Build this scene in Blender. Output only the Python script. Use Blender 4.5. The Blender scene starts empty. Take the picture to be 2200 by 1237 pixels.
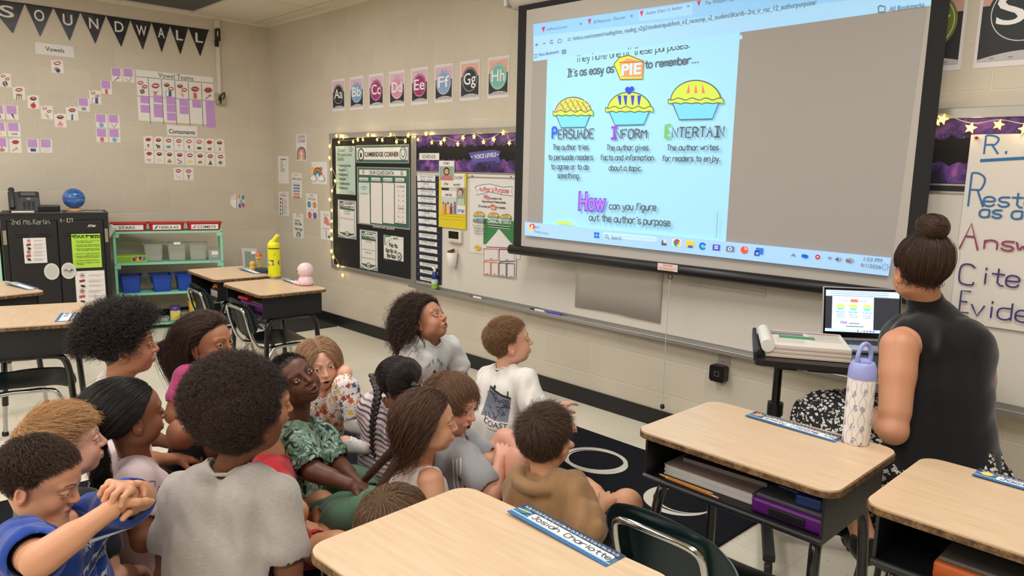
import bpy, bmesh, math, random
import numpy as np
from mathutils import Vector, Matrix
from mathutils.bvhtree import BVHTree
import openvdb as vdb

SC = bpy.context.scene
COL = SC.collection
R2 = math.radians
random.seed(7)
rng = np.random.default_rng(11)
A3 = lambda *a: np.array(a, float)

# ------------------------------------------------------------------ camera
CAM_F = 1576.77
CAM_P = A3(7.21856, -3.50688, 1.46470)
CAM_FW = A3(-0.71131628, 0.68509345, -0.1570863)
CAM_R = A3(0.69104421, 0.7224848, 0.02176259)
CAM_U = A3(-0.12840187, 0.0930735, 0.98734507)
cam_d = bpy.data.cameras.new('camera')
cam = bpy.data.objects.new('camera', cam_d)
COL.objects.link(cam)
cam_d.sensor_fit = 'HORIZONTAL'
cam_d.sensor_width = 36.0
cam_d.lens = CAM_F * 36.0 / 2200.0
cam_d.clip_start = 0.02
cam.matrix_world = Matrix(((CAM_R[0], CAM_U[0], -CAM_FW[0], CAM_P[0]), (CAM_R[1], CAM_U[1], -CAM_FW[1], CAM_P[1]),
                           (CAM_R[2], CAM_U[2], -CAM_FW[2], CAM_P[2]), (0, 0, 0, 1)))
SC.camera = cam

# ------------------------------------------------------------------ world, lights, exposure
w = bpy.data.worlds.new('world'); SC.world = w; w.use_nodes = True
w.node_tree.nodes['Background'].inputs[0].default_value = (1.0, 0.97, 0.92, 1)
w.node_tree.nodes['Background'].inputs[1].default_value = 0.25
SC.view_settings.view_transform = 'Standard'
SC.view_settings.look = 'None'
SC.view_settings.gamma = 1.0
SC.view_settings.use_curve_mapping = False
SC.view_settings.exposure = 0.30
ROOM = dict(x1=9.6, y1=-7.2, zc=2.842)
TROFFERS = [(x, y) for x in (1.9, 4.4, 6.9) for y in (-1.75, -4.2, -6.2)]
for (lx, ly) in TROFFERS:
    ld = bpy.data.lights.new('troffer_light', 'AREA'); ld.shape = 'RECTANGLE'; ld.size = 0.56; ld.size_y = 1.15
    ld.energy = 27.0 if lx > 3 else 25.0; ld.color = (1.0, 0.98, 0.955)
    lo = bpy.data.objects.new('troffer_light', ld); COL.objects.link(lo); lo.location = (lx, ly, ROOM['zc'] - 0.03)


def unit(v): v = np.asarray(v, float); return v / (np.linalg.norm(v) + 1e-12)


def ray(u, v):
    return CAM_FW + CAM_R * (u - 1100.0) / CAM_F - CAM_U * (v - 618.5) / CAM_F


def P(u, v, d):
    """world point seen at (u, v) at forward distance d"""
    return CAM_P + d * ray(u, v)


def atz(u, v, z=0.0):
    r = ray(u, v); return CAM_P + r * ((z - CAM_P[2]) / r[2])


def aty(u, v, y=0.0):
    r = ray(u, v); return CAM_P + r * ((y - CAM_P[1]) / r[1])


def atx(u, v, x=0.0):
    r = ray(u, v); return CAM_P + r * ((x - CAM_P[0]) / r[0])


def proj(X):
    d = np.asarray(X, float) - CAM_P; z = d @ CAM_FW
    return 1100 + CAM_F * (d @ CAM_R) / z, 618.5 - CAM_F * (d @ CAM_U) / z, z


# ------------------------------------------------------------------ materials
MATS = {}


def lin(c):
    """sRGB 0-255 (tuple or '#rrggbb') to linear"""
    if isinstance(c, str):
        c = tuple(int(c[i:i + 2], 16) for i in (1, 3, 5))
    return tuple((x / 255 / 12.92) if x / 255 <= 0.04045 else ((x / 255 + 0.055) / 1.055) ** 2.4 for x in c[:3]) + (1.0,)


def new_mat(name):
    m = bpy.data.materials.new(name); m.use_nodes = True
    nt = m.node_tree; b = nt.nodes['Principled BSDF']
    return m, nt, b


def mat(c, rough=0.6, metal=0.0, emit=0.0, alpha=1.0, noise=0.0, nscale=40.0, coat=0.0, trans=0.0, spec=0.5, key=None, bump=0.0):
    k = key or ('m', str(c), rough, metal, emit, alpha, noise, nscale, coat, trans, spec, bump)
    if k in MATS: return MATS[k]
    m, nt, b = new_mat('mat_' + str(len(MATS)))
    L = lin(c)
    b.inputs['Base Color'].default_value = L
    b.inputs['Roughness'].default_value = rough
    b.inputs['Metallic'].default_value = metal
    b.inputs['Coat Weight'].default_value = coat
    b.inputs['Specular IOR Level'].default_value = spec
    b.inputs['Transmission Weight'].default_value = trans
    b.inputs['Alpha'].default_value = alpha
    if emit:
        b.inputs['Emission Color'].default_value = L
        b.inputs['Emission Strength'].default_value = emit
    if noise or bump:
        tc = nt.nodes.new('ShaderNodeTexCoord'); n = nt.nodes.new('ShaderNodeTexNoise')
        n.inputs['Scale'].default_value = nscale; n.inputs['Detail'].default_value = 5
        nt.links.new(tc.outputs['Object'], n.inputs['Vector'])
        if noise:
            mx = nt.nodes.new('ShaderNodeMix'); mx.data_type = 'RGBA'
            mx.inputs['A'].default_value = tuple(x * (1 - noise) for x in L[:3]) + (1,)
            mx.inputs['B'].default_value = tuple(min(1, x * (1 + noise)) for x in L[:3]) + (1,)
            nt.links.new(n.outputs['Fac'], mx.inputs['Factor']); nt.links.new(mx.outputs['Result'], b.inputs['Base Color'])
        if bump:
            bp = nt.nodes.new('ShaderNodeBump'); bp.inputs['Strength'].default_value = bump; bp.inputs['Distance'].default_value = 0.004
            nt.links.new(n.outputs['Fac'], bp.inputs['Height']); nt.links.new(bp.outputs['Normal'], b.inputs['Normal'])
    MATS[k] = m
    return m


class NG:
    """tiny node-graph helper"""
    def __init__(s, name):
        s.m, s.nt, s.b = new_mat(name)
        s.tc = s.nt.nodes.new('ShaderNodeTexCoord')
    def n(s, typ, ins=None, **props):
        nd = s.nt.nodes.new('ShaderNode' + typ)
        for k, v in props.items(): setattr(nd, k, v)
        for k, v in (ins or {}).items():
            if hasattr(v, 'is_output'): s.nt.links.new(v, nd.inputs[k])
            else: nd.inputs[k].default_value = v
        return nd
    def ramp(s, fac, stops, interp='LINEAR'):
        nd = s.nt.nodes.new('ShaderNodeValToRGB'); nd.color_ramp.interpolation = interp
        e = nd.color_ramp.elements
        while len(e) < len(stops): e.new(0.5)
        for i, (p, c) in enumerate(stops):
            e[i].position = p; e[i].color = lin(c) if not (isinstance(c, tuple) and len(c) == 4) else c
        s.nt.links.new(fac, nd.inputs[0]); return nd.outputs[0]
    def math(s, op, a, b=0.0):
        nd = s.nt.nodes.new('ShaderNodeMath'); nd.operation = op
        for i, v in enumerate((a, b)):
            if hasattr(v, 'is_output'): s.nt.links.new(v, nd.inputs[i])
            else: nd.inputs[i].default_value = v
        return nd.outputs[0]
    def mix(s, f, a, b):
        nd = s.nt.nodes.new('ShaderNodeMix'); nd.data_type = 'RGBA'
        for k, v in (('Factor', f), ('A', a), ('B', b)):
            if hasattr(v, 'is_output'): s.nt.links.new(v, nd.inputs[k])
            else: nd.inputs[k].default_value = v
        return nd.outputs['Result']
    def base(s, c, rough=0.8):
        if hasattr(c, 'is_output'): s.nt.links.new(c, s.b.inputs['Base Color'])
        else: s.b.inputs['Base Color'].default_value = c
        s.b.inputs['Roughness'].default_value = rough
    def bump(s, h, strength=0.3, dist=0.004):
        bp = s.n('Bump', {'Height': h, 'Strength': strength, 'Distance': dist})
        s.nt.links.new(bp.outputs[0], s.b.inputs['Normal'])


def block_wall_mat(axis, shift):
    g = NG('painted_block_' + axis)
    sp = g.n('SeparateXYZ', {0: g.tc.outputs['Object']})
    a = g.math('ADD', sp.outputs[0 if axis == 'x' else 1], shift)
    cv = g.n('CombineXYZ', {0: a, 1: sp.outputs[2], 2: 0.0})
    br = g.n('TexBrick', {'Vector': cv.outputs[0], 'Scale': 1.0, 'Mortar Size': 0.0045, 'Mortar Smooth': 0.35, 'Brick Width': 0.4064, 'Row Height': 0.2032,
                          'Color1': (1, 1, 1, 1), 'Color2': (0.93, 0.93, 0.93, 1), 'Mortar': (1.06, 1.05, 1.03, 1)}, offset=0.5, offset_frequency=2)
    no = g.n('TexNoise', {'Vector': g.tc.outputs['Object'], 'Scale': 3.0, 'Detail': 4.0})
    nf = g.n('TexNoise', {'Vector': g.tc.outputs['Object'], 'Scale': 160.0, 'Detail': 3.0})
    c = g.mix(no.outputs['Fac'], lin((200, 190, 172)), lin((210, 201, 184)))
    mm = g.n('Mix', {'Factor': 1.0, 'A': c, 'B': br.outputs['Color']}, data_type='RGBA', blend_type='MULTIPLY')
    g.base(mm.outputs['Result'], 0.55)
    h = g.math('SUBTRACT', g.math('MULTIPLY', nf.outputs['Fac'], 0.25), br.outputs['Fac'])
    g.bump(h, 0.55, 0.004)
    return g.m


def tile_floor_mat():
    g = NG('vinyl_tile')
    sp = g.n('SeparateXYZ', {0: g.tc.outputs['Object']})
    br = g.n('TexBrick', {'Vector': g.tc.outputs['Object'], 'Scale': 1.0, 'Mortar Size': 0.0012, 'Mortar Smooth': 0.2, 'Brick Width': 0.3048, 'Row Height': 0.3048,
                          'Color1': (1, 1, 1, 1), 'Color2': (0.95, 0.95, 0.95, 1), 'Mortar': (0.72, 0.70, 0.66, 1)}, offset=0.0)
    st = g.n('Mapping', {'Vector': g.tc.outputs['Object'], 'Scale': (1.0, 2.2, 1.0), 'Rotation': (0, 0, 0.9)})
    v1 = g.n('TexVoronoi', {'Vector': st.outputs[0], 'Scale': 34.0, 'Randomness': 1.0})
    n1 = g.n('TexNoise', {'Vector': g.tc.outputs['Object'], 'Scale': 9.0, 'Detail': 2.0})
    th = g.math('MULTIPLY', n1.outputs['Fac'], 0.34)
    spk = g.math('LESS_THAN', v1.outputs['Distance'], g.math('SUBTRACT', th, 0.045))
    c1 = g.mix(n1.outputs['Fac'], lin((219, 211, 192)), lin((228, 221, 204)))
    c2 = g.mix(g.math('MULTIPLY', spk, 0.62), c1, lin((142, 124, 98)))
    mm = g.n('Mix', {'Factor': 1.0, 'A': c2, 'B': br.outputs['Color']}, data_type='RGBA', blend_type='MULTIPLY')
    g.base(mm.outputs['Result'], 0.3)
    g.b.inputs['Specular IOR Level'].default_value = 0.4
    return g.m


def ceiling_mat():
    g = NG('ceiling_tile')
    br = g.n('TexBrick', {'Vector': g.n('Mapping', {'Vector': g.tc.outputs['Object'], 'Location': (0.12, 0.16, 0)}).outputs[0], 'Scale': 1.0, 'Mortar Size': 0.006, 'Mortar Smooth': 0.1,
                          'Brick Width': 1.2192, 'Row Height': 0.6096, 'Color1': (1, 1, 1, 1), 'Color2': (0.98, 0.98, 0.98, 1), 'Mortar': (0.55, 0.53, 0.5, 1)}, offset=0.0)
    nf = g.n('TexNoise', {'Vector': g.tc.outputs['Object'], 'Scale': 120.0, 'Detail': 4.0})
    c = g.mix(nf.outputs['Fac'], lin((214, 205, 188)), lin((226, 218, 202)))
    mm = g.n('Mix', {'Factor': 1.0, 'A': c, 'B': br.outputs['Color']}, data_type='RGBA', blend_type='MULTIPLY')
    g.base(mm.outputs['Result'], 0.9); g.bump(nf.outputs['Fac'], 0.2, 0.002)
    return g.m


def laminate_mat():
    g = NG('maple_laminate')
    mp = g.n('Mapping', {'Vector': g.tc.outputs['Object'], 'Scale': (6.0, 70.0, 10.0)})
    n1 = g.n('TexNoise', {'Vector': mp.outputs[0], 'Scale': 1.0, 'Detail': 6.0, 'Distortion': 0.4})
    c = g.ramp(n1.outputs['Fac'], [(0.25, (198, 168, 135)), (0.75, (212, 185, 153))])
    g.base(c, 0.32)
    return g.m


def edge_mat():
    g = NG('worn_wood_edge')
    n1 = g.n('TexNoise', {'Vector': g.tc.outputs['Object'], 'Scale': 55.0, 'Detail': 8.0, 'Roughness': 0.75})
    c = g.ramp(n1.outputs['Fac'], [(0.35, (52, 36, 22)), (0.5, (104, 76, 46)), (0.68, (160, 124, 80))])
    g.base(c, 0.6); g.bump(n1.outputs['Fac'], 0.6, 0.003)
    return g.m


# ------------------------------------------------------------------ object helpers
def tag(o, label=None, cat=None, group=None, kind=None):
    if label: o['label'] = label
    if cat: o['category'] = cat
    if group: o['group'] = group
    if kind: o['kind'] = kind
    return o


def empty(name, loc=(0, 0, 0), rz=0.0):
    o = bpy.data.objects.new(name, None); COL.objects.link(o); o.location = loc; o.rotation_euler = (0, 0, rz); o.empty_display_size = 0.1
    return o


def np_mesh(name, verts, faces, mats, midx=None, smooth=True):
    me = bpy.data.meshes.new(name)
    verts = np.asarray(verts, np.float32)
    if isinstance(faces, np.ndarray):
        n, k = faces.shape
        me.vertices.add(len(verts)); me.vertices.foreach_set('co', verts.ravel())
        me.loops.add(n * k); me.loops.foreach_set('vertex_index', faces.astype(np.int32).ravel())
        me.polygons.add(n); me.polygons.foreach_set('loop_start', np.arange(0, n * k, k, dtype=np.int32))
        me.polygons.foreach_set('loop_total', np.full(n, k, np.int32))
        me.update(calc_edges=True)
    else:
        me.from_pydata([tuple(map(float, v)) for v in verts], [], [list(map(int, f)) for f in faces])
    for m in mats: me.materials.append(m)
    if midx is not None: me.polygons.foreach_set('material_index', np.asarray(midx, np.int32))
    if smooth: me.polygons.foreach_set('use_smooth', np.ones(len(me.polygons), bool))
    me.update()
    return me


def mesh_obj(name, me, parent=None):
    o = bpy.data.objects.new(name, me); COL.objects.link(o)
    if parent is not None: o.parent = parent
    return o


def copy_tree(o, parent=None):
    c = o.copy(); COL.objects.link(c); c.parent = parent
    for ch in list(o.children): copy_tree(ch, c)
    return c


class MB:
    """mesh builder: collects shapes, each face with a material"""
    def __init__(s): s.v = []; s.f = []; s.m = []; s.mats = []; s.sm = []
    def mi(s, m):
        if m not in s.mats: s.mats.append(m)
        return s.mats.index(m)
    def add(s, vs, fs, m, smooth=False):
        b = len(s.v); s.v += [tuple(map(float, p)) for p in vs]; k = s.mi(m)
        for f in fs: s.f.append([b + int(i) for i in f]); s.m.append(k); s.sm.append(smooth)
        return s
    def box(s, lo, hi, m, bev=0.0, rot=None, piv=None):
        """axis box with optional bevel; rot = Matrix 3x3 about its centre (or piv)"""
        bm = bmesh.new(); bmesh.ops.create_cube(bm, size=1.0)
        lo = Vector(lo); hi = Vector(hi); c = (lo + hi) / 2; d = hi - lo
        for vv in bm.verts: vv.co = Vector((vv.co.x * d.x, vv.co.y * d.y, vv.co.z * d.z))
        if bev: bmesh.ops.bevel(bm, geom=list(bm.edges), offset=min(bev, 0.49 * min(abs(d.x), abs(d.y), abs(d.z))), segments=2, profile=0.5, affect='EDGES')
        if rot is not None:
            pv = Vector(piv) - c if piv is not None else Vector((0, 0, 0))
            for vv in bm.verts: vv.co = rot @ (vv.co - pv) + pv
        return s.bm(bm, m, c)
    def bm(s, bm, m, off=(0, 0, 0), smooth=False):
        bm.verts.index_update(); off = Vector(off)
        s.add([vv.co + off for vv in bm.verts], [[vv.index for vv in f.verts] for f in bm.faces], m, smooth); bm.free(); return s
    def tube(s, pts, r, m, n=10, caps=True, closed=False):
        pts = [np.asarray(p, float) for p in pts]; N = len(pts)
        rs = r if hasattr(r, '__len__') else [r] * N
        up = None; vs = []
        for i in range(N):
            t = (pts[(i + 1) % N] - pts[i - 1]) if closed else (pts[min(i + 1, N - 1)] - pts[max(i - 1, 0)])
            t = t / (np.linalg.norm(t) + 1e-9)
            if up is None: up = np.cross(t, A3(0, 0, 1) if abs(t[2]) < 0.9 else A3(1, 0, 0))
            up = up - t * (up @ t); up /= np.linalg.norm(up) + 1e-9; sd = np.cross(t, up)
            for k in range(n):
                a = 2 * math.pi * k / n; vs.append(pts[i] + rs[i] * (math.cos(a) * up + math.sin(a) * sd))
        fs = []
        for i in range(N if closed else N - 1):
            j = (i + 1) % N
            for k in range(n): fs.append((i * n + k, i * n + (k + 1) % n, j * n + (k + 1) % n, j * n + k))
        s.add(vs, fs, m, True)
        if caps and not closed:
            b = len(s.v); s.add([vs[k] for k in range(n)], [tuple(range(n - 1, -1, -1))], m); s.add([vs[(N - 1) * n + k] for k in range(n)], [tuple(range(n))], m)
        return s
    def lathe(s, prof, m, c=(0, 0, 0), n=24, axis=None):
        """profile [(r, z)...] about z (or rotated by a 3x3)"""
        vs = []; c = np.asarray(c, float); M = np.array(axis) if axis is not None else np.eye(3)
        for r, z in prof:
            for k in range(n):
                a = 2 * math.pi * k / n; vs.append(c + M @ A3(r * math.cos(a), r * math.sin(a), z))
        fs = [(i * n + k, i * n + (k + 1) % n, (i + 1) * n + (k + 1) % n, (i + 1) * n + k) for i in range(len(prof) - 1) for k in range(n)]
        s.add(vs, fs, m, True)
        for i, rev in ((0, True), (len(prof) - 1, False)):
            if prof[i][0] > 1e-5:
                ring = [vs[i * n + k] for k in range(n)]
                s.add(ring, [tuple(range(n - 1, -1, -1)) if rev else tuple(range(n))], m)
        return s
    def prism(s, poly, z0, z1, m, bev=0.0, mtop=None, mside=None):
        n = len(poly)
        s.add([(x, y, z1) for x, y in poly], [tuple(range(n))], mtop or m)
        s.add([(x, y, z0) for x, y in poly], [tuple(range(n - 1, -1, -1))], m)
        vs = [(x, y, z0) for x, y in poly] + [(x, y, z1) for x, y in poly]
        s.add(vs, [(k, (k + 1) % n, n + (k + 1) % n, n + k) for k in range(n)], mside or m)
        return s
    def build(s, name, parent=None, loc=None, rot=None, label=None):
        me = bpy.data.meshes.new(name); me.from_pydata(s.v, [], s.f)
        for m in s.mats: me.materials.append(m)
        me.polygons.foreach_set('material_index', s.m); me.polygons.foreach_set('use_smooth', s.sm); me.update()
        o = mesh_obj(name, me, parent)
        if loc is not None: o.location = loc
        if rot is not None: o.rotation_euler = rot
        if label: o['label'] = label
        return o


def rrect(x0, y0, x1, y1, r, n=6):
    out = []
    for cx, cy, a0 in ((x1 - r, y0 + r, -90), (x1 - r, y1 - r, 0), (x0 + r, y1 - r, 90), (x0 + r, y0 + r, 180)):
        for k in range(n + 1):
            a = R2(a0 + 90 * k / n); out.append((cx + r * math.cos(a), cy + r * math.sin(a)))
    return out


def bez(pts, n=8):
    """smooth Catmull-Rom path through the points"""
    p = [np.asarray(q, float) for q in pts]; out = []
    for i in range(len(p) - 1):
        a = p[max(i - 1, 0)]; b = p[i]; c = p[i + 1]; d = p[min(i + 2, len(p) - 1)]
        for k in range(n):
            t = k / n
            out.append(0.5 * ((2 * b) + (-a + c) * t + (2 * a - 5 * b + 4 * c - d) * t * t + (-a + 3 * b - 3 * c + d) * t ** 3))
    out.append(p[-1]); return out


# ------------------------------------------------------------------ printed sheets
TXT = {}


def text2d(s, weight=0.0):
    k = (s, weight)
    if k not in TXT:
        c = bpy.data.curves.new('glyphs', 'FONT'); c.body = s; c.resolution_u = 4; c.offset = weight
        o = bpy.data.objects.new('glyphs', c); me = o.to_mesh()
        v = np.array([q.co[:2] for q in me.vertices]) if len(me.vertices) else np.zeros((0, 2))
        f = [list(q.vertices) for q in me.polygons]
        o.to_mesh_clear(); bpy.data.objects.remove(o); bpy.data.curves.remove(c)
        TXT[k] = (v, f)
    return TXT[k]


# single-stroke hand lettering, 4 wide x 6 high, below the line is negative; strokes split by |
STROKES = {
    'R': '0006|06264533230|0323|2340', 'A': '002640|1333', 'C': '4536160501104041', 'E': '46060040|0333', 'I': '0646|2620|0040', 'P': '0006|063645433303', 'S': '4536160504133342413010 01'.replace(' ', ''),
    'N': '00064046', 'V': '062046', 'M': '0006234640', 'K': '0006|4603|1340', 'J': '1646|3631200102', 'B': '0006|06364533|0333424100'.replace('424100', '42413000'), 'D': '0006264442200 0'.replace(' ', ''), 'H': '0006|4046|0343', 'W': '0610233046', 'L': '060040', 'T': '0646|2620', 'O': '163645413010010516',
    'a': '443414030110304142|4440', 'b': '0600|0314344341301001', 'c': '4434140301103041', 'd': '4640|4434140301103041', 'e': '02424334140301103041', 'f': '45361610|0434', 'g': '4434140301103042|44413b1b0a', 'h': '0600|0314344340', 'i': '1410|1516', 'j': '343a1b0a|3536', 'k': '0600|4402|1240', 'l': '1610',
    'm': '0400|03142320|23344340', 'n': '0400|0314344340', 'o': '143443413010010314', 'p': '040b|0314344341301001', 'r': '0400|03143444', 's': '44341403123241301001', 't': '26213040|0444', 'u': '0401103041|4440', 'v': '042044', 'w': '0410233044', 'x': '0440|4400', 'y': '0420|442b0b', 'z': '04440040',
    '2': '05163645440040', '4': '360242|3630', '-': '0343', '1': '162620', '0': '163645413010010516', '9': '45361605143445|4520', "'": '1625', '.': '1011', '/': '0046', '6': '4616010030414333', '3': '064624344230 1001'.replace(' ', ''), 'F': '000646|0333', 'Y': '062346|2320', 'U': '060110304146', '!': '1613|1110', '#': '1016|3036|0242|0444', ' ': '',
}


def strokes(s):
    """hand-lettered string -> list of polylines in units where cap height = 1; returns (lines, total width)"""
    x = 0.0; out = []
    for ch in s:
        g = STROKES.get(ch, '')
        wid = 0.42 if ch in "ilI1.'j!" else (0.5 if ch == ' ' else (0.68 if ch in 'tfrsJ' else 0.78))
        for st in g.split('|'):
            dg = lambda ch_: -' ab'.index(ch_) if ch_ in 'ab' else int(ch_)
            pts = [(dg(st[i]), dg(st[i + 1])) for i in range(0, len(st) - 1, 2)]
            if len(pts) > 1: out.append([(x + px / 6.0 * (0.95 if ch != 'm' else 1.1), py / 6.0) for px, py in pts])
        x += wid * 1.05
    return out, max(x - 0.1, 0.1)


def smooth2(pts, it=2):
    for _ in range(it):
        if len(pts) < 3: break
        q = [pts[0]]
        for a, b in zip(pts[:-1], pts[1:]):
            q.append((a[0] * .75 + b[0] * .25, a[1] * .75 + b[1] * .25)); q.append((a[0] * .25 + b[0] * .75, a[1] * .25 + b[1] * .75))
        q.append(pts[-1]); pts = q
    return pts


class Sheet:
    """flat printed thing on a plane: origin O, axes ex, ey (normal ex x ey). Pixel coordinates are unprojected onto that plane when px=True."""
    def __init__(s, O, ex, ey, px=True, eps=0.00025):
        s.O = np.asarray(O, float); s.ex = np.asarray(ex, float); s.ey = np.asarray(ey, float); s.n = np.cross(s.ex, s.ey); s.n /= np.linalg.norm(s.n)
        s.px = px; s.eps = eps; s.lay = 0; s.v = []; s.f = []; s.mi = []; s.mats = []; s.t0 = 0.0; s.rough = 0.6; s.emit = 0.0
    def m(s, p):
        if not s.px: return (float(p[0]), float(p[1]))
        r = ray(p[0], p[1]); t = ((s.O - CAM_P) @ s.n) / (r @ s.n); X = CAM_P + r * t - s.O
        return (float(X @ s.ex), float(X @ s.ey))
    def mk(s, c):
        mt = c if isinstance(c, bpy.types.Material) else mat(c, s.rough, emit=s.emit)
        if mt not in s.mats: s.mats.append(mt)
        return s.mats.index(mt)
    def raw(s, pts, faces, c, lay=None):
        if lay is None: s.lay += 1; lay = s.lay
        h = s.t0 + lay * s.eps; b = len(s.v); k = s.mk(c)
        for (a, q) in pts: s.v.append(s.O + s.ex * a + s.ey * q + s.n * h)
        for f in faces: s.f.append([b + i for i in f]); s.mi.append(k)
        return s
    def poly(s, pts, c, lay=None):
        q = [s.m(p) for p in pts]
        ar = sum(q[i - 1][0] * q[i][1] - q[i][0] * q[i - 1][1] for i in range(len(q)))
        if ar < 0: q = q[::-1]
        return s.raw(q, [list(range(len(q)))], c, lay)
    def box2(s, p0, p1):
        a = s.m(p0); b = s.m(p1); return min(a[0], b[0]), min(a[1], b[1]), max(a[0], b[0]), max(a[1], b[1])
    def rect(s, u0, v0, u1, v1, c, lay=None, r=0.0):
        """rectangle from opposite corners, square to the sheet's axes"""
        x0, y0, x1, y1 = s.box2((u0, v0), (u1, v1))
        q = rrect(x0, y0, x1, y1, r, 4) if r else [(x0, y0), (x1, y0), (x1, y1), (x0, y1)]
        return s.raw(q, [list(range(len(q)))], c, lay)
    def base(s, u0, v0, u1, v1, c, th=0.0008, r=0.0, edge=None):
        """paper or board: a thin slab the rest is printed on"""
        x0, y0, x1, y1 = s.box2((u0, v0), (u1, v1))
        q = rrect(x0, y0, x1, y1, r, 4) if r else [(x0, y0), (x1, y0), (x1, y1), (x0, y1)]
        return s.slab(q, c, th, edge)
    def slab(s, q, c, th, edge=None):
        n = len(q); s.raw(q, [list(range(n))], c, lay=0); b = len(s.v) - n
        for i in range(n): s.v[b + i] = s.v[b + i] + s.n * th
        base = len(s.v); k = s.mk(edge or c)
        for (a, w_) in q: s.v.append(s.O + s.ex * a + s.ey * w_ + s.n * s.t0)
        for i in range(n):
            j = (i + 1) % n; s.f.append([base + i, base + j, b + j, b + i]); s.mi.append(k)
        s.f.append([base + i for i in range(n - 1, -1, -1)]); s.mi.append(k)
        s.t0 += th; return s
    def ell(s, u, v, ru, rv, c, lay=None, n=24, a0=0, a1=360):
        x, y = s.m((u, v)); x2, _ = s.m((u + ru, v)); _, y2 = s.m((u, v - rv)); rx = abs(x2 - x); ry = abs(y2 - y)
        q = [(x + rx * math.cos(R2(a0 + (a1 - a0) * k / n)), y + ry * math.sin(R2(a0 + (a1 - a0) * k / n))) for k in range(n + (a1 - a0 < 360))]
        return s.raw(q, [list(range(len(q)))], c, lay)
    def ring(s, u, v, ru, rv, wpx, c, lay=None, n=28, a0=0, a1=360):
        x, y = s.m((u, v)); x2, _ = s.m((u + ru, v)); _, y2 = s.m((u, v - rv)); rx = abs(x2 - x); ry = abs(y2 - y); wd = rx * wpx / ru
        q = []; cl = a1 - a0 >= 360; N = n if cl else n + 1
        for k in range(N):
            a = R2(a0 + (a1 - a0) * k / n); q += [(x + rx * math.cos(a), y + ry * math.sin(a)), (x + (rx - wd) * math.cos(a), y + (ry - wd) * math.sin(a))]
        fs = [[2 * k, 2 * ((k + 1) % N), 2 * ((k + 1) % N) + 1, 2 * k + 1] for k in range(N if cl else N - 1)]
        return s.raw(q, fs, c, lay)
    def pline(s, q, wd, c, lay=None, closed=False, rise=0.0):
        """ribbon along plane points q of width wd (metres)"""
        q = [np.asarray(p, float) for p in q]; N = len(q); L = []
        for i in range(N):
            a = q[i - 1] if (i > 0 or closed) else q[i]; b = q[(i + 1) % N] if (i < N - 1 or closed) else q[i]
            t = b - a; t = t / (np.linalg.norm(t) + 1e-9); nn = A3(-t[1], t[0]) * wd / 2; L += [q[i] + nn, q[i] - nn]
        fs = [[2 * i + 1, 2 * ((i + 1) % N) + 1, 2 * ((i + 1) % N), 2 * i] for i in range(N if closed else N - 1)]
        b = len(s.v); s.raw([tuple(p) for p in L], fs, c, lay)
        if rise:
            for i in range(2 * N): s.v[b + i] = s.v[b + i] + s.n * rise * (i // 2) / N
        return s
    def line(s, pts, wd, c, lay=None, closed=False, sm=0):
        q = [s.m(p) for p in pts]
        if sm: q = smooth2(q, sm)
        return s.pline(q, wd, c, lay, closed)
    def text(s, t, u0, v0, u1, hpx, c, weight=0.0, lay=None, shear=0.0, v1=None, hand=False, wd=None):
        """text whose baseline starts at (u0, v0), ends level at u1, capital height hpx pixels"""
        x0, y0 = s.m((u0, v0)); x1, y1 = s.m((u1, v1 if v1 is not None else v0)); hh = abs(s.m((u0, v0 - hpx))[1] - y0)
        if v1 is None: y1 = y0
        return s.text_at(t, x0, y0, x1 - x0, hh, c, weight, lay, shear, y1 - y0, hand, wd)
    def text_at(s, t, x0, y0, W, hh, c, weight=0.0, lay=None, shear=0.0, rise=0.0, hand=False, wd=None):
        if lay is None: s.lay += 1; lay = s.lay
        if hand:
            ls, tw = strokes(t); kx = W / tw
            for i, l in enumerate(ls):
                q = [(x0 + px * kx + shear * py * hh, y0 + py * hh + rise * px / tw) for px, py in (smooth2(l, 2) if len(l) > 4 else l)]
                s.pline(q, wd or hh * 0.11, c, lay + (i % 3), rise=0.0002)
            s.lay = max(s.lay, int(lay) + 3)
            return s
        v, f = text2d(t, weight)
        if len(v) == 0: return s
        xmin, xmax = v[:, 0].min(), v[:, 0].max(); kx = W / max(xmax - xmin, 1e-4); ky = hh / 0.70
        q = [(x0 + (p[0] - xmin) * kx + shear * p[1] * ky, y0 + p[1] * ky + rise * (p[0] - xmin) / max(xmax - xmin, 1e-4)) for p in v]
        return s.raw(q, f, c, lay)
    def build(s, name, parent=None, label=None, cat=None, group=None, kind=None):
        me = np_mesh(name, np.array(s.v), s.f, s.mats, s.mi, smooth=False)
        o = mesh_obj(name, me, parent); tag(o, label, cat, group, kind); return o


EX, EY, EZ = A3(1, 0, 0), A3(0, 1, 0), A3(0, 0, 1)


def on_right(off=0.0, px=True): return Sheet((0, -off, 0), EX, EZ, px)
def on_left(off=0.0, px=True): return Sheet((off, 0, 0), EY, EZ, px)
# ------------------------------------------------------------------ the room itself
def slab_obj(name, lo, hi, m):
    o = MB().box(lo, hi, m).build(name); o['kind'] = 'structure'; return o


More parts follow.
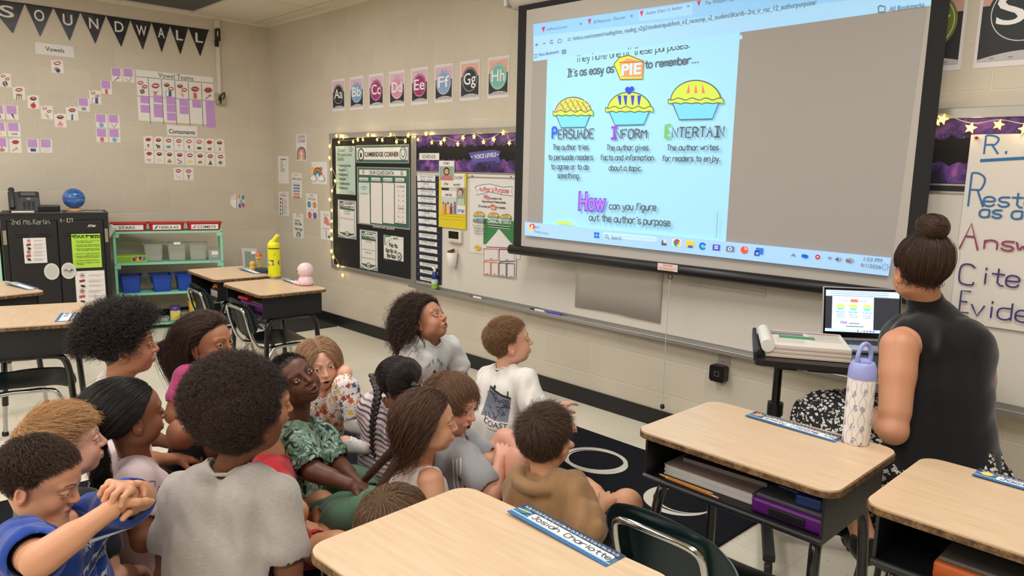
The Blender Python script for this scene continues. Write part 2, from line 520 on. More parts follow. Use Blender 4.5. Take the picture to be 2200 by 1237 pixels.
M_BLACK = mat((22, 22, 23), 0.5); M_ALU = mat((176, 174, 170), 0.35, 0.7); M_WHITE = mat((228, 224, 216), 0.5); M_CHROME = mat((190, 190, 188), 0.12, 1.0)
M_WBOARD = mat((214, 209, 198), 0.25, spec=0.4); M_PIN = mat((16, 16, 17), 0.85); M_PAPER = (226, 222, 216)
X1, Y1, ZC = ROOM['x1'], ROOM['y1'], ROOM['zc']
slab_obj('floor', (-0.2, Y1 - 0.2, -0.12), (X1 + 0.2, 0.2, 0.0), tile_floor_mat())
slab_obj('ceiling', (-0.2, Y1 - 0.2, ZC), (X1 + 0.2, 0.2, ZC + 0.1), ceiling_mat())
slab_obj('wall_left', (-0.2, Y1 - 0.2, 0), (0.0, 0.2, ZC), block_wall_mat('y', 0.214))
slab_obj('wall_right', (0.0, 0.0, 0), (X1 + 0.2, 0.2, ZC), block_wall_mat('x', -1.0599))
slab_obj('wall_far', (X1, Y1 - 0.2, 0), (X1 + 0.2, 0.0, ZC), block_wall_mat('y', 0.0))
slab_obj('wall_near', (0.0, Y1 - 0.2, 0), (X1, Y1, ZC), block_wall_mat('x', 0.0))
M_BASE = mat((24, 24, 25), 0.45)
slab_obj('baseboard_right', (0.0, -0.012, 0.0), (X1, 0.0, 0.1016), M_BASE)
slab_obj('baseboard_left', (0.0, Y1, 0.0), (0.012, -0.012, 0.1016), M_BASE)
M_TRIM = mat((222, 215, 200), 0.6)
slab_obj('trim_1', (0.0, -0.022, ZC - 0.022), (X1, 0.0, ZC), M_TRIM)
slab_obj('trim_2', (0.0, Y1, ZC - 0.022), (0.022, -0.022, ZC), M_TRIM)

# unlit ceiling fixture
a = atz(416, 22.5, ZC); b = atz(474, 2.5, ZC); c = atz(268, 0, ZC)
x0, x1 = min(a[0], b[0], c[0]), a[0] + 0.0
cl = empty('ceiling_light', (a[0] + 0.61, a[1] - 0.305, ZC)); tag(cl, 'unlit grey light panel set in the ceiling above the pennant banner', 'ceiling light')
MB().box((-0.61, -0.305, -0.006), (0.61, 0.305, 0.0), mat((74, 74, 74), 0.5)).build('diffuser', cl)
mb = MB()
for lo, hi in (((-0.62, -0.315, -0.012), (0.62, -0.297, 0)), ((-0.62, 0.297, -0.012), (0.62, 0.315, 0)), ((-0.62, -0.297, -0.012), (-0.602, 0.297, 0)), ((0.602, -0.297, -0.012), (0.62, 0.297, 0))): mb.box(lo, hi, mat((200, 195, 184), 0.5))
mb.build('frame', cl)

# ------------------------------------------------------------------ boards on the whiteboard wall
BX0, BXM, BX1, BZ0, BZ1 = 1.165, 2.452, 7.6, 0.545, 1.765
bb = empty('bulletin_board', (BX0, 0, BZ0)); tag(bb, 'black covered bulletin board under star lights beside the calming corner posters', 'bulletin board')
MB().box((0.04, -0.014, 0.03), (BXM - BX0 - 0.03, 0.0, BZ1 - BZ0 - 0.04), M_PIN).build('pin_surface', bb)
mb = MB(); W_, H_ = BXM - BX0, BZ1 - BZ0
for lo, hi in (((0, -0.022, 0), (W_, 0, 0.035)), ((0, -0.022, H_ - 0.045), (W_, 0, H_)), ((0, -0.022, 0.035), (0.042, 0, H_ - 0.045)), ((W_ - 0.035, -0.022, 0.035), (W_, 0, H_ - 0.045))): mb.box(lo, hi, M_ALU, 0.003)
mb.build('frame', bb)
wb = empty('whiteboard', (BXM, 0, BZ0)); tag(wb, 'long white dry erase board with aluminium frame and pen tray behind the screen', 'whiteboard')
W_ = BX1 - BXM
MB().box((0.0, -0.012, 0.02), (W_, 0.0, 0.90), M_WBOARD).build('writing_surface', wb)
mb = MB(); mb.box((0, -0.022, H_ - 0.045), (W_, 0, H_), M_ALU, 0.003); mb.box((0.0, -0.02, 0.02), (0.03, 0, H_ - 0.045), M_ALU, 0.003); mb.build('frame', wb)
mb = MB(); mb.box((0.0, -0.07, -0.012), (W_, -0.004, -0.002), M_ALU, 0.002); mb.box((0, -0.074, -0.014), (W_, -0.066, 0.010), M_ALU, 0.003); mb.box((0, -0.016, -0.002), (W_, 0, 0.022), M_ALU, 0.002)
mb.build('pen_tray', wb)
MB().box((0.03, -0.014, 0.90), (W_, 0.0, H_ - 0.045), M_PIN).build('pin_strip', wb)
mb = MB(); mb.box((0.03, -0.02, 0.868), (W_, -0.012, 0.876), M_ALU); mb.box((0.03, -0.021, 0.9), (W_, -0.012, 0.907), M_ALU); mb.box((3.3, -0.019, 0.876), (W_, -0.012, 0.9), M_BLACK); mb.build('rail', wb)

# scalloped galaxy border paper along the pin strip
def galaxy_mat():
    if 'galaxy' in MATS: return MATS['galaxy']
    g = NG('galaxy_print'); n = g.n('TexNoise', {'Vector': g.tc.outputs['Object'], 'Scale': 9.0, 'Detail': 6.0, 'Distortion': 0.6})
    c = g.ramp(n.outputs['Fac'], [(0.32, (22, 16, 40)), (0.46, (58, 36, 96)), (0.58, (104, 66, 140)), (0.68, (170, 96, 160)), (0.8, (96, 120, 190))])
    v = g.n('TexVoronoi', {'Vector': g.tc.outputs['Object'], 'Scale': 60.0}); st = g.math('LESS_THAN', v.outputs['Distance'], 0.07)
    g.base(g.mix(st, c, (0.9, 0.9, 1, 1)), 0.7); MATS['galaxy'] = g.m; return g.m


def scallop(name, xa, xb, z, dz, label, thick=0.0016):
    s = on_right(0.0145, px=False); n = int((xb - xa) / 0.06); pts = [(xa, z), (xb, z)]; q = []
    for i in range(n * 4 + 1):
        x = xb - (xb - xa) * i / (n * 4); q.append((x, z + dz + (0.014 * abs(math.sin(math.pi * i / 4)) + 0.006 * math.sin(i * 0.7)) * (1 if dz > 0 else -1)))
    poly = pts + q
    if dz < 0: poly = poly[::-1]
    m = len(poly); k = s.raw(poly[::1], [list(range(m))], galaxy_mat(), 1)
    b = len(s.v) - m
    for i in range(m): s.v.append(s.v[b + i] - s.n * thick)
    kk = s.mk(galaxy_mat())
    for i in range(m): j = (i + 1) % m; s.f.append([b + i, b + j, b + m + j, b + m + i]); s.mi.append(kk)
    return s.build(name, None, label, 'border')


scallop('border_strip', 2.49, 7.55, BZ1 - 0.046, -0.07, 'purple galaxy border with scalloped edge along the top of the pin strip')
scallop('border_strip', 2.49, 7.55, 1.455, 0.075, 'purple galaxy border with scalloped edge along the bottom of the pin strip')
# ------------------------------------------------------------------ projector screen
SO = A3(3.81,-0.20,0.0); SEX = A3(2.35,0.10,0.0); SEX = SEX / np.linalg.norm(SEX); SN = np.cross(SEX,EZ)
def on_screen(off=0.0,px=True): return Sheet(SO + SN * off,SEX,EZ,px)
_s = on_screen()
SXA = _s.m((1103,540))[0]; SXB = _s.m((1990,470))[0]; SZ0 = 0.962; SZ1 = 2.50
scr = empty('projector_screen',SO); tag(scr,'pull-down projector screen showing a lesson about three pies','projector screen')
def into(o,root):
    o.parent = root; o.matrix_parent_inverse = Matrix.Translation(root.location).inverted() if root.rotation_euler.z == 0 else root.matrix_basis.inverted(); return o
s = on_screen(px=False)
s.slab([(SXA,SZ0),(SXB,SZ0),(SXB,SZ1),(SXA,SZ1)],mat((26,26,27),0.8),0.002)
into(s.build('border_fabric'),scr)
BW = _s.m((1146,300))[0] - SXA
BWL = _s.m((1121,500))[0] - SXA; BWR = SXB - _s.m((1952,470))[0]
s = on_screen(0.0024,px=False); s.rough = 0.9
s.slab([(SXA + BWL,SZ0 + 0.02),(SXB - BWR,SZ0 + 0.02),(SXB - BWR,SZ1 - 0.06),(SXA + BWL,SZ1 - 0.06)],mat((186,180,172),0.9),0.0006)
into(s.build('screen_fabric'),scr)
mb = MB(); L0 = SO + SEX * (SXA - 0.03) + EZ * SZ0; L1 = SO + SEX * (SXB + 0.03) + EZ * SZ0
mb.tube([L0,L0 + SEX * 0.004,L1 - SEX * 0.004,L1],[0.026,0.031,0.031,0.026],mat((24,24,26),0.4),20); into(mb.build('weight_bar'),scr)
mb = MB(); C0 = SO + SEX * (SXA - 0.07) + EZ * 2.53; C1 = SO + SEX * (SXB + 0.07) + EZ * 2.53
mb.tube([C0 + EY * 0.03,C1 + EY * 0.03],0.065,mat((205,200,190),0.4,0.2),24); mb.box(C0 + A3(-0.02,-0.05,-0.06),C0 + A3(0.015,0.2,0.08),mat((196,194,190),0.35,0.4),0.01); mb.box(C1 + A3(-0.015,-0.05,-0.06),C1 + A3(0.02,0.12,0.08),mat((196,194,190),0.35,0.4),0.01)
into(mb.build('casing'),scr)
cl_ = SO + SEX * _s.m((1441,569))[0] + EZ * SZ0
s = Sheet(cl_ + SN * 0.0305 + EZ * 0.008,SEX,EZ,px=False); s.slab([(-0.062,-0.018),(0.062,-0.018),(0.062,0.02),(-0.062,0.02)],(232,216,206),0.0008)
s.text_at('CAUTION',-0.03,0.006,0.06,0.010,(200,60,50),0.02)
for i in range(3): s.pline([(-0.055,-0.002 - i * 0.006),(0.055 - 0.01 * i,-0.002 - i * 0.006)],0.0018,(200,120,110))
into(s.build('caution_label'),scr)
# pull cord
ct = SO + SEX * _s.m((1440,592))[0] + EZ * (SZ0 - 0.03); cb = aty(1423,873,ct[1] + 0.02)
mb = MB(); mb.tube([ct + A3(0.014 * math.cos(t),0,-0.014 + 0.014 * math.sin(t)) for t in np.linspace(0,6.28,14)[:-1]],0.0022,M_BLACK,6,False,True)
mb.tube(bez([ct + A3(0,0,-0.028),ct * 0.6 + cb * 0.4 + A3(-0.004,0,0),cb],8),0.0022,mat((205,200,190),0.7),6)
mb.lathe([(0.001,-0.016),(0.010,-0.012),(0.014,0),(0.010,0.012),(0.001,0.016)],M_BLACK,cb,14); into(mb.build('pull_cord'),scr)

# ---- what the projector throws on it
EM = 0.25
P_BG = (166,222,250); P_BAR = (168,216,252); P_TAB = (150,205,250); P_GREY = (164,158,153); P_TXT = (98,106,110); P_Y = (206,228,96); P_CY = (128,216,246)
s = on_screen(0.0034); s.emit = EM; s.rough = 0.9; s.eps = 0.00012
def pm(c,e=None): return mat(c,0.95,emit=EM if e is None else e,spec=0.0)
s.poly([(1146,62),(2003,-62),(1912,590),(1133,478)],pm(P_GREY,0.10))
s.poly([(1176,120),(1592,40),(1558,540),(1166,486)],pm(P_BG))
s.text('They have one of these purposes.',1238,134,1483,16,pm(P_TXT),hand=True,v1=103,wd=0.0055)
s.poly([(1146,55),(2003,-70),(2000,12),(1146,132)],pm(P_BAR)); s.poly([(1190,128),(1595,75),(1595,84),(1480,96),(1190,131)],pm(P_BG))
s.poly([(1146,52),(2003,-70),(2003,-20),(1146,78)],pm(P_TAB)); s.poly([(1372,24),(1487,6),(1489,32),(1374,46)],pm(P_BAR))
for t,u0,v0,u1,v1,hp in (('myPascoConnect',1175,66,1219,60,6),('All Resources - Discover',1275,51,1344,40,7),('Anchor Chart 12: Author',1388,32,1466,19,7),('The William Hoy Inter',1514,11,1600,-2,8)):
    s.text(t,u0,v0,u1,hp,pm(P_TXT),v1=v1)
for u,v in ((1248,51),(1357,34),(1479,13)): s.text('x',u - 3,v + 3,u + 3,7,pm(P_TXT))
for u,v in ((1168,64),(1267,47),(1379,30),(1502,8)): s.poly([(u - 4,v - 5),(u + 4,v - 7),(u,v + 6)],pm((214,70,110)))
s.text('hmhco.com/content/reading/into_reading_v2/g2/student/epub/hmh_ir2_racecmp_v2_student/#cards--2re_ir_rac_12_authorpurpose/',1232,87,1754,9,pm(P_TXT),v1=10)
for pts in ([(1157,96),(1151,96.5),(1154,93)],[(1151,96.5),(1154,99)],[(1167,94),(1173,93)]): s.line(pts,0.004,pm(P_TXT))
s.ring(1186,90,3.5,4.5,1.1,pm(P_TXT),a0=40,a1=340); s.line([(1199,92),(1199,87),(1203,83),(1207,86),(1207,91),(1199,92)],0.003,pm(P_TXT)); s.line([(1220,87),(1227,86)],0.003,pm(P_TXT)); s.line([(1220,83),(1227,82)],0.003,pm(P_TXT))
s.text('Pasco Bookmarks',1159,121,1201,7,pm(P_TXT),v1=114); s.line([(1149,117),(1149,124),(1155,123),(1155,117),(1149,117)],0.003,pm(P_TXT))
for du,dv in ((0,0),(5,-.7),(0,5),(5,4.3)): s.ring(1210 + du,109 + dv,2.2,2.2,0.9,pm(P_TXT))
s.line([(1888,14),(1888,27),(1902,25),(1902,14),(1896,14),(1893,12),(1888,14)],0.004,pm(P_TXT)); s.text('All Bookmarks',1911,25,1986,10,pm(P_TXT),v1=15)
s.text("It's as easy as",1220,165,1319,16,pm(P_TXT),hand=True,v1=155,wd=0.007); s.text('to remember...',1386,147,1502,16,pm(P_TXT),hand=True,v1=135,wd=0.007)
# pie slice
s.poly([(1320,138),(1332,124),(1352,119),(1384,132),(1382,170),(1334,171)],pm(P_Y)); s.poly([(1333,136),(1350,125),(1384,133),(1382,166),(1336,166)],pm((250,158,112))); s.line([(1320,138),(1332,124),(1352,119),(1384,132),(1382,170),(1334,171),(1320,138)],0.006,pm((150,110,50)))
s.text('PIE',1336,162,1378,23,pm((196,232,250)),0.03); s.line([(1331,134),(1384,133)],0.004,pm((180,100,60)))
def pie(u,v,w_,hgt,kind):
    """u, v centre of the rim"""
    s.poly([(u - w_ * .42,v + 6),(u + w_ * .42,v + 4),(u + w_ * .30,v + hgt * .42),(u - w_ * .30,v + hgt * .44)],pm(P_CY)); s.line([(u - w_ * .42,v + 6),(u - w_ * .30,v + hgt * .44),(u + w_ * .30,v + hgt * .42),(u + w_ * .42,v + 4)],0.006,pm(P_TXT))
    dome = [(u - w_ * .46 * math.cos(t),v - hgt * .50 * math.sin(t) + 2) for t in np.linspace(0,math.pi,22)]; s.poly(dome[::-1],pm(P_Y)); s.line(dome,0.006,pm(P_TXT))
    if kind == 0:
        for k in range(-3,4):
            a_ = [(u + k * w_ * .12 - w_ * .10,v),(u + k * w_ * .12 + w_ * .05,v - hgt * .44 * math.sqrt(max(0,1 - (k * .25) ** 2)))]; s.line(a_,0.012,pm((244,170,150)))
        for k in range(-2,3): s.line([(u + k * w_ * .14 + w_ * .12,v),(u + k * w_ * .14 - w_ * .06,v - hgt * .4 * math.sqrt(max(0,1 - (k * .28) ** 2)))],0.009,pm((150,168,60)))
    if kind == 1:
        for k in (-1.5,-.6,.5,1.5): s.poly([(u + k * w_ * .14 - w_ * .04,v - hgt * .38),(u + k * w_ * .14 + w_ * .04,v - hgt * .38),(u + k * w_ * .13 + w_ * .02,v - hgt * .12),(u + k * w_ * .13 - w_ * .01,v - hgt * .12)],pm((70,88,214)))
        for du,dv in ((-4,-.55),(5,-.56),(0,-.48)): s.ell(u + du,v + hgt * dv,5,5.5,pm((70,88,214)))
    if kind == 2:
        for k in (-1,0,1): s.poly([(u + k * w_ * .14 - w_ * .03,v - hgt * .18),(u + k * w_ * .14 + w_ * .03,v - hgt * .18),(u + k * w_ * .12,v - hgt * .40)],pm((226,132,120)))
    rim = [(u - w_ / 2 + w_ * i / 18,v - 4 + 2.5 * math.sin(i * 1.4)) for i in range(19)]; rb = [(u + w_ / 2 - w_ * i / 18,v + 7 - 3 * abs(math.sin(i * 0.9))) for i in range(19)]
    s.poly(rim + rb,pm(P_Y)); s.line(rim + rb + rim[:1],0.005,pm(P_TXT))
pie(1233,243,86,72,0); pie(1354,235,102,78,1); pie(1497,217,118,92,2)
for c_,r_,u0,u1,u2,v0,hh in (('P','ERSUADE',1189,1202,1279,298,24),('I','NFORM',1315,1325,1393,298,24),('E','NTERTAIN',1432,1447,1559,296,27)):
    col = {'P': (70,110,220),'I': (150,90,220),'E': (130,190,90)}[c_]
    s.text(c_,u0,v0,u1 - 3,hh,pm(col),hand=True,wd=0.014); s.text(r_,u1,v0,u2,hh * 0.78,pm(P_TXT),hand=True,wd=0.0085)
for t,u0,u1,v0 in (('The author tries',1191,1267,322),('to persuade readers',1181,1277,343),('to agree or to do',1187,1268,363),('something.',1201,1250,382),('The author gives',1307,1396,323),('facts and information',1294,1408,344),('about a topic.',1312,1384,366),('The author writes',1437,1547,323),('for readers to enjoy.',1427,1552,346)):
    s.text(t,u0,v0,u1,11.5,pm(P_TXT),hand=True,wd=0.0052)
s.line([(1356,358),(1356,370)],0.004,pm(P_TXT))
s.text('How',1246,450,1306,38,pm((128,70,200)),0.05); s.text('How',1248,449,1304,36,pm((178,130,244)),0.015)
s.text('can you figure',1313,449,1414,14,pm(P_TXT),hand=True,wd=0.0065,v1=452); s.text("out the author's purpose?",1270,473,1453,14,pm(P_TXT),hand=True,wd=0.0065,v1=486)
s.poly([(1198,480),(1204,473),(1209,478),(1214,471),(1220,478),(1225,474),(1238,484)],pm(P_Y))
s.text('Copyright All rights reserved',1541,508,1545,2,pm(P_TXT)) if False else s.line([(1543,510),(1546,455)],0.003,pm((140,160,170)))
# taskbar
s.poly([(1132,476),(1918,553),(1912,592),(1132,505)],pm((170,212,252)))
s.ell(1148,486,6,6,pm((236,96,70))); s.ell(1144,492,5,4,pm((250,206,110))); s.text('1',1146,489,1149,6,pm((255,255,255))); s.text('89\u00b0F',1153,491,1164,6,pm(P_TXT)); s.text('Mostly sunny',1152,499,1183,6,pm((120,130,140)),v1=504)
for du,dv in ((0,0),(6,.6),(0,7),(6,7.6)): s.rect(1281 + du,498 + dv,1286 + du,504 + dv,pm((40,120,220)))
s.rect(1299,498,1417,520,pm((196,230,255)),r=0.018); s.ring(1308,507,3.5,3.5,1,pm(P_TXT)); s.line([(1311,510),(1313,513)],0.004,pm(P_TXT)); s.text('Search',1318,513,1340,8,pm(P_TXT))
s.rect(1426,516,1436,527,pm((90,100,110))); s.rect(1430,513,1437,522,pm((210,215,220)))
s.rect(1449,512,1468,530,pm((206,232,255)),r=0.01)
for a0,a1,c_ in ((30,150,(226,70,56)),(150,270,(66,160,80)),(270,390,(250,200,60))): s.ring(1459,521,7.5,8,4.5,pm(c_),a0=a0,a1=a1)
s.ell(1459,521,3.2,3.4,pm((60,120,240)))
s.rect(1479,516,1495,531,pm((250,206,70))); s.rect(1483,526,1493,532,pm((50,110,210)))
s.ring(1514,528,7.5,8,4,pm((30,120,210)),a0=20,a1=330); s.ell(1516,530,3,3,pm((80,200,190)))
s.rect(1536,524,1551,538,pm((84,92,200))); [s.rect(1540 + a_,527 + b_,1543 + a_,530 + b_,pm((230,240,255))) for a_,b_ in ((0,0),(4,0),(0,4),(4,4))]
s.rect(1565,527,1582,541,pm((120,136,160)),r=0.006); s.ell(1573,534,4,4,pm((220,240,255))); s.ell(1573,534,2,2,pm((80,100,200)))
s.ell(1604,536,8,8,pm((236,90,70))); s.poly([(1604,536),(1604,528),(1612,536)],pm((250,190,170)))
s.rect(1629,531,1644,546,pm((60,130,220))); s.rect(1626,537,1636,549,pm((24,70,170))); s.text('W',1628,547,1635,7,pm((255,255,255)))
s.line([(1705,549),(1709,545),(1713,550)],0.005,pm(P_TXT)); s.ell(1732,549,6,4,pm((30,110,220))); s.ell(1736,550,5,4,pm((30,110,220))); s.ell(1761,551,5,5,pm((200,60,60))); s.ell(1761,551,2,2,pm((250,220,220)))
for r_ in (2,4.5,7): s.ring(1787,558,r_,r_,1.2,pm(P_TXT),a0=45,a1=135)
s.poly([(1799,554),(1802,554),(1806,550),(1806,562),(1802,558),(1799,558)],pm(P_TXT)); [s.ring(1806,556,r_,r_,1,pm(P_TXT),a0=-45,a1=45) for r_ in (3.5,6)]
s.ring(1830,559,9,5,1.2,pm(P_TXT)); s.rect(1823,556,1833,562,pm((160,110,90)))
s.text('1:53 PM',1860,559,1899,8,pm(P_TXT)); s.text('9/1/2026',1853,572,1897,8,pm(P_TXT))
for r_ in range(8): s.line([(1906 + 9 * math.cos(r_ * .785) * .5,572 + 8 * math.sin(r_ * .785) * .5),(1906 + 9 * math.cos(r_ * .785),572 + 8 * math.sin(r_ * .785))],0.004,pm((130,150,190)))
into(s.build('projected_image'),scr)
# ------------------------------------------------------------------ papers on the walls
PAP = (232,228,222); LIP = (168,62,62); INK = (48,46,46); NOTE = (196,150,212)


def lips(s,u,v,w_,h_,opn=0.5,c=LIP):
    q = [(u - w_,v),(u - w_ * .55,v - h_ * .75),(u - w_ * .18,v - h_),(u,v - h_ * .75),(u + w_ * .18,v - h_),(u + w_ * .55,v - h_ * .75),(u + w_,v),(u + w_ * .5,v + h_ * .9),(u,v + h_),(u - w_ * .5,v + h_ * .9)]
    s.poly(q,c)
    if opn: s.ell(u,v,w_ * .66,h_ * opn,(236,222,214) if opn < 0.5 else (70,20,24))
    if opn >= 0.5: s.ell(u,v - h_ * .22,w_ * .5,h_ * .18,(240,232,226))


PIC = {
    'berry': lambda s,u,v,r: (s.ell(u + r * .2,v + r * .2,r * .7,r * .7,(44,74,130)),s.line([(u - r * .8,v + r * .2),(u - r * .7,v - r * .6),(u,v - r * .7)],0.006,(70,90,110))),
    'table': lambda s,u,v,r: (s.ell(u,v - r * .4,r,r * .35,(150,128,100)),[s.line([(u + k * r * .7,v - r * .2),(u + k * r * .75,v + r)],0.006,(132,110,84)) for k in (-1,0,1)]),
    'apple': lambda s,u,v,r: (s.ell(u,v + r * .15,r * .85,r * .8,(196,58,48)),s.line([(u,v - r * .5),(u + r * .3,v - r)],0.005,(90,60,40))),
    'cone': lambda s,u,v,r: (s.poly([(u - r * .5,v - r * .3),(u + r * .4,v - r * .1),(u + r * .7,v + r)],(196,140,80)),s.ell(u - r * .1,v - r * .4,r * .55,r * .5,(232,200,120))),
    'octopus': lambda s,u,v,r: (s.ell(u,v - r * .2,r * .5,r * .6,(232,148,148)),[s.line([(u,v),(u + math.cos(a) * r,v + abs(math.sin(a)) * r * .9)],0.006,(232,148,148)) for a in (0.1,.6,1.1,2.0,2.5,3.0)]),
    'arrow': lambda s,u,v,r: s.poly([(u,v - r),(u + r * .5,v - r * .2),(u + r * .2,v - r * .2),(u + r * .35,v + r),(u - r * .35,v + r),(u - r * .2,v - r * .2),(u - r * .5,v - r * .2)],(44,110,160)),
    'ball': lambda s,u,v,r: (s.ell(u,v,r * .8,r * .8,(64,150,200)),s.ring(u,v,r * .5,r * .5,r * .12,(220,235,240))),
    'redball': lambda s,u,v,r: s.ell(u,v,r * .8,r * .9,(214,110,100)),
    'book': lambda s,u,v,r: (s.rect(u,v - r,u + r,v + r,(58,92,140)),s.rect(u - r,v - r * .9,u,v + r * .9,(240,240,240)),s.line([(u - r,v - r * .9),(u - r,v + r * .9),(u,v + r * .9),(u,v - r * .9),(u - r,v - r * .9)],0.004,(90,90,120))),
    'rug': lambda s,u,v,r: s.poly([(u - r,v - r * .6),(u + r,v - r * .5),(u + r,v + r * .5),(u - r * .8,v + r * .5)],(52,82,124)),
    'red': lambda s,u,v,r: s.rect(u - r * .6,v - r,u + r * .6,v + r,(210,96,76)),
    'spoon': lambda s,u,v,r: (s.line([(u - r,v + r * .7),(u + r * .5,v - r * .4)],0.006,(110,108,104)),s.ell(u + r * .6,v - r * .5,r * .4,r * .3,(120,118,112))),
    'bird': lambda s,u,v,r: (s.poly([(u - r,v - r * .5),(u,v + r),(u + r,v - r),(u + r * .2,v - r * .1),(u,v - r * .3)],(190,120,70))),
    'drum': lambda s,u,v,r: (s.ell(u,v,r * .8,r * .9,(110,84,74)),s.line([(u - r * .4,v - r * .8),(u + r * .4,v + r * .8)],0.005,(220,210,200))),
    'bee': lambda s,u,v,r: (s.ell(u,v,r * .4,r * .8,(196,150,50)),s.ell(u - r * .6,v,r * .5,r * .3,(226,214,190)),s.ell(u + r * .6,v,r * .5,r * .3,(226,214,190)),s.ell(u,v - r * .4,r * .4,r * .3,(40,34,30))),
    'dog': lambda s,u,v,r: (s.ell(u,v - r * .2,r * .7,r * .35,(96,80,74)),[s.line([(u + k * r,v),(u + k * r,v + r * .8)],0.006,(96,80,74)) for k in (-.5,-.2,.3,.55)],s.ell(u - r * .8,v - r * .5,r * .35,r * .3,(70,56,50))),
    'fish': lambda s,u,v,r: (s.ell(u + r * .1,v,r * .7,r * .6,(70,160,170)),s.poly([(u - r * .4,v),(u - r,v - r * .6),(u - r,v + r * .6)],(58,140,150))),
    'jar': lambda s,u,v,r: (s.rect(u - r * .5,v - r * .7,u + r * .5,v + r,(222,226,226)),s.rect(u - r * .55,v - r,u + r * .55,v - r * .7,(90,90,96))),
    'kite': lambda s,u,v,r: (s.poly([(u,v - r),(u + r * .5,v - r * .3),(u,v + r * .3),(u - r * .6,v - r * .5)],(110,66,60)),s.line([(u,v + r * .3),(u + r * .6,v + r)],0.004,(120,110,100))),
    'leaf': lambda s,u,v,r: (s.ell(u,v,r,r * .55,(52,120,70)),s.line([(u - r,v),(u + r,v + r * .3)],0.004,(30,80,44))),
    'mouse': lambda s,u,v,r: (s.ell(u,v + r * .2,r * .8,r * .5,(140,104,80)),s.ell(u + r * .6,v - r * .2,r * .3,r * .35,(170,130,104))),
    'nest': lambda s,u,v,r: (s.poly([(u - r * .4,v + r),(u + r * .1,v - r),(u + r * .5,v + r * .2)],(176,124,84))),
    'pig': lambda s,u,v,r: (s.ell(u,v,r * .8,r * .45,(222,160,176)),[s.line([(u + k * r,v),(u + k * r,v + r * .8)],0.006,(222,160,176)) for k in (-.5,.5)],s.ell(u - r * .8,v - r * .1,r * .3,r * .3,(214,140,160))),
    'sheep': lambda s,u,v,r: s.ring(u,v,r * .8,r * .6,r * .2,(196,190,186)),
    'hat': lambda s,u,v,r: (s.ell(u,v + r * .4,r,r * .35,(150,110,76)),s.rect(u - r * .45,v - r * .6,u + r * .45,v + r * .3,(166,124,88))),
    'worm': lambda s,u,v,r: s.line([(u - r,v - r * .8),(u + r,v + r * .5),(u,v + r),(u - r * .8,v + r * .6)],0.007,(60,56,60)),
    'sun': lambda s,u,v,r: s.ell(u,v,r * .7,r * .7,(236,214,120)),
    'tiger': lambda s,u,v,r: (s.ell(u,v,r * .9,r * .45,(212,148,66)),[s.line([(u + k * r,v),(u + k * r,v + r * .8)],0.007,(190,124,56)) for k in (-.6,.6)],[s.line([(u + k * r,v - r * .4),(u + k * r,v + r * .2)],0.004,(60,44,30)) for k in (-.3,0,.3)]),
    'witch': lambda s,u,v,r: (s.poly([(u,v - r),(u + r * .7,v + r * .7),(u - r * .7,v + r * .7)],(96,70,84)),s.ell(u,v + r * .7,r,r * .2,(80,58,70))),
    'tree': lambda s,u,v,r: (s.ell(u,v - r * .1,r * .8,r * .7,(76,110,60)),s.ell(u + r * .2,v,r * .3,r * .3,(180,190,120))),
    'needle': lambda s,u,v,r: (s.line([(u - r,v - r * .6),(u + r * .8,v + r * .4)],0.004,(150,146,140)),s.ring(u + r * .6,v + r * .5,r * .3,r * .2,r * .08,(150,146,140))),
    'zip': lambda s,u,v,r: (s.line([(u - r * .5,v - r),(u,v),(u,v + r)],0.008,(140,66,66)),s.line([(u + r * .5,v - r),(u,v)],0.008,(140,66,66))),
    'key': lambda s,u,v,r: (s.ell(u + r * .3,v - r * .2,r * .45,r * .4,(222,160,80)),s.line([(u,v),(u - r,v + r * .6)],0.010,(222,160,80))),
    'chess': lambda s,u,v,r: (s.poly([(u - r * .5,v - r),(u + r * .3,v - r),(u + r,v + r)],(60,50,50))),
    'wave': lambda s,u,v,r: [s.line([(u + k * r,v - r * .3),(u + k * r + r * .3,v + r * .3)],0.005,(90,84,84)) for k in (-.8,-.3,.2,.7)],
    'cherry': lambda s,u,v,r: (s.ell(u,v + r * .2,r,r * .6,(190,130,120)),s.line([(u,v - r * .4),(u - r * .2,v - r)],0.005,(90,60,50))),
    'brush': lambda s,u,v,r: [s.line([(u + k * r,v - r * .6),(u + k * r + r * .4,v + r * .5)],0.005,(50,50,54)) for k in (-.8,-.4,0,.4)],
    'vee': lambda s,u,v,r: s.line([(u - r,v - r * .6),(u,v + r * .8),(u + r,v - r * .6)],0.006,(140,130,120)),
}


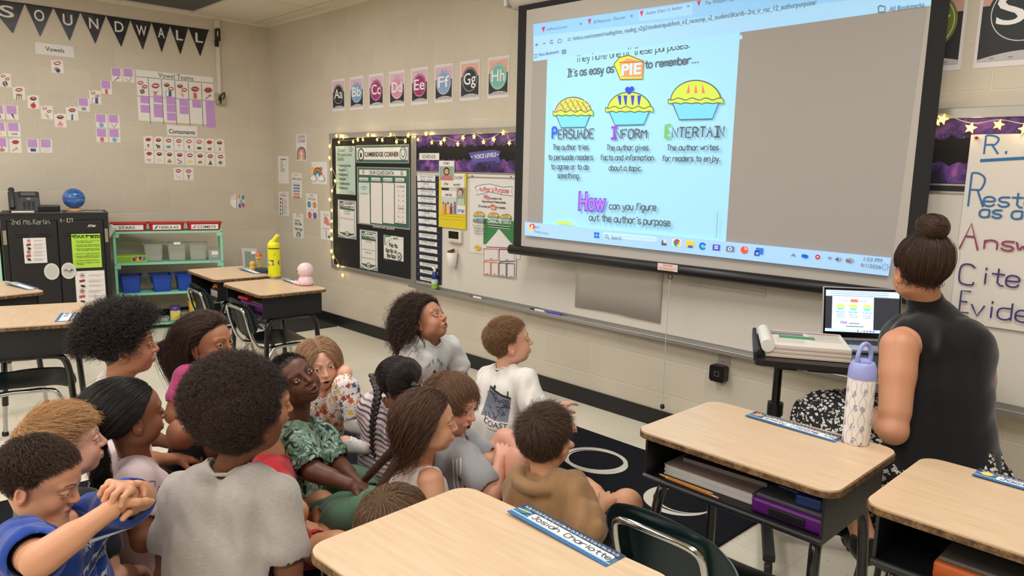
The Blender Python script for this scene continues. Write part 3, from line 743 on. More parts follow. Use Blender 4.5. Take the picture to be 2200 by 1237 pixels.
def card(u0,v0,u1,v1,pic,note=False,mouths=1,opn=0.45,where='on the block wall',group='sound wall cards',name='sound_card',noun=None):
    s = on_left(0.0006); s.base(u0,v0,u1,v1,PAP,0.0006); w_ = u1 - u0; h_ = v1 - v0
    mm = lambda a,b: (u0 + w_ * a,v0 + h_ * b + 0.12 * w_ * (a - 0.5))
    if not note:
        if mouths == 1: lips(s,*mm(.5,.28),w_ * .30,h_ * .14,opn)
        else: lips(s,*mm(.33,.24),w_ * .20,h_ * .10,opn); lips(s,*mm(.67,.40),w_ * .20,h_ * .10,opn * .8)
        s.line([mm(.06,.07),mm(.22,.09)],0.004,(120,116,112))
    PIC[pic](s,*mm(.5,.74 if not note else .80),w_ * (.24 if not note else .22))
    noun = noun or {'berry': 'blueberry','cone': 'ice cream cone','redball': 'red ball','ball': 'blue ball','rug': 'dark blue box','red': 'red flag','vee': 'necklace','brush': 'dark brush','zip': 'zip','wave': 'wavy lines','cherry': 'pink cherry','chess': 'dark feather','key': 'orange key','arrow': 'blue up arrow','spoon': 'grey spoon'}.get(pic,pic)
    o = s.build(name,None,'%s card showing a %s %s' % ('purple-noted sound' if note else 'sound',noun,where),'card',group)
    if note:
        n = on_left(0.0016); n.base(*(u0 + w_ * .06,v0 + h_ * .03,u0 + w_ * .84,v0 + h_ * .62),NOTE,0.0006); n.build('sticky_note',o)
    return o


s = on_left(0.001); s.base(74.5,90,159.5,124,(224,222,220),0.001); s.text('Vowels',98,109,138,9,INK,0.01); s.build('sign',None,'white laminated strip reading Vowels under the pennant banner','sign')
s = on_left(0.001); s.base(357.8,268,424,293.5,PAP,0.001); s.text('Consonants',363,286,419,9,INK,0.02); s.build('sign',None,'white strip reading Consonants between the vowel chart and the small cards','sign')
WV = 'in the V of cards'
card(109,127,137.3,158,'berry',where='right under the vowels strip')
card(-3,156,25,188,'drum',mouths=2,where='at the top end of ' + WV.replace('in the','the'))
card(26.5,184.5,55,214.5,'table',opn=.3,where=WV)
card(57.8,203,85.2,234,'apple',opn=.6,where=WV)
card(86.6,226,114.8,257,'cone',mouths=2,where=WV)
card(115.5,243,143.6,274,'octopus',opn=.55,where=WV)
card(141,228,169,259,'arrow',opn=.12,where=WV)
card(166.8,209.5,193.4,240,'brush',True,where=WV)
card(191.2,193,218,224.5,'book',mouths=2,where=WV)
card(216.2,171.5,241,203,'red',True,where=WV)
card(238.3,145,263,176,'spoon',True,where='beside the vowel teams chart')
card(263.2,146.5,289.4,177.5,'vee',True,where='beside the vowel teams chart',noun='curved rake')
card(204.4,244.5,231.5,274.5,'ball',True,where='in the block of four')
card(231.8,245.5,258,275.5,'vee',True,where='in the block of four')
card(206,275.5,232.5,305.5,'redball',True,where='in the block of four')
card(233,276,259.3,306.5,'ball',True,where='in the block of four',noun='small blue bead')
card(57,298,85,328.5,'rug',True,where='in the pair low on the wall')
card(85.6,298,113.5,328.5,'sheep',True,where='in the pair low on the wall',noun='pale ring')
card(-17,224.5,11,256.5,'brush',True,where='above the wavy lines card',noun='blue splash')
card(11.8,225.5,40.5,258,'chess',True,where='above the wavy lines card')
card(-14,261,14.5,293.5,'sun',True,where='beside the wavy lines card',noun='faint line')
card(15,262.5,45,294,'wave',True,where='over the key card')
card(-10,294.5,18.5,327.5,'cherry',True,where='beside the key card')
card(19,296,47.5,328.5,'key',opn=.0,where='below the wavy lines card')
GP = [('bee',.0),('dog',.5),('fish',.3),('jar',.3),('kite',.45),('leaf',.45),('mouse',.0),('nest',.5),('pig',.0),('sheep',.6),('hat',.6),('worm',.55),('sun',.3),('tiger',.5),('witch',.2),('tree',.3)]
for i,(p_,o_) in enumerate(GP):
    c_,r_ = i % 8,i // 8; u0 = 307.6 + 21.9 * c_ + r_ * 2; v0 = 291.5 + c_ * 0.95 + r_ * 30
    card(u0,v0,u0 + 21.6,v0 + 29.5,p_,opn=o_,where='in the consonants grid',group='consonant cards',name='consonant_card',noun={'sheep': 'white sheep','sun': 'yellow sun','tree': 'green tree','worm': 'curly worm','dog': 'spotted dog','nest': 'brown beak'}.get(p_))
card(372.5,359,394,387,'needle',opn=.3,where='in the pair below the consonants grid',group='consonant cards',name='consonant_card')
card(394.4,359.6,416,387.5,'zip',opn=.3,where='in the pair below the consonants grid',group='consonant cards',name='consonant_card')
# vowel teams chart
s = on_left(0.001); s.base(291.5,149,461.5,268.5,PAP,0.001)
s.text('Vowel Teams',340,166,415,10.5,INK)
s.line([(293,164.5),(459,179)],0.005,(110,106,104)); s.line([(294,206),(461,217)],0.004,(120,116,114)); cols = []
for i in range(1,6): a = s.m((291.5 + 170 * i / 6,200)); b_,t_ = s.m((330,266))[1],s.m((330,169))[1]; s.pline([(a[0],b_),(a[0],t_)],0.005,(100,96,94))
VT = [('drum',2,.4),('bird',1,.3),('book',2,.6),('cone',2,.5),('red',1,.12),('spoon',1,0)]
for i,(p_,n_,o_) in enumerate(VT):
    u = 305.5 + 28.2 * i; v = 178 + i * 2.3
    if n_ == 1: lips(s,u,v + 4,9,5.5,o_)
    else: lips(s,u - 4,v,6.5,4,o_); lips(s,u + 5,v + 8,6.5,4,o_ * .8)
    PIC[p_](s,u,v + 18.5,6)
o = s.build('vowel_chart',None,'white chart headed Vowel Teams with columns of purple sticky notes','chart')
for i,ns in enumerate(((205,225),(203.5,223,235),(207,224,242),(211,228),(214.5,),(214.5,230,243,256))):
    for k,v in enumerate(ns):
        n = on_left(0.0022 + 0.0006 * k); u = 301 + 28 * i + k * 0.8; n.base(u,v,u + 19.5,v + 17.5,NOTE,0.0006); n.build('sticky_note',o)
# round sticker
s = on_left(0.001); q = [s.m((510 + 16.5 * math.cos(t),432 + 16.5 * math.sin(t))) for t in np.linspace(0,6.283,33)[:-1]]; s.slab(q[::-1],(222,216,206),0.001)
s.poly([(497,429),(507,429),(507,447),(500,444),(496,436)],(240,238,234)); s.line([(509,416),(508,448)],0.006,(160,150,140))
for u,v,c in ((514,422,(220,150,110)),(522,424,(70,140,140)),(515,442,(110,90,160)),(522,440,(200,80,90)),(518,433,(120,190,210))): s.ell(u,v,3,5,c)
s.build('round_poster',None,'round emotions poster alone on the block wall above the mint shelf','poster')

# pennants
PEN = [(((-34,-3.5),(53,7.3)),(27.6,72),'S'),(((53.2,7),(114,17)),(86.5,79),'O'),(((115,17),(172.4,25.8)),(149.8,87.7),'U'),(((172.4,25.8),(227.5,33.3)),(205,94),'N'),(((227.5,33.3),(280.6,41.3)),(260.6,101),'D'),
       (((279.5,42.5),(325.5,48)),(307,107.3),'W'),(((325.5,47.6),(365.8,54)),(347.5,112.7),'A'),(((364.5,53.9),(404.7,59)),(387.6,117.3),'L'),(((404.7,60),(448.5,64)),(430.2,121),'L')]
pb = empty('pennant_banner',atx(240,36)); tag(pb,'black pennant banner spelling SOUND WALL in white across the wall','banner')
ST = NG('starry_black'); v_ = ST.n('TexVoronoi',{'Vector': ST.tc.outputs['Object'],'Scale': 45.0}); n_ = ST.n('TexNoise',{'Vector': ST.tc.outputs['Object'],'Scale': 8.0,'Detail': 5.0})
ST.base(ST.mix(ST.math('LESS_THAN',v_.outputs['Distance'],0.06),ST.ramp(n_.outputs['Fac'],[(.5,(20,20,23)),(.75,(62,62,70))]),(.7,.7,.7,1)),0.35)
for (tl,tr),tip,ch in PEN:
    s = on_left(0.004); q = [s.m(tl),s.m(tip),s.m(tr)]; s.slab(q,ST.m,0.001)
    cx = tl[0] * .36 + tr[0] * .36 + tip[0] * .28; by = (tl[1] + tr[1]) / 2 * .56 + tip[1] * .44; wd = (tr[0] - tl[0]) * (.36 if ch != 'W' else .48)
    s.text(ch,cx - wd / 2 + 0.5,by + 2,cx + wd / 2 + 0.5,(tip[1] - tl[1]) * .33,(226,222,214),0.012); into(s.build('pennant',None),pb)
mb = MB(); mb.tube([atx(-40,-4,0.005),atx(100,15,0.005),atx(240,36,0.005),atx(345,51,0.005),atx(449,65,0.005)],0.004,M_BLACK,6); into(mb.build('ribbon'),pb)

# raceway and small boxes on the left wall
a = atx(460,36,0); b = atx(470,205,0); mb = MB(); mb.box((0,b[1] - 0.017,b[2]),(0.03,b[1] + 0.017,ZC - 0.022),mat((214,208,194),0.5),0.004); mb.box((0,b[1] - 0.024,ZC - 0.12),(0.036,b[1] + 0.024,ZC - 0.022),mat((214,208,194),0.5),0.005)
tag(mb.build('wire_raceway'),'white vertical wire raceway beside the vowel teams chart','raceway')
a = atx(456.5,61,0.03); b = atx(471,97,0.03); mb = MB(); mb.box((0.03,a[1] + .015,b[2] + .03),(0.085,b[1] - .005,a[2]),M_BLACK,0.006); mb.box((0.04,b[1] - .05,b[2] - 0.02),(0.065,b[1] - .015,b[2] + .04),M_BLACK,0.004); mb.box((0.086,a[1] + .02,b[2] + .07),(0.088,a[1] + .028,a[2] - .03),mat((210,210,205),0.5))
tag(mb.build('sensor_box'),'small black sensor box clipped on the white raceway','sensor')
a = atx(462,201,0); b = atx(482,226,0); mb = MB(); mb.box((0,a[1],b[2]),(0.045,b[1],a[2]),mat((170,160,132),0.4),0.004); mb.box((0.045,a[1] + .015,b[2] + .03),(0.05,(a[1] + b[1]) / 2,a[2] - .03),M_BLACK)
mb.tube(bez([(0.05,a[1] + .02,a[2] - .03),(0.07,a[1] + .06,a[2] + .01),(0.06,b[1] - .02,a[2] - .02),(0.05,b[1] - .03,b[2] + .05)]),0.006,M_BLACK,8); mb.tube(bez([(0.05,a[1] + .01,a[2] - .05),(0.065,a[1] + .03,b[2] + .02),(0.05,a[1] + .02,b[2] + .01)]),0.005,M_BLACK,8)
tag(mb.build('junction_box'),'open junction box with black cables at the foot of the raceway','junction box')

# ------------------------------------------------------------------ alphabet posters
AL = [('Aa',(40,44,46)),('Bb',(118,160,196)),('Cc',(156,56,112)),('Dd',(206,148,170)),('Ee',(160,48,110)),('Ff',(136,164,204)),('Gg',(30,46,54)),('Hh',(120,186,172)),('Ii',(120,40,60))]
AC = ['charcoal','pale blue','plum','dusty pink','magenta','periwinkle blue','dark teal','mint green','wine red']
def letter_poster(x0,z0,tx,c,label,ws=0.216,hs=0.279,top=(216,178,194),serif=False):
    s = on_right(0.001,px=False); x1,z1 = x0 + ws,z0 + hs
    s.slab([(x0,z0),(x1,z0),(x1,z1),(x0,z1)],(222,216,216),0.001); e = 0.012
    s.raw([(x0 + e,z0 + hs * .56),(x1 - e,z0 + hs * .56),(x1 - e,z1 - 0.022),(x0 + e,z1 - 0.022)],[[0,1,2,3]],top)
    r_ = random.Random(tx)
    for k in range(26):
        cx,cz = x0 + e + r_.random() * (ws - 2 * e - .01) + .005,z0 + hs * .60 + r_.random() * hs * .30; a = r_.random() * 3; s.pline([(cx - .005 * math.cos(a),cz - .005 * math.sin(a)),(cx + .005 * math.cos(a),cz + .005 * math.sin(a))],0.003,r_.choice([(196,90,96),(150,120,170),(232,150,120)]),2)
    s.raw([(x0 + e,z0 + .024),(x1 - e,z0 + .024),(x1 - e,z0 + hs * .60),(x0 + e,z0 + hs * .60)],[[0,1,2,3]],(40,40,44),3)
    n = 40; cx,cz = (x0 + x1) / 2,z0 + hs * .515; rx,rz = ws * .40,hs * .31
    s.raw([(cx + rx * math.cos(6.283 * k / n),cz + rz * math.sin(6.283 * k / n)) for k in range(n)],[list(range(n))],c,5)
    rr = [(cx + rx * .90 * math.cos(6.283 * k / n),cz + rz * .90 * math.sin(6.283 * k / n)) for k in range(n)]; s.pline(rr,0.003,(226,222,220),6,True)
    s.text_at(tx,cx - rx * .76,cz - rz * .36,rx * 1.52,rz * .92,(240,238,236),0.008,7)
    # grey moon ground with craters
    q = [(x0 + e,z0 + .024)] + [(x1 - e,z0 + .024)] + [(x1 - e - (ws - 2 * e) * k / 10,z0 + .024 + hs * .085 * math.sin(.5 + 2.4 * k / 10)) for k in range(11)]
    s.raw(q,[list(range(len(q)))],(188,184,186),8)
    for k in range(4): cx2 = x0 + ws * (.2 + .2 * k); s.raw([(cx2 + .010 * math.cos(t),z0 + .034 + .003 * math.sin(t)) for t in np.linspace(0,6.28,11)[:-1]],[list(range(10))],(140,136,140),9)
    return s.build('alphabet_poster',None,label,'poster','alphabet posters')
for i,(tx,c) in enumerate(AL):
    x0 = 1.2 + 0.2985 * i; letter_poster(x0,1.957,tx,c,'alphabet poster with %s on a %s oval' % (tx,AC[i]),top=(214,182,200) if i < 6 else (226,178,160))
_a = aty(2060,128,0); _b = aty(2092,128,0)
letter_poster(_a[0] - 0.31 + 0.02,1.92,'Rr',(120,128,40),'alphabet poster with an olive green oval half hidden by the screen edge',0.30,0.39,(206,160,150))
letter_poster(_b[0],1.92,'Ss',(40,46,50),'large alphabet poster with Ss on black above the paper chart',0.32,0.40,(206,160,150))

# ------------------------------------------------------------------ bulletin board papers
GRN = (58,104,84); GRY = (150,150,150); MINT = (182,204,190)
OB = 0.0145
def crest(s,u,v,ru,rv): s.ell(u,v,ru,rv,(52,58,56)); s.ell(u,v,ru * .72,rv * .76,(222,222,216)); s.poly([(u - ru * .35,v - rv * .4),(u + ru * .1,v - rv * .1),(u + ru * .35,v - rv * .4),(u + ru * .2,v + rv * .45),(u - ru * .3,v + rv * .4)],(52,60,58))
s = on_right(OB); s.base(721.2,314,764,419,MINT,0.0012)
for t,v,u1 in (('Global',326,741),('Perspectives',335.5,756),('Skills',345,739)): s.text(t,725.5,v,u1,7.5,INK)
s.ring(742,372,7,13,1,(130,170,176)); crest(s,754,320.5,3.2,5.5)
for k,(t,u1) in enumerate((('Communication',754),('Research',743.5),('Evaluation',747),('Analysis',743),('Collaboration',752),('Reflection',747.5))): s.text('\u2022 ' + t,726 + k * .4,357.5 + k * 9.6,u1,5.5,INK,0.006)
for k in range(3): s.line([(749,411 + k * 2.6),(761,412.2 + k * 2.6)],0.002,(120,140,130))
s.build('skills_poster',None,'pale green poster listing Global Perspectives Skills on the black board','poster')
s = on_right(OB); s.base(764.5,312,879,351,GRY,0.0012); s.rect(766.5,314,877,349,GRN); s.rect(767,317.5,876.5,343.5,(226,222,216))
crest(s,776,332,7,14); s.ell(866.5,330,8,15,(52,96,80)); s.ell(866.5,330,6.8,13,(226,222,216)); s.poly([(861,322),(866.5,319),(872,322),(871,333),(866.5,340),(862,333)],(70,110,96)); s.poly([(862.5,323),(866.5,321),(870.5,323),(869.6,332),(866.5,337),(863.2,332)],(214,220,214))
s.text('CAMBRIDGE CORNER',784.5,336,857,9.5,INK,0.02); s.build('corner_sign',None,'banner reading CAMBRIDGE CORNER with two crests on the black board','sign')
s = on_right(OB); s.base(767,358,881,494,GRY,0.0012); s.rect(769,360,879.5,490.5,GRN); s.rect(772,364,873.5,378.5,(226,222,216)); s.text('OUR CLASS DATA',794,374,847,7.5,INK,0.02); crest(s,781,369,2.4,4.5); crest(s,863.5,372,2.6,5)
for k in range(4):
    u0 = 771.5 + 26 * k; u1 = u0 + 24.5; s.rect(u0 + 1,381 + k * .3,u1 - 4,389 + k * .5,(226,222,216),r=0.008); s.rect(u0,391.5 + k * .3,u1,481,(226,220,214))
    s.text(('ATTENDANCE','ALL BOOK','SPELLING','TOTAL')[k],u0 + 2,387.5 + k * .3,u1 - 5,3.5,INK,0.01)
s.rect(771.8,392,795.5,416,(196,216,210)); s.line([(776,402),(791,402.5)],0.003,INK); s.text('out of',780,401,787,2.6,INK); s.text('present',780,407,788,3,INK); s.line([(776,416),(792,417)],0.002,INK)
s.text('CALL BOARD',853,402,871,3.6,(130,60,60)); s.text('CALENDAR',856,449,869,3.6,(60,60,60))
for k in range(8): s.text('%d __ %d' % (k + 1,k + 2),857,411 + k * 10.5 + (3 if k > 3 else 0),869,3,(80,70,70))
s.text('Onward and Upward!',803,488,850,5.5,(216,222,212),0.01); s.build('data_chart',None,'green framed chart headed OUR CLASS DATA with four columns','chart')
def pennant_chart(u0,v0,u1,v1,t1,t2,rows,label):
    s = on_right(OB); s.base(u0,v0,u1,v1,GRY,0.0012); w_ = u1 - u0; h_ = v1 - v0; mm = lambda a,b: (u0 + w_ * a,v0 + h_ * b)
    sl = 0.055
    s.poly([mm(.04,.02),mm(.96,.02 + sl),mm(.96,.84 + sl),mm(.5,.965),mm(.04,.84)],(226,222,216)); s.poly([mm(.10,.035),mm(.90,.035 + sl),mm(.90,.82 + sl),mm(.5,.93),mm(.10,.82)],GRN)
    s.poly([mm(.12,.24),mm(.88,.24 + sl),mm(.88,.80 + sl),mm(.12,.80)],(226,222,216)); s.poly([mm(.30,.06),mm(.88,.06 + sl),mm(.88,.19 + sl),mm(.30,.19)],(226,222,216))
    crest(s,*mm(.21,.13),w_ * .12,h_ * .055); crest(s,*mm(.5,.86),w_ * .11,h_ * .07)
    s.text(t1,*mm(.38,.125),mm(.78,0)[0],h_ * .036,INK,0.02); s.text(t2,*mm(.36,.195),mm(.84,0)[0],h_ * .036,INK,0.02)
    for t,y in rows: s.text(t,*mm(.34,y + .02),mm(.68,0)[0],h_ * .03,INK)
    for y in ((.45,) if len(rows) == 2 and rows[1][1] < .4 else (.46,.66)): s.line([mm(.15,y),mm(.85,y + sl)],0.003,(120,118,116))
    s.build('pennant_chart',None,label,'chart')
pennant_chart(725.5,428,766.3,515,'SPOTLIGHT','ATTRIBUTE',[('The attribute',.28),('of the month is',.34)],'pennant shaped chart headed SPOTLIGHT ATTRIBUTE left of the class data')
pennant_chart(772.7,492,812,583,'GLOBAL','PERSPECTIVES',[('Topic Focus',.28),('Skill Focus',.54)],'pennant shaped chart headed GLOBAL PERSPECTIVES below the class data')
s = on_right(OB); s.base(824.5,504,867,562,(226,224,218),0.001); s.poly([(826,504.5),(841,506),(839,509),(828,509),(828,525),(826,525)],(70,140,90))
for k,(u,v) in enumerate(((828,527),(831,522),(835,518),(840,515.5),(845,514),(850,514))): s.text('MONTHY'[k],u,v,u + 3,4,INK)
s.text('INCENTIVE',846,514,856,4,INK)
for t,u0,v0,u1 in (('Pie Ms.',837,530,856),('Kerlin in',830,541,853),('the face',832,552,851)): s.text(t,u0,v0,u1,8.5,INK,hand=True,wd=0.006)
crest(s,859,551,4.5,9); s.line([(850,505),(855,509),(862,508),(865,514)],0.002,(150,160,150),sm=2); s.line([(826,548),(830,552),(828,556),(834,560)],0.002,(150,160,150),sm=2)
s.build('note_card',None,'square handwritten card reading Pie Ms. Kerlin in the face','card')

# ------------------------------------------------------------------ calming corner
def cc(u0,v0,u1,v1): s = on_right(0.001); s.base(u0,v0,u1,v1,(228,225,222),0.001); return s
s = cc(636,288.5,659.5,345.5); s.text('CALMING',638.5,297.5,656,7,INK,0.0); s.text('CORNER',639,306.5,656,7,INK)
for r_,c_ in ((9.5,(90,90,110)),(7.6,(222,216,212)),(7.0,(216,120,96)),(4.6,(226,200,190)),(3.2,(214,150,130)),(1.8,(240,236,232))):
    q = [(648 + r_ * math.cos(t),329 - r_ * 1.45 * math.sin(t)) for t in np.linspace(0,math.pi,14)]; s.poly([(648 - r_,343)] + q[::-1] + [(648 + r_,343)],c_)
for k in range(7): t = math.pi * (k + .5) / 7; s.ell(648 + 8.4 * math.cos(t),330 - 12 * math.sin(t),.7,.8,(120,60,60))
s.ell(648,335,1,1.4,(170,60,60)); s.build('calming_poster',None,'tall poster reading CALMING CORNER above a dotted arch','poster')
s = cc(597,335,621.3,395); s.line([(603,342),(615,342.5)],0.008,INK)
for k in range(6): s.line([(603,346.5 + k * 4.2),(603 + (4,5,6,5,10,8)[k],346.6 + k * 4.2)],0.006,(110,106,106))
s.build('list_paper',None,'plain white typed list paper nearest the corner','paper')
s = cc(669.5,347,703.5,396.5)
for r_,c_ in ((10.5,(196,70,50)),(8.7,(226,130,60)),(7.1,(70,150,90)),(5.5,(60,120,180)),(4.0,(130,190,220)),(2.6,(238,236,232))):
    q = [(682.5 + r_ * math.cos(t),379 - r_ * 1.9 * math.sin(t)) for t in np.linspace(0,math.pi,16)]; s.poly(q[::-1],c_)
for u in (674,691.5):
    for du,dv in ((-3,2),(1,-1),(3,3),(0,4)): s.ell(u + du,381 + dv,4,5,(70,66,66))
    for du,dv in ((-3,2),(1,-1),(3,3),(0,4)): s.ell(u + du,381 + dv,3.4,4.4,(240,238,236))
s.ell(674,363,3.4,4.4,(240,200,60)); s.text('SUNNY',687.5,361,694,2.6,INK,0.02); s.text('RAINBOW',687.5,364.5,694.5,2.6,INK,0.02); s.build('rainbow_poster',None,'rainbow with clouds poster in the calming corner','poster')
s = cc(626.3,371,649.5,425.5); s.text('THIS IS A',631,377,642,3,INK); s.text('safe place',629,386,647,5.5,INK,hand=True,wd=0.003); s.line([(629,392),(647,393)],0.002,GRY)
for k,c_ in enumerate(((86,84,170),(104,74,160),(72,140,170),(214,130,70),(206,90,80))): s.rect(631,396 + k * 6.2,644.5,400.2 + k * 6.3,c_,r=0.006); s.text(('BREATHE','COUNT','STRETCH','DRAW','REST')[k],633,399.2 + k * 6.3,642,1.9,(230,225,230))
s.build('breathing_poster',None,'small poster with five coloured bars in the calming corner','poster')
s = cc(598.5,411,621.3,464.5); s.text('HOW BIG IS',605,416,614,2.2,INK); s.text('PROBLEM?',603,421,616.5,4,INK)
s.rect(606.5,425,608.5,447,(196,70,80)); s.rect(606.5,447,608.5,461.5,(90,140,100))
for k in range(5): s.ell(603.2,427 + k * 7.9,1.4,2.6,((90,40,60),(110,50,70),(170,60,70),(90,100,70),(70,110,80))[k])
for k in range(13): s.line([(611,427 + k * 2.6),(611 + (3 + (k * 7) % 5),427.3 + k * 2.6)],0.003,(150,146,146))
s.build('problem_poster',None,'poster with a red and green thermometer scale in the calming corner','poster')
s = cc(657.3,415,683,470.5); s.text('ZONE',666,422,673,4.5,INK); s.text('EMOTIONS',662,429,678,4.5,INK)
for u,v,c_ in ((664.5,439,(70,140,160)),(676,440.5,(218,134,70)),(666,461.5,(206,80,96)),(677,463,(104,80,160))): s.ell(u,v,3.9,6.6,c_); s.line([(u - 2,v - 1),(u + 2,v - 1)],0.002,(230,230,230)); s.line([(u - 2,v + 1.5),(u + 2,v + 1.5)],0.002,(230,230,230))
s.text('you are here',668,452,674,2,INK); s.build('zones_poster',None,'poster with four coloured circles in the calming corner','poster')
s = cc(629,457,653,513)
for t,u0,v0,u1,h_ in (("IT'S",637,464.5,645,5.5),('okay',634,475.5,646,5.5),('TO FEEL YOUR',633.5,482,648.5,4),('feelings',634,493,650,5.5)): s.text(t,u0,v0,u1,h_,INK,hand=True,wd=0.0035)
for r_,c_ in ((4,(90,90,96)),(3,(170,170,174)),(2.1,(90,90,96)),(1.2,(226,224,222))): q = [(642 + r_ * math.cos(t),503 - r_ * 1.4 * math.sin(t)) for t in np.linspace(0,math.pi,12)]; s.poly([(642 - r_,508)] + q[::-1] + [(642 + r_,508)],c_)
s.build('feelings_poster',None,"poster hand-lettered IT'S okay TO FEEL YOUR feelings, lowest of its column",'poster')
s = cc(688.3,452,716.5,517.5); s.text('THINK FIRST',694,462,707,2.6,INK)
for u,v,r_ in ((700,470,4),(703,475,4),(699,477,3),(704,480,3.4),(708,482,2)): s.ell(u,v,r_,r_ * 1.3,(214,130,130))
s.line([(694,490),(708,492)],0.003,INK); s.line([(701,494),(701.5,511)],0.008,(110,110,110)); s.poly([(705,511),(707,504),(709.5,507),(709.5,511.5)],(90,84,80)); s.build('blossom_poster',None,'poster with pink blots half behind the star light strand','poster')

# ------------------------------------------------------------------ whiteboard papers
OW = 0.0145
s = on_right(OW); s.base(901,329,943.6,343.5,(228,224,220),0.001); s.text('SCHEDULE',907.5,339.5,936,7,INK,0.012); into_ = s.build('sign',None,'white strip reading SCHEDULE on the pin strip','sign')
s = on_right(OW + .003); s.base(894.6,375,948.5,612,(24,28,44),0.002)
for k in range(15): s.line([(896,390 + k * 15.2),(947,391.5 + k * 15.4)],0.004,(70,84,120),1)
sc_ = s.build('schedule_chart',None,'dark pocket chart holding a column of white schedule cards','chart')
SCH = [('Smart Start','8:25 - 8:40'),('UFLI','9:40 - 10:15'),('COMP & VOCAB','10:15 - 10:35'),('DI SMALL GROUP','10:35 - 11:10'),('SPECIALS','11:10 - 12:00'),('RECESS','12:00 - 12:20'),('LUNCH','12:20 - 12:40'),('UFLI','12:40 - 1:10'),('Comp & Vocab','1:10 - 1:35'),('DI SMALL GROUP','1:35 - 2:10'),('UFLI','2:15 - 2:40'),('Comp & Vocab','2:40 - 2:55'),('DI Small Group','2:55 - 3:40'),('Social St.','3:40 - 3:50'),('Dismissal','3:50')]
for k,(t1,t2) in enumerate(SCH):
    n = on_right(OW + .0065); u0 = 896.5 + k * 0.45; v0 = 375.5 + k * 15.55; n.base(u0,v0,u0 + 38.5,v0 + 14.4,(226,226,224),0.0008)
    n.text(t1,u0 + (6 if len(t1) > 6 else 12),v0 + 5.6,u0 + (34 if len(t1) > 6 else 24),4.6,INK); n.text(t2,u0 + 8,v0 + 13.2,u0 + 31,4.6,INK)
    n.build('schedule_card',sc_)
s = on_right(OW + .001); q = [(1007,328),(1021,326),(1060,321.5),(1076,325),(1072,334),(1076,349),(1066,351),(1064,346),(1025,350),(1024,355),(1010,354),(1013,342)]
s.slab([s.m(p_) for p_ in q][::-1],(84,78,150),0.001); s.poly([(1014,330),(1070,325),(1069,343),(1015,348)],(92,86,164)); s.text('VOICE LEVELS',1019,341,1066,8.5,(236,236,240),0.015,v1=336); s.line([(1012,337),(1016,336.5)],.006,(236,236,240)); s.line([(1068,332),(1072,331.5)],.006,(236,236,240)); s.build('banner_sign',None,'purple ribbon sign reading VOICE LEVELS on the pin strip','sign')
# yellow pocket with word cards
s = on_right(OW + .004); s.base(944.5,371,1001.5,493,(222,200,36),0.006); s.line([(945,463),(1001,467)],0.006,(190,168,20)); s.line([(946,470),(1001,474)],0.004,(190,168,20)); wp = s.build('card_pocket',None,'yellow wall pocket holding vocabulary photo cards','pocket chart')
s = on_right(OW + .011); s.base(943.5,345,976,386,(228,225,220),0.001); s.text('citizen',953,352.5,965,5,INK,hand=True,wd=.003); s.rect(944.5,357,975,386,(150,170,150)); s.ell(960,368,6.5,9,(46,34,30)); s.ell(960,368.5,4.4,6,(214,160,130)); s.poly([(946,386),(951,377),(969,377),(974,386)],(196,120,130)); s.build('word_card',wp)
s = on_right(OW + .0105); s.base(974,373,998,389,(228,225,220),0.001); s.text('cluster',976,384,995,7,(70,70,80),hand=True,wd=.003); s.build('word_card',wp)
s = on_right(OW + .0112); s.base(947.5,387,998,404,(228,225,220),0.001); s.text('offer',954,397,964,5,INK,hand=True,wd=.003); s.text('munch',975,398.5,989,5,INK,hand=True,wd=.003); s.build('word_card',wp)
s = on_right(OW + .0118); s.base(948.5,403,983,460,(200,205,208),0.001); s.rect(949,403,965,409,(40,40,44)); s.rect(949,409,982.5,424,(228,225,220)); s.text('elected',957,420,971,5,INK,hand=True,wd=.003)
for k,(u,c_) in enumerate(((953,(226,170,70)),(958,(200,120,60)),(963,(230,200,120)),(970,(170,40,44)),(978,(110,120,150)))): s.poly([(u - 2.5,459),(u - 2.5,440 + k % 2 * 3),(u + 2.5,440 + k % 2 * 3),(u + 2.5,459)],c_); s.ell(u,436 + k % 2 * 3,1.8,3,(150,100,76))
s.build('word_card',wp)
s = on_right(OW + .0125); s.base(981,402,999,441,(150,160,150),0.001); s.ell(990,412,6,8,(90,60,40)); s.ell(989,414,4.4,6,(224,170,140)); s.poly([(982,441),(984,427),(997,427),(998.5,441)],(190,200,170)); s.build('word_card',wp)
s = on_right(OW + .0122); s.base(982,440.5,999.5,461,(228,225,220),0.001); s.text('crop',984,455,997.5,7,(60,110,190),hand=True,wd=.006); s.build('word_card',wp)
# author's purpose chart paper and character traits
s = on_right(OW + .001); s.base(1011,374,1117,557,(224,220,214),0.001)
q = [(1020.5,402),(1030,398),(1052,395),(1080,402),(1102,401),(1099,411),(1102,421),(1078,418),(1052,412),(1024,419),(1026,410)]; s.poly(q[::-1],(232,228,224)); s.line(q + q[:1],0.005,(110,120,170))
s.text("Author's Purpose",1030,410,1094,9.5,(206,110,110),hand=True,wd=.007,v1=415); s.text('Why',1039,427,1052,9,(200,90,130),0.03); s.text('do authors write?',1053,427.5,1080,4,INK,hand=True,wd=.0025); s.text('They have one of these purposes.',1036,434,1088,4,INK,hand=True,wd=.0025,v1=437); s.text("It's as easy as",1029,444,1053,4,INK,hand=True,wd=.0025); s.text('to remember...',1068,447,1090,4,INK,hand=True,wd=.0025)
s.poly([(1054,441),(1059,438),(1067,443),(1066,451),(1056,449)],(206,120,90)); s.text('PIE',1057.5,448.5,1065,4,(240,230,220),.02)
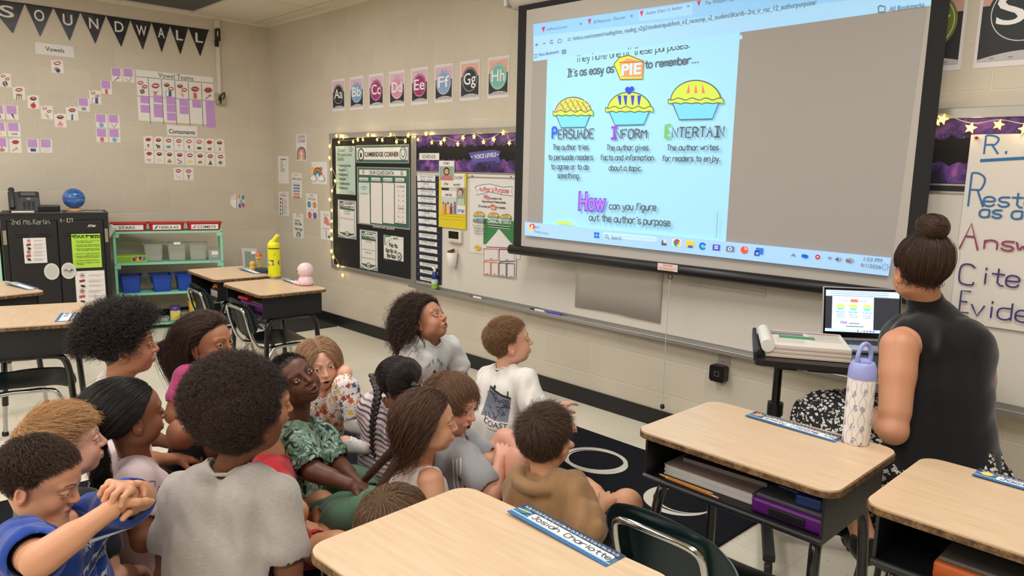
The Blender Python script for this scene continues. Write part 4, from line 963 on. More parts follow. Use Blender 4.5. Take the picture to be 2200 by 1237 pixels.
for u,v in ((1031,463),(1062,465),(1089,468)):
    s.poly([(u - 10,v + 1),(u + 10,v + 2),(u + 7,v + 8),(u - 7,v + 7)],(150,196,214)); q = [(u - 12 * math.cos(t),v + 1 - 9 * math.sin(t)) for t in np.linspace(0,math.pi,14)]; s.poly(q[::-1],(226,196,96)); s.line(q + q[:1],.004,(90,70,40)); [s.line([(u + k * 4 - 1,v - 1),(u + k * 3,v - 6)],.004,(120,80,50)) for k in (-1,0,1)]
s.text('PERSUADE',1019,477.5,1046,7,INK,hand=True,wd=.004)
for k,t in enumerate(('The author tries','to persuade readers','to agree or to do','something.')): s.text(t,1018 + k * 1.5,485 + k * 5.5,1046,3,(130,124,120),hand=True,wd=.002)
s.poly([(1029 + (8 if k % 2 else 5.5) * math.cos(k * .393),531 + (6.5 if k % 2 else 4.5) * math.sin(k * .393)) for k in range(16)],(232,190,70)); s.text('HOW',1025,532.5,1033,3,(180,120,40),.02)
for u,v in ((1018.5,378),(1102,380)): s.ell(u,v,1.6,1.6,(40,40,40))
s.build('chart_paper',None,"chart paper headed Author's Purpose pinned beside the projector screen",'chart')
s = on_right(OW + .004); s.base(1039,469,1108,600,(222,216,214),0.001); s.rect(1039.3,469,1107.7,533,(58,128,72))
for k in range(9): a0 = math.pi * (.05 + k * .1); s.poly([(1073,500),(1073 + 40 * math.cos(a0),500 - 38 * math.sin(a0) - (0)),(1073 + 40 * math.cos(a0 + .13),500 - 38 * math.sin(a0 + .13))],(76,146,88)) if False else None
s.poly([(1073,492),(1039.5,530),(1039.5,534),(1107.5,536),(1107.5,532)],(222,216,214)); s.poly([(1071,492),(1099,533),(1046,531)],(226,220,218)); s.line([(1045,530),(1100,533)],.006,(120,50,60)); s.text('CHARACTER TRAITS',1048,478,1098,8,(236,236,230),.03,v1=481); s.rect(1048,482,1097.5,492,(226,226,222),r=.012); s.text('Title',1051,486.5,1056,3,INK)
for (u0,v0,u1,v1,c_) in ((1040,534,1071,559,(206,110,60)),(1073,535,1106,561,(70,50,80)),(1040,562,1054,591,(214,110,60)),(1056,563,1071,592,(214,110,60)),(1073,564,1088,594,(50,60,90)),(1090,565,1106,596,(50,60,90))): s.line([(u0,v0),(u1,v0 + 1),(u1,v1),(u0,v1),(u0,v0)],.006,c_); s.line([((u0 + u1) / 2 - 3,v1 - 3),((u0 + u1) / 2 + 3,v1 - 3)],.003,INK)
s.build('traits_poster',None,'green topped CHARACTER TRAITS poster overlapping the chart paper','poster')

# right hand chart paper in marker
s = on_right(OW + .010,px=False); a = aty(2089,289,-OW - .01); b = aty(2046,690,-OW - .01); cx0 = a[0] - 0.004; ctop = a[2]; cbot = b[2]; cw = 0.82
s.slab([(cx0,cbot),(cx0 + cw,cbot),(cx0 + cw,ctop),(cx0,ctop)],(218,211,202),0.0012); s2 = on_right(OW + .0112); s2.lay = 2
BL,RD,PU = (36,104,160),(140,50,90),(58,48,110)
def hw(t,u0,v0,hpx,c,wide=1.0,wd=0.007):
    x0,y0 = s2.m((u0,v0)); hh = abs(s2.m((u0,v0 - hpx))[1] - y0); _,tw = strokes(t); s2.text_at(t,x0,y0,tw * hh * wide,hh,c,hand=True,wd=wd)
hw('R. A. C. E',2114,331,40,BL,1.05); s2.line([(2106,345),(2260,336)],0.012,BL)
hw('R',2080,443,72,BL,.62); hw('estate the',2112,442,30,BL,1.12); hw('as a',2104,466,25,BL,1.15); hw('statement',2200,466,25,BL)
hw('A',2062,534,56,RD,.98); hw('nswer',2115,534,29,RD,1.3)
hw('C',2060,609,44,PU,1.0); hw('ite Text',2110,609,36,PU,1.05)
hw('E',2062,669,46,PU,.62); hw('vidence',2086,676,36,PU,1.08)
s.v += s2.v; k0 = len(s.v) - len(s2.v)
for f_,m_ in zip(s2.f,s2.mi): s.f.append([k0 + i for i in f_]); s.mi.append(s.mk(s2.mats[m_]))
s.ell = None; co = s.build('chart_paper',None,'large chart paper with handwritten R. A. C. E steps beside the teacher','chart')
pp = aty(2099,296,-OW - .012); mb = MB(); mb.lathe([(0.001,0.014),(0.006,0.012),(0.004,0.006),(0.006,0)],mat((176,40,44),0.3),pp + A3(0,-.002,0),12,axis=[[1,0,0],[0,0,-1],[0,1,0]]); mb.build('push_pin',None); o_ = bpy.data.objects['push_pin']; tag(o_,'red push pin in the corner of the R. A. C. E chart','push pin')

# blank flip pad and ruled strip on the whiteboard below the screen
a = aty(1239,540,-.02); b = aty(1417,698,-.02); n = 14; vs = []; fs = []
for i in range(n + 1):
    t = i / n; x = a[0] + (b[0] - a[0]) * t
    for j in range(2):
        z = (a[2] + .25) if j == 0 else b[2] + 0.01 + 0.012 * math.sin(t * 3.0) * (1 if t < .6 else .6); y = -.016 - (0.006 * math.sin(t * math.pi * .9) + .004 if j else 0.002)
        vs += [(x,y,z),(x,y + .004,z)]
for i in range(n):
    b0 = i * 4; fs += [(b0,b0 + 2,b0 + 6,b0 + 4),(b0 + 1,b0 + 5,b0 + 7,b0 + 3),(b0 + 2,b0 + 3,b0 + 7,b0 + 6),(b0,b0 + 4,b0 + 5,b0 + 1)]
fs += [(0,1,3,2),(n * 4,n * 4 + 2,n * 4 + 3,n * 4 + 1)]
mb = MB(); mb.add(vs,fs,mat((216,210,202),0.6),True); tag(mb.build('flip_pad'),'blank white chart pad hanging on the whiteboard below the screen','paper pad')
s = on_right(.0135); s.base(1480,585,1644,640,mat((206,201,192),.4),0.001)
for v0,v1 in ((604,628),(612,636)): s.line([(1481,v0),(1643,v1)],.002,(150,146,140))
s.line([(1504,588),(1504,612)],.002,(150,146,140)); s.build('ruled_strip',None,'faint ruled paper strip on the whiteboard under the screen bar','paper')

# ------------------------------------------------------------------ star lights
M_STAR = mat((255,214,104),0.4,emit=1.9); M_STARB = mat((255,236,160),0.4,emit=5.0); M_WIRE = mat((206,196,170),0.5)
def star_mb(p,r,n_pts,rot,ax,ay,an):
    mb = MB(); vs = [p + an * 0.007,p - an * 0.003]
    for k in range(n_pts * 2): a_ = rot + math.pi * k / n_pts; rr = r if k % 2 == 0 else r * .46; vs.append(p + rr * (math.cos(a_) * ax + math.sin(a_) * ay))
    fs = []
    for k in range(n_pts * 2): i,j = 2 + k,2 + (k + 1) % (n_pts * 2); fs += [(0,i,j),(1,j,i)]
    mb.add(vs,fs,M_STAR); mb.lathe([(.0005,-.005),(.004,0),(.0005,.005)],M_STARB,p + an * 0.008,8); return mb
def strand(px,label,off,r=0.021,rs=3):
    rr = random.Random(rs); pts = [aty(u,v,-off) for u,v in px]; root = empty('star_string_light',pts[0]); tag(root,label,'string lights')
    wire = []
    for p in pts: wire.append(p + A3(0,.004,r * .9))
    mb = MB(); mb.tube(bez(wire,5),0.0016,M_WIRE,5); into(mb.build('wire'),root)
    for i,p in enumerate(pts):
        st = star_mb(p - A3(0,.004,0),r * rr.uniform(.85,1.15),5,rr.uniform(0,1.2),EX,EZ,A3(rr.uniform(-.3,.3),-1,0)); into(st.build('star_lamp'),root)
        if i % 2 == 0:
            l = bpy.data.lights.new('star_glow','POINT'); l.energy = 0.10; l.color = (1,.72,.32); l.shadow_soft_size = .012; lo = bpy.data.objects.new('star_glow',l); COL.objects.link(lo); lo.location = tuple(p + A3(0,-.022,0))
Z4 = lambda u,v: (580 + u / 3.436,270 + v / 3.436)
TOP = [(495,75),(545,85),(513,122),(618,118),(652,103),(690,103),(728,70),(795,103),(833,107),(893,67),(938,118),(1002,113),(1025,70),(1097,103),(1155,60),(1198,123),(1265,128),(1290,103),(1390,135),(1428,88),(1510,80),(1580,120),(1655,100),(1725,52),(1770,128),(1850,100),(1930,85)]
LEFT = [(495,75),(445,150),(443,237),(455,322),(485,407),(462,480),(445,545),(460,625),(460,705),(458,775),(460,835),(458,925),(470,970),(505,1033),(540,1103)]
strand([Z4(*p) for p in TOP],'warm star string light along the top of the boards left of the screen',0.035)
strand([Z4(*p) for p in LEFT[1:]],'warm star string light hanging down the left edge of the black board',0.035,rs=5)
strand([(2012,262),(2026,256),(2086,275),(2146,268),(2202,277),(2260,270)],'warm star string light above the R. A. C. E chart',0.04,0.022,rs=9)
# ------------------------------------------------------------------ furniture
M_TOP,M_EDGE = laminate_mat(),edge_mat()
M_STEEL = mat((26,27,29),0.38,0.0,bump=0.15,nscale=300); M_TUBE = mat((20,20,22),0.22,coat=0.3)
M_SHELL = mat((18,42,46),0.28,noise=0.15,nscale=12)


def make_desk(name='student_desk'):
    r = empty(name)
    mb = MB(); q = rrect(-.305,-.225,.305,.225,.05,7); q2 = rrect(-.302,-.222,.302,.222,.047,7)
    mb.prism(q,.680,.695,M_EDGE); mb.prism(q2,.695,.7,M_TOP); mb.build('desk_top',r)
    mb = MB(); t = .008
    x0,x1,y0,y1,z0,z1 = -.275,.275,-.20,.19,.545,.680
    mb.box((x0,y0,z0),(x1,y1,z0 + t),M_STEEL); mb.box((x0,y1 - t,z0),(x1,y1,z1),M_STEEL); mb.box((x0,y0,z0),(x0 + t,y1,z1),M_STEEL); mb.box((x1 - t,y0,z0),(x1,y1,z1),M_STEEL)
    mb.tube([(x0,y0,z0 + .008),(x1,y0,z0 + .008)],.011,M_STEEL,10); mb.box((x0 + t,y0 + .01,z1 - .006),(x1 - t,y1,z1),M_STEEL)
    mb.build('book_box',r)
    for sx in (-1,1):
        for sy in (-1,1):
            f = (sx * .262,sy * .195,0.0); up = (sx * .245,sy * .165,.46)
            mb = MB(); mb.tube(bez([(sx * .256,sy * .183,.17),(sx * .250,sy * .174,.34),up,(sx * .238,sy * .140,.522),(sx * .236,sy * .08,.535),(sx * .236,0,.535)],5),.0155,M_TUBE,12)
            lg = mb.build('leg',r)
            mb = MB(); mb.tube([(sx * .256,sy * .183,.20),(sx * .2615,sy * .194,.012)],.0115,M_CHROME,10); mb.lathe([(.006,.03),(.015,.022),(.017,.008),(.014,0)],M_BLACK,(sx * .262,sy * .195,0),12); mb.build('foot_tube',lg)
    return r


def grid_shell(fn,nu,nv,th,m):
    mb = bmesh.new(); vs = [[mb.verts.new(fn(-1 + 2 * i / nu,-1 + 2 * j / nv)) for j in range(nv + 1)] for i in range(nu + 1)]
    for i in range(nu):
        for j in range(nv): mb.faces.new((vs[i][j],vs[i + 1][j],vs[i + 1][j + 1],vs[i][j + 1]))
    bmesh.ops.solidify(mb,geom=mb.faces[:],thickness=th); bmesh.ops.recalc_face_normals(mb,faces=mb.faces[:]); return mb


def sq_disc(u,v,p=.42):
    """square to rounded square"""
    k = max(abs(u),abs(v),1e-6); l = math.hypot(u,v); f = k / l if l > 0 else 1; return u * (1 - p * .35 * v * v),v * (1 - p * .35 * u * u)


def make_chair(name='school_chair'):
    r = empty(name)
    def seat(u,v):
        a,b = sq_disc(u,v); z = .362 - .016 * (1 - a * a) * (1 - .4 * b) + .010 * a * a
        if b > .55: z -= .10 * (b - .55) ** 1.6
        if b < -.6: z += .05 * (-b - .6) ** 1.3
        return (a * .195,b * .19,z)
    mb = MB(); mb.bm(grid_shell(seat,18,18,.007,M_SHELL),M_SHELL,smooth=True); mb.build('seat',r)
    def back(u,v):
        a,b = sq_disc(u,v,.8); z = .53 + b * .125; wx = .195 - .012 * max(0,-b); y = -.205 - (z - .40) * .26 - .035 * (1 - a * a) + (.018 * (b - .7) if b > .7 else 0) * -1
        return (a * wx,y,z)
    mb = MB(); mb.bm(grid_shell(back,20,14,.007,M_SHELL),M_SHELL,smooth=True); mb.build('backrest',r)
    mb = MB(); pts = [(-.115,.05,.335),(-.118,-.16,.332),(-.120,-.228,.37),(-.124,-.262,.45),(-.128,-.288,.55),(-.105,-.300,.592),(0,-.306,.600),(.105,-.300,.592),(.128,-.288,.55),(.124,-.262,.45),(.120,-.228,.37),(.118,-.16,.332),(.115,.05,.335)]
    mb.tube(bez(pts,5),.0105,M_CHROME,12); mb.build('back_support',r)
    for sx in (-1,1):
        mb = MB(); mb.tube(bez([(sx * .21,.215,.012),(sx * .185,.165,.20),(sx * .160,.12,.318),(sx * .150,.075,.338),(sx * .148,0,.338)],5),.0115,M_CHROME,12); mb.lathe([(.006,.026),(.0155,.018),(.0155,.003),(.012,0)],M_BLACK,(sx * .21,.216,0),12); mb.build('leg',r)
        mb = MB(); mb.tube(bez([(sx * .215,-.255,.012),(sx * .188,-.20,.19),(sx * .160,-.142,.316),(sx * .150,-.09,.338),(sx * .148,0,.338)],5),.0115,M_CHROME,12); mb.lathe([(.006,.026),(.0155,.018),(.0155,.003),(.012,0)],M_BLACK,(sx * .215,-.257,0),12); mb.build('leg',r)
    return r


DESKS = [((6.247,-1.527),0.0,'light wood student desk under the lavender water bottle'),((6.915,-1.52),0.0,'light wood student desk with an orange box inside, beside the seated teacher'),((6.225,-2.605),0.045,'light wood student desk with the Josiah Charlotte name strip, nearest the camera'),
         ((2.775,-1.365),-0.02,'light wood student desk under the yellow water bottle'),((2.03,-1.325),-0.05,'light wood student desk with a picture card and figurines on it'),((2.935,-2.735),-0.30,'light wood student desk with a bare top and square name tag'),((1.94,-2.79),0.16,'light wood student desk in front of the black laptop cabinet')]
d0 = make_desk(); desks = []
for i,(xy,rz,lb) in enumerate(DESKS):
    o = d0 if i == 0 else copy_tree(d0); o.location = (xy[0],xy[1],0); o.rotation_euler.z = rz; tag(o,lb,'desk','student desks'); desks.append(o)
CHAIRS = [((6.25,-1.775),0.03,'dark green school chair at the desk with the lavender bottle'),((2.80,-1.34),0.0,'dark green school chair at the desk with the yellow bottle'),((2.06,-1.31),0.0,'dark green school chair at the desk with the figurines'),((2.915,-2.75),-0.30,'dark green school chair tucked under the desk with the square name tag')]
c0 = make_chair()
for i,(xy,rz,lb) in enumerate(CHAIRS):
    o = c0 if i == 0 else copy_tree(c0); o.location = (xy[0],xy[1],0); o.rotation_euler.z = rz; tag(o,lb,'chair','school chairs')

# ---- rugs
def rug_mat():
    g = NG('rug_pile'); n = g.n('TexNoise',{'Vector': g.tc.outputs['Object'],'Scale': 240.0,'Detail': 4.0}); g.base(g.mix(n.outputs['Fac'],lin((14,15,20)),lin((34,35,42))),.95); g.bump(n.outputs['Fac'],.8,.004); g.b.inputs['Specular IOR Level'].default_value = .1; return g.m
mb = MB(); mb.box((3.555,-3.55,0.0005),(5.84,-0.385,0.011),rug_mat(),.004)
def rug_ring(cx,cy,rr,seed):
    r_ = random.Random(seed)
    for k in range(3):
        n = 60; ox,oy,rx,ry = cx + r_.uniform(-.022,.022),cy + r_.uniform(-.022,.022),rr * r_.uniform(.80,1.02),rr * r_.uniform(.84,1.02); ph = r_.random() * 6; vs = []; fs = []
        for i in range(n):
            t = 6.283 * i / n; wd = .003 + .0095 * (0.5 + .5 * math.sin(t + ph)) ** 1.5
            for s_ in (-1,1): vs.append((ox + (rx + s_ * wd) * math.cos(t),oy + (ry + s_ * wd) * math.sin(t),.0118 + k * .0003))
        for i in range(n): j = (i + 1) % n; fs.append((2 * i,2 * i + 1,2 * j + 1,2 * j))
        mb.add(vs,fs,mat((206,200,188),.95))
for cx,cy,rr,sd in ((4.95,-.705,.165,1),(5.50,-.76,.165,2),(4.40,-.72,.165,3),(3.86,-.75,.165,4),(5.52,-1.35,.165,5),(4.95,-1.32,.165,6),(4.3,-1.4,.165,7),(3.86,-1.9,.165,8),(5.5,-2.1,.165,9),(5.0,-2.75,.165,10),(5.5,-3.1,.165,11),(4.0,-3.2,.165,12)): rug_ring(cx,cy,rr,sd)
tag(mb.build('rug'),'black classroom rug with white scribbled circles under the seated children','rug')
mb = MB(); q = [(.14,-.03),(.14,-.62)] + [(.14 + 1.13 * i / 24,-.62 - (.012 if i % 2 else 0)) for i in range(1,25)] + [(1.27,-.03)]; mb.prism(q,.0005,.008,mat((38,36,34),.95,bump=.5,nscale=200)); tag(mb.build('floor_mat'),'dark grey floor mat with a ragged edge in the room corner','mat')

# ---- laptop charging cabinet
CB = A3(.45,-2.44,0); ce = A3(.15,.71,0); CWD = np.linalg.norm(ce); ce = ce / CWD; cn = np.cross(ce,EZ); crz = math.atan2(ce[1],ce[0])
def local(o,root): o.parent = root; return o
cab = empty('laptop_cabinet',CB,crz); tag(cab,'black metal laptop charging cabinet with chalk writing and taped notices','cabinet')
M_CAB = mat((20,20,21),.5,bump=.1,nscale=200); CH = 1.048; CD = .42
mb = MB(); mb.box((0,0.004,.06),(CWD,CD,CH),M_CAB,.006); mb.box((-.005,-.012,CH),(CWD + .005,CD,CH + .012),M_CAB,.004); mb.box((0,-.012,.06),(.035,.006,CH),M_CAB); mb.box((CWD - .035,-.012,.06),(CWD,.006,CH),M_CAB); mb.box((.035,-.012,CH - .045),(CWD - .035,.006,CH),M_CAB)
mb.build('body',cab)
mid = CWD / 2 + .005
for k,(xa,xb) in enumerate(((.04,mid - .003),(mid + .003,CWD - .04))):
    mb = MB(); mb.box((xa,-.02,.09),(xb,.002,CH - .05),M_CAB,.004)
    for cx in ((xa + xb) / 2 - .07,(xa + xb) / 2 + .07):
        for z in (CH - .155,CH - .175,.16,.18): mb.box((cx - .042,-.0225,z),(cx + .042,-.019,z + .007),mat((6,6,6),.8))
    dr = mb.build('door',cab)
    hx = mid - .06 if k == 0 else mid + .055; mb = MB(); n = 20; q = [(hx + .052 * math.cos(t),.60 + .066 * math.sin(t)) for t in np.linspace(0,6.283,n + 1)[:-1]]
    q = [(max(min(a,mid - .006),0) if k == 0 else max(a,mid + .006),b) for a,b in q]
    vs = [(a,-.030,b) for a,b in q] + [(a,-.018,b) for a,b in q]; mb.add(vs,[tuple(range(n))[::1],*[(i,n + i,n + (i + 1) % n,(i + 1) % n) for i in range(n)]],mat((214,210,204),.4))
    q2 = [(hx + (a - hx) * .8,.6 + (b - .6) * .8) for a,b in q]; mb.add([(a,-.0305,b) for a,b in q2],[tuple(range(n))],mat((196,192,186),.4))
    if k == 1: mb.lathe([(.001,.004),(.016,.004),(.016,0)],M_CHROME,(hx + .005,-.031,.605),14,axis=[[1,0,0],[0,0,-1],[0,1,0]]); mb.box((hx - .03,-.033,.60),(hx + .035,-.031,.612),mat((120,118,114),.4))
    mb.build('handle',dr)
for hx in (.02,CWD - .02):
    for hz in (.82,.24): MB().box((hx - .012,-.022,hz),(hx + .012,-.01,hz + .11),mat((170,160,140),.35,.6),.002).build('hinge',cab)
for cx in (.06,CWD - .06):
    mb = MB(); mb.lathe([(.03,-.012),(.034,0),(.03,.012)],M_BLACK,(cx,.06,.034),16,axis=[[0,0,1],[1,0,0],[0,1,0]]); mb.box((cx - .02,.03,.03),(cx + .02,.09,.062),M_BLACK); mb.build('caster',cab)
def on_cab(off): return Sheet(CB + cn * off,ce,EZ)
def cab_into(o): o.parent = cab; o.matrix_parent_inverse = cab.matrix_basis.inverted(); return o
CHK = mat((150,148,140),.9)
s = on_cab(.0208)
for t,u0,v0,u1,h_ in (('2nd',24,482,44,10),('Ms.',51,482,70,11),('Kerlin',72,482,107,11)): s.text(t,u0,v0,u1,h_,CHK,hand=True,wd=.0045)
cab_into(s.build('chalk_writing')); s = on_cab(.0208); s.text('4-109',128,478,158,9,CHK,hand=True,wd=.0045)
cab_into(s.build('chalk_writing')); s = on_cab(.0208); s.text('AVer',188,487.5,206,5.5,(214,212,206),.03,shear=.2); cab_into(s.build('logo'))
def notice(u0,v0,u1,v1,label,name='notice'):
    s = on_cab(.0212); s.base(u0,v0,u1,v1,(226,220,216),.0008); w_,h_ = u1 - u0,v1 - v0
    for k,c_ in enumerate(((170,60,60),(150,40,60),(40,40,46),(170,60,60),(190,70,80),(40,40,46))):
        u,v = u0 + w_ * .24,v0 + h_ * (.13 + .15 * k) - 1
        if k in (0,3): s.ring(u,v,w_ * .075,w_ * .08,1.2,c_); s.ell(u,v,w_ * .035,w_ * .03,(60,50,50))
        elif k in (2,5): s.poly([(u - w_ * .07,v - 2),(u + w_ * .06,v - 2),(u + w_ * .11,v + 3),(u - w_ * .02,v + 3)],c_)
        else: s.poly([(u - w_ * .10,v - 1),(u + w_ * .08,v - 3),(u + w_ * .09,v + 2),(u - w_ * .09,v + 4)],c_)
        for j in range(3 if k % 2 else 2): s.line([(u0 + w_ * .44,v - 1.5 + j * 2.2),(u0 + w_ * (.92 if j == 0 else .8),v - 1.5 + j * 2.2 - .3)],.0016,(140,134,132))
    s.build(name,None,label,'notice')
notice(49,511.5,102,564,'white rule notice with red icons on the left cabinet door')
notice(160.5,583,229,657,'white rule notice with red icons below the green sheet on the cabinet')
s = on_cab(.0212); s.base(152.5,503,219.5,573.5,(172,214,66),.0008); s.text('CART #20',156,511.5,215,6.5,(24,26,14),.03,v1=511)
for k,(t,y) in enumerate((('1. KEEP COMPUTERS IN THE CART THEY',519),('HAVE BEEN ASSIGNED',522),('2. DO NOT PULL CABLE WIRES OR',527.5),('REMOVE THEM FROM THE CART',530.5),('3. REPORT ANY COMPUTER ISSUES TO',536),('CART PROBLEM TO MRS OR MR',539),('4. CONTACT COMPUTERS ISSUES',546.5),('5. ASSIGN A COMPUTER TO EACH',551.5),('STUDENT FOR ACCOUNTABILITY',554.5),('6. CHARGE COMPUTERS DAILY',561),('7. REPORT ANY DAMAGE TO DATE',566),('POSSIBLE',569))): s.text(t,161 if t[0].isdigit() else 165,y,214 if len(t) > 22 else 165 + len(t) * 1.9,2.0,(40,60,20),.01)
s.build('notice',None,'lime green sheet headed CART #20 on the right cabinet door','notice')

# things on the cabinet
CT = CH + .0125
def on_top(u,v,x=.30): a_ = atx(u,v,x); return A3(x,a_[1],CT)
ph = on_top(52,449); pr = empty('desk_phone',ph,crz + .05); tag(pr,'dark grey office phone with handset on the black cabinet','phone')
MP = mat((52,54,58),.45); tilt = Matrix.Rotation(R2(52),3,'X')
mb = MB(); mb.box((-.10,-.03,0),(.11,.10,.018),MP,.006); mb.box((-.10,-.02,.015),(.11,.015,.185),MP,.008,rot=Matrix.Rotation(R2(-32),3,'X'),piv=(0,-.02,.015)); mb.build('base',pr)
R_ = Matrix.Rotation(R2(-32),3,'X'); pv = Vector((0,-.02,.015))
def tb(lo,hi,m,name=None,bev=.002):
    mb2 = MB(); c_ = (Vector(lo) + Vector(hi)) / 2; mb2.box(lo,hi,m,bev); mb2.v = [tuple(R_ @ (Vector(v_) - pv) + pv) for v_ in mb2.v]; return mb2
tb((-.03,-.026,.135),(.10,-.018,.182),mat((30,32,34),.3)).build('display',pr); tb((-.015,-.028,.145),(.085,-.025,.172),mat((90,96,92),.2)).build('display_glass',pr)
mb = MB()
for i in range(3):
    for j in range(4): k = tb((-.005 + .03 * i,-.026,.03 + .017 * j),(.015 + .03 * i,-.018,.041 + .017 * j),mat((34,35,38),.5)); mb.add(k.v,k.f,k.mats[0])
k = tb((.02,-.026,.105),(.05,-.018,.125),mat((120,122,124),.3)); mb.add(k.v,k.f,k.mats[0]); mb.build('keypad',pr)
mb = MB(); hs_ = [tuple(R_ @ (Vector(v_) - pv) + pv) for v_ in ((-.075,-.034,.03),(-.075,-.048,.07),(-.075,-.048,.15),(-.075,-.034,.195))]; mb.tube(bez(hs_,5),[.022] * 3 + [.016] * 10 + [.022] * 3,mat((44,46,50),.4),12); mb.build('handset',pr)
p0 = on_top(54,455,.42); tag(MB().box((-.09,-.012,0),(.06,.012,.014),mat((220,218,204),.5),.004).build('marker',None,p0,(0,0,crz)),'white marker pen lying in front of the office phone','marker')
p0 = on_top(106,451,.34); tag(MB().box((-.075,-.03,0),(.075,.035,.055),mat((24,24,26),.35),.012).build('small_box',None,p0,(0,0,crz + .05)),'small flat black box beside the office phone','box')
for u0,v0,u1,v1 in ((8,461,98,456),(118,459,190,455)): pass
a = on_top(160,446); gl = empty('globe_lamp',a); tag(gl,'blue marbled globe lamp on a wooden base on the cabinet','globe lamp')
g = NG('planet'); n_ = g.n('TexNoise',{'Vector': g.n('Mapping',{'Vector': g.tc.outputs['Object'],'Scale': (3,3,26)}).outputs[0],'Scale': 1.6,'Detail': 5.0,'Distortion': 1.2}); g.base(g.ramp(n_.outputs['Fac'],[(.3,(34,66,138)),(.5,(58,104,176)),(.68,(122,158,204))]),.12)
mb = MB(); mb.lathe([(.083 * math.sin(t) + 1e-4,.103 - .083 * math.cos(t)) for t in np.linspace(0,math.pi,22)],g.m,n=32); mb.build('globe',gl)
mb = MB(); mb.lathe([(.001,0),(.058,0),(.060,.006),(.060,.016),(.05,.022),(.03,.022),(.001,.024)],mat((196,156,110),.5,noise=.15),n=28); mb.build('base',gl)
tag(MB().box((-.16,-.11,0),(.16,.11,.0012),mat((96,96,94),.25)).build('paper_sheet',None,tuple(CB + ce * .25 - cn * .16 + EZ * CT),(0,0,crz)),'grey sheet lying under the office phone','paper'); tag(MB().box((-.13,-.11,0),(.13,.11,.0012),mat((120,120,118),.25)).build('paper_sheet',None,tuple(CB + ce * .57 - cn * .16 + EZ * CT),(0,0,crz)),'grey sheet lying under the blue globe lamp','paper')
# pale mint upright edge left of the cabinet
tag(MB().box((-.05,0,0),(-.018,.30,1.02),mat((168,220,196),.5),.004).build('mint_panel',None,CB,(0,0,crz)),'pale mint upright panel standing against the left side of the black cabinet','panel')

# ---- mint shelf
SB = A3(.302,-1.625,0); se = A3(.27,.81,0); SW = .882; se = se / np.linalg.norm(se); sn = np.cross(se,EZ); srz = math.atan2(se[1],se[0])
sh = empty('bookshelf',SB,srz); tag(sh,'mint green open wooden shelf full of bins beside the black cabinet','bookshelf')
M_MINT = mat((142,206,178),.55,noise=.12,nscale=30); SD = .28; LV = [.055,.33,.60,.875]
mb = MB()
for x in (0,SW - .022): MB().box((x,0,0),(x + .022,.022,.888),M_MINT,.002).build('upright',sh); MB().box((x,SD - .022,0),(x + .022,SD,.888),M_MINT,.002).build('upright',sh)
for z in LV: MB().box((0,0,z - .018),(SW,SD,z),M_MINT,.002).build('shelf',sh)
for z in LV:
    for x in (.0,SW - .05): MB().box((x,-.004,z - .05),(x + .05,.012,z - .018),M_MINT,.002).build('bracket',sh)
def shp(x,y,z): return tuple(SB + se * x - sn * y + EZ * z)
def tray(name,w_,d_,h_,m,pos,rz,label,cat,taper=.86,rim=.012,wall=.004,group=None):
    o = empty(name,pos,rz); 
    if label: tag(o,label,cat,group)
    mb = MB(); bw,bd = w_ * taper,d_ * taper
    def ring(a,b,z): return [(x,y,z) for x,y in rrect(-a / 2,-b / 2,a / 2,b / 2,min(a,b) * .1,3)]
    R = [ring(bw,bd,0),ring(w_,d_,h_),ring(w_ + 2 * rim,d_ + 2 * rim,h_),ring(w_ + 2 * rim,d_ + 2 * rim,h_ + .004),ring(w_ - wall,d_ - wall,h_ + .004),ring(bw - wall,bd - wall,.006)]
    n = len(R[0]); vs = [p for r_ in R for p in r_]; fs = [(i * n + k,i * n + (k + 1) % n,(i + 1) * n + (k + 1) % n,(i + 1) * n + k) for i in range(5) for k in range(n)] + [tuple(range(n - 1,-1,-1)),tuple(5 * n + k for k in range(n))]
    mb.add(vs,fs,m); mb.build('bin_body',o); return o
M_RED = mat((188,34,38),.4); M_BLUE = mat((22,72,176),.4); M_YEL = mat((222,176,34),.45); M_CLR = mat((214,218,206),.22,trans=.55,alpha=.62); M_CLR2 = mat((226,224,218),.15,trans=.6,alpha=.55)
for k,(t,x,lb) in enumerate((('STARS',.125,'red bin labelled STARS on top of the mint shelf'),('NEBULAS',.425,'red bin labelled NEBULAS on top of the mint shelf'),('COMETS',.735,'red bin labelled COMETS on top of the mint shelf'))):
    o = tray('storage_bin',.285,.20,.066,M_RED,shp(x,.125,LV[3] + .0005),srz,lb,'bin',.92,.012,group='red bins')
    s = Sheet((0,-.101,0),EX,EZ,px=False); s.slab([(-.11,.012),(.115,.012),(.115,.056),(-.11,.056)],(228,224,220),.001); s.text_at(t,-.06 if k else -.075,.022,.155 if k else .125,.022,(40,38,40),.015)
    if k: s.raw([(-.10,.02),(-.075,.05),(-.068,.044),(-.085,.02)],[[0,1,2,3]],((60,60,80),(200,80,70))[k - 1])
    s.build('label_card',o)
mb = MB(); mb.tube([(0,0,0),(.05,-.02,.085)],.026,mat((224,220,214),.6),16); tag(mb.build('paper_roll',None,shp(-.035,-.035,.845),(0,0,srz)),'rolled white paper leaning by the STARS bin','paper roll')
for k,(x,lb) in enumerate(((.31,'translucent storage tub first in the row on the upper shelf'),(.50,'translucent storage tub with a white tag, middle of the upper shelf'),(.675,'translucent storage tub beside the small clear box'))):
    o = tray('plastic_tub',.155,.20,.155,M_CLR,shp(x,.14,LV[2] + .0005),srz,lb,'tub',.86,.010,group='translucent tubs'); MB().box((-.066,-.07,.006),(.066,.085,.05 + .02 * k),mat((200,202,190),.7),.01).build('contents',o)
    if k == 1: MB().box((-.025,-.11,.15),(.03,-.095,.172),mat((236,234,230),.5),.002).build('white_tag',o)
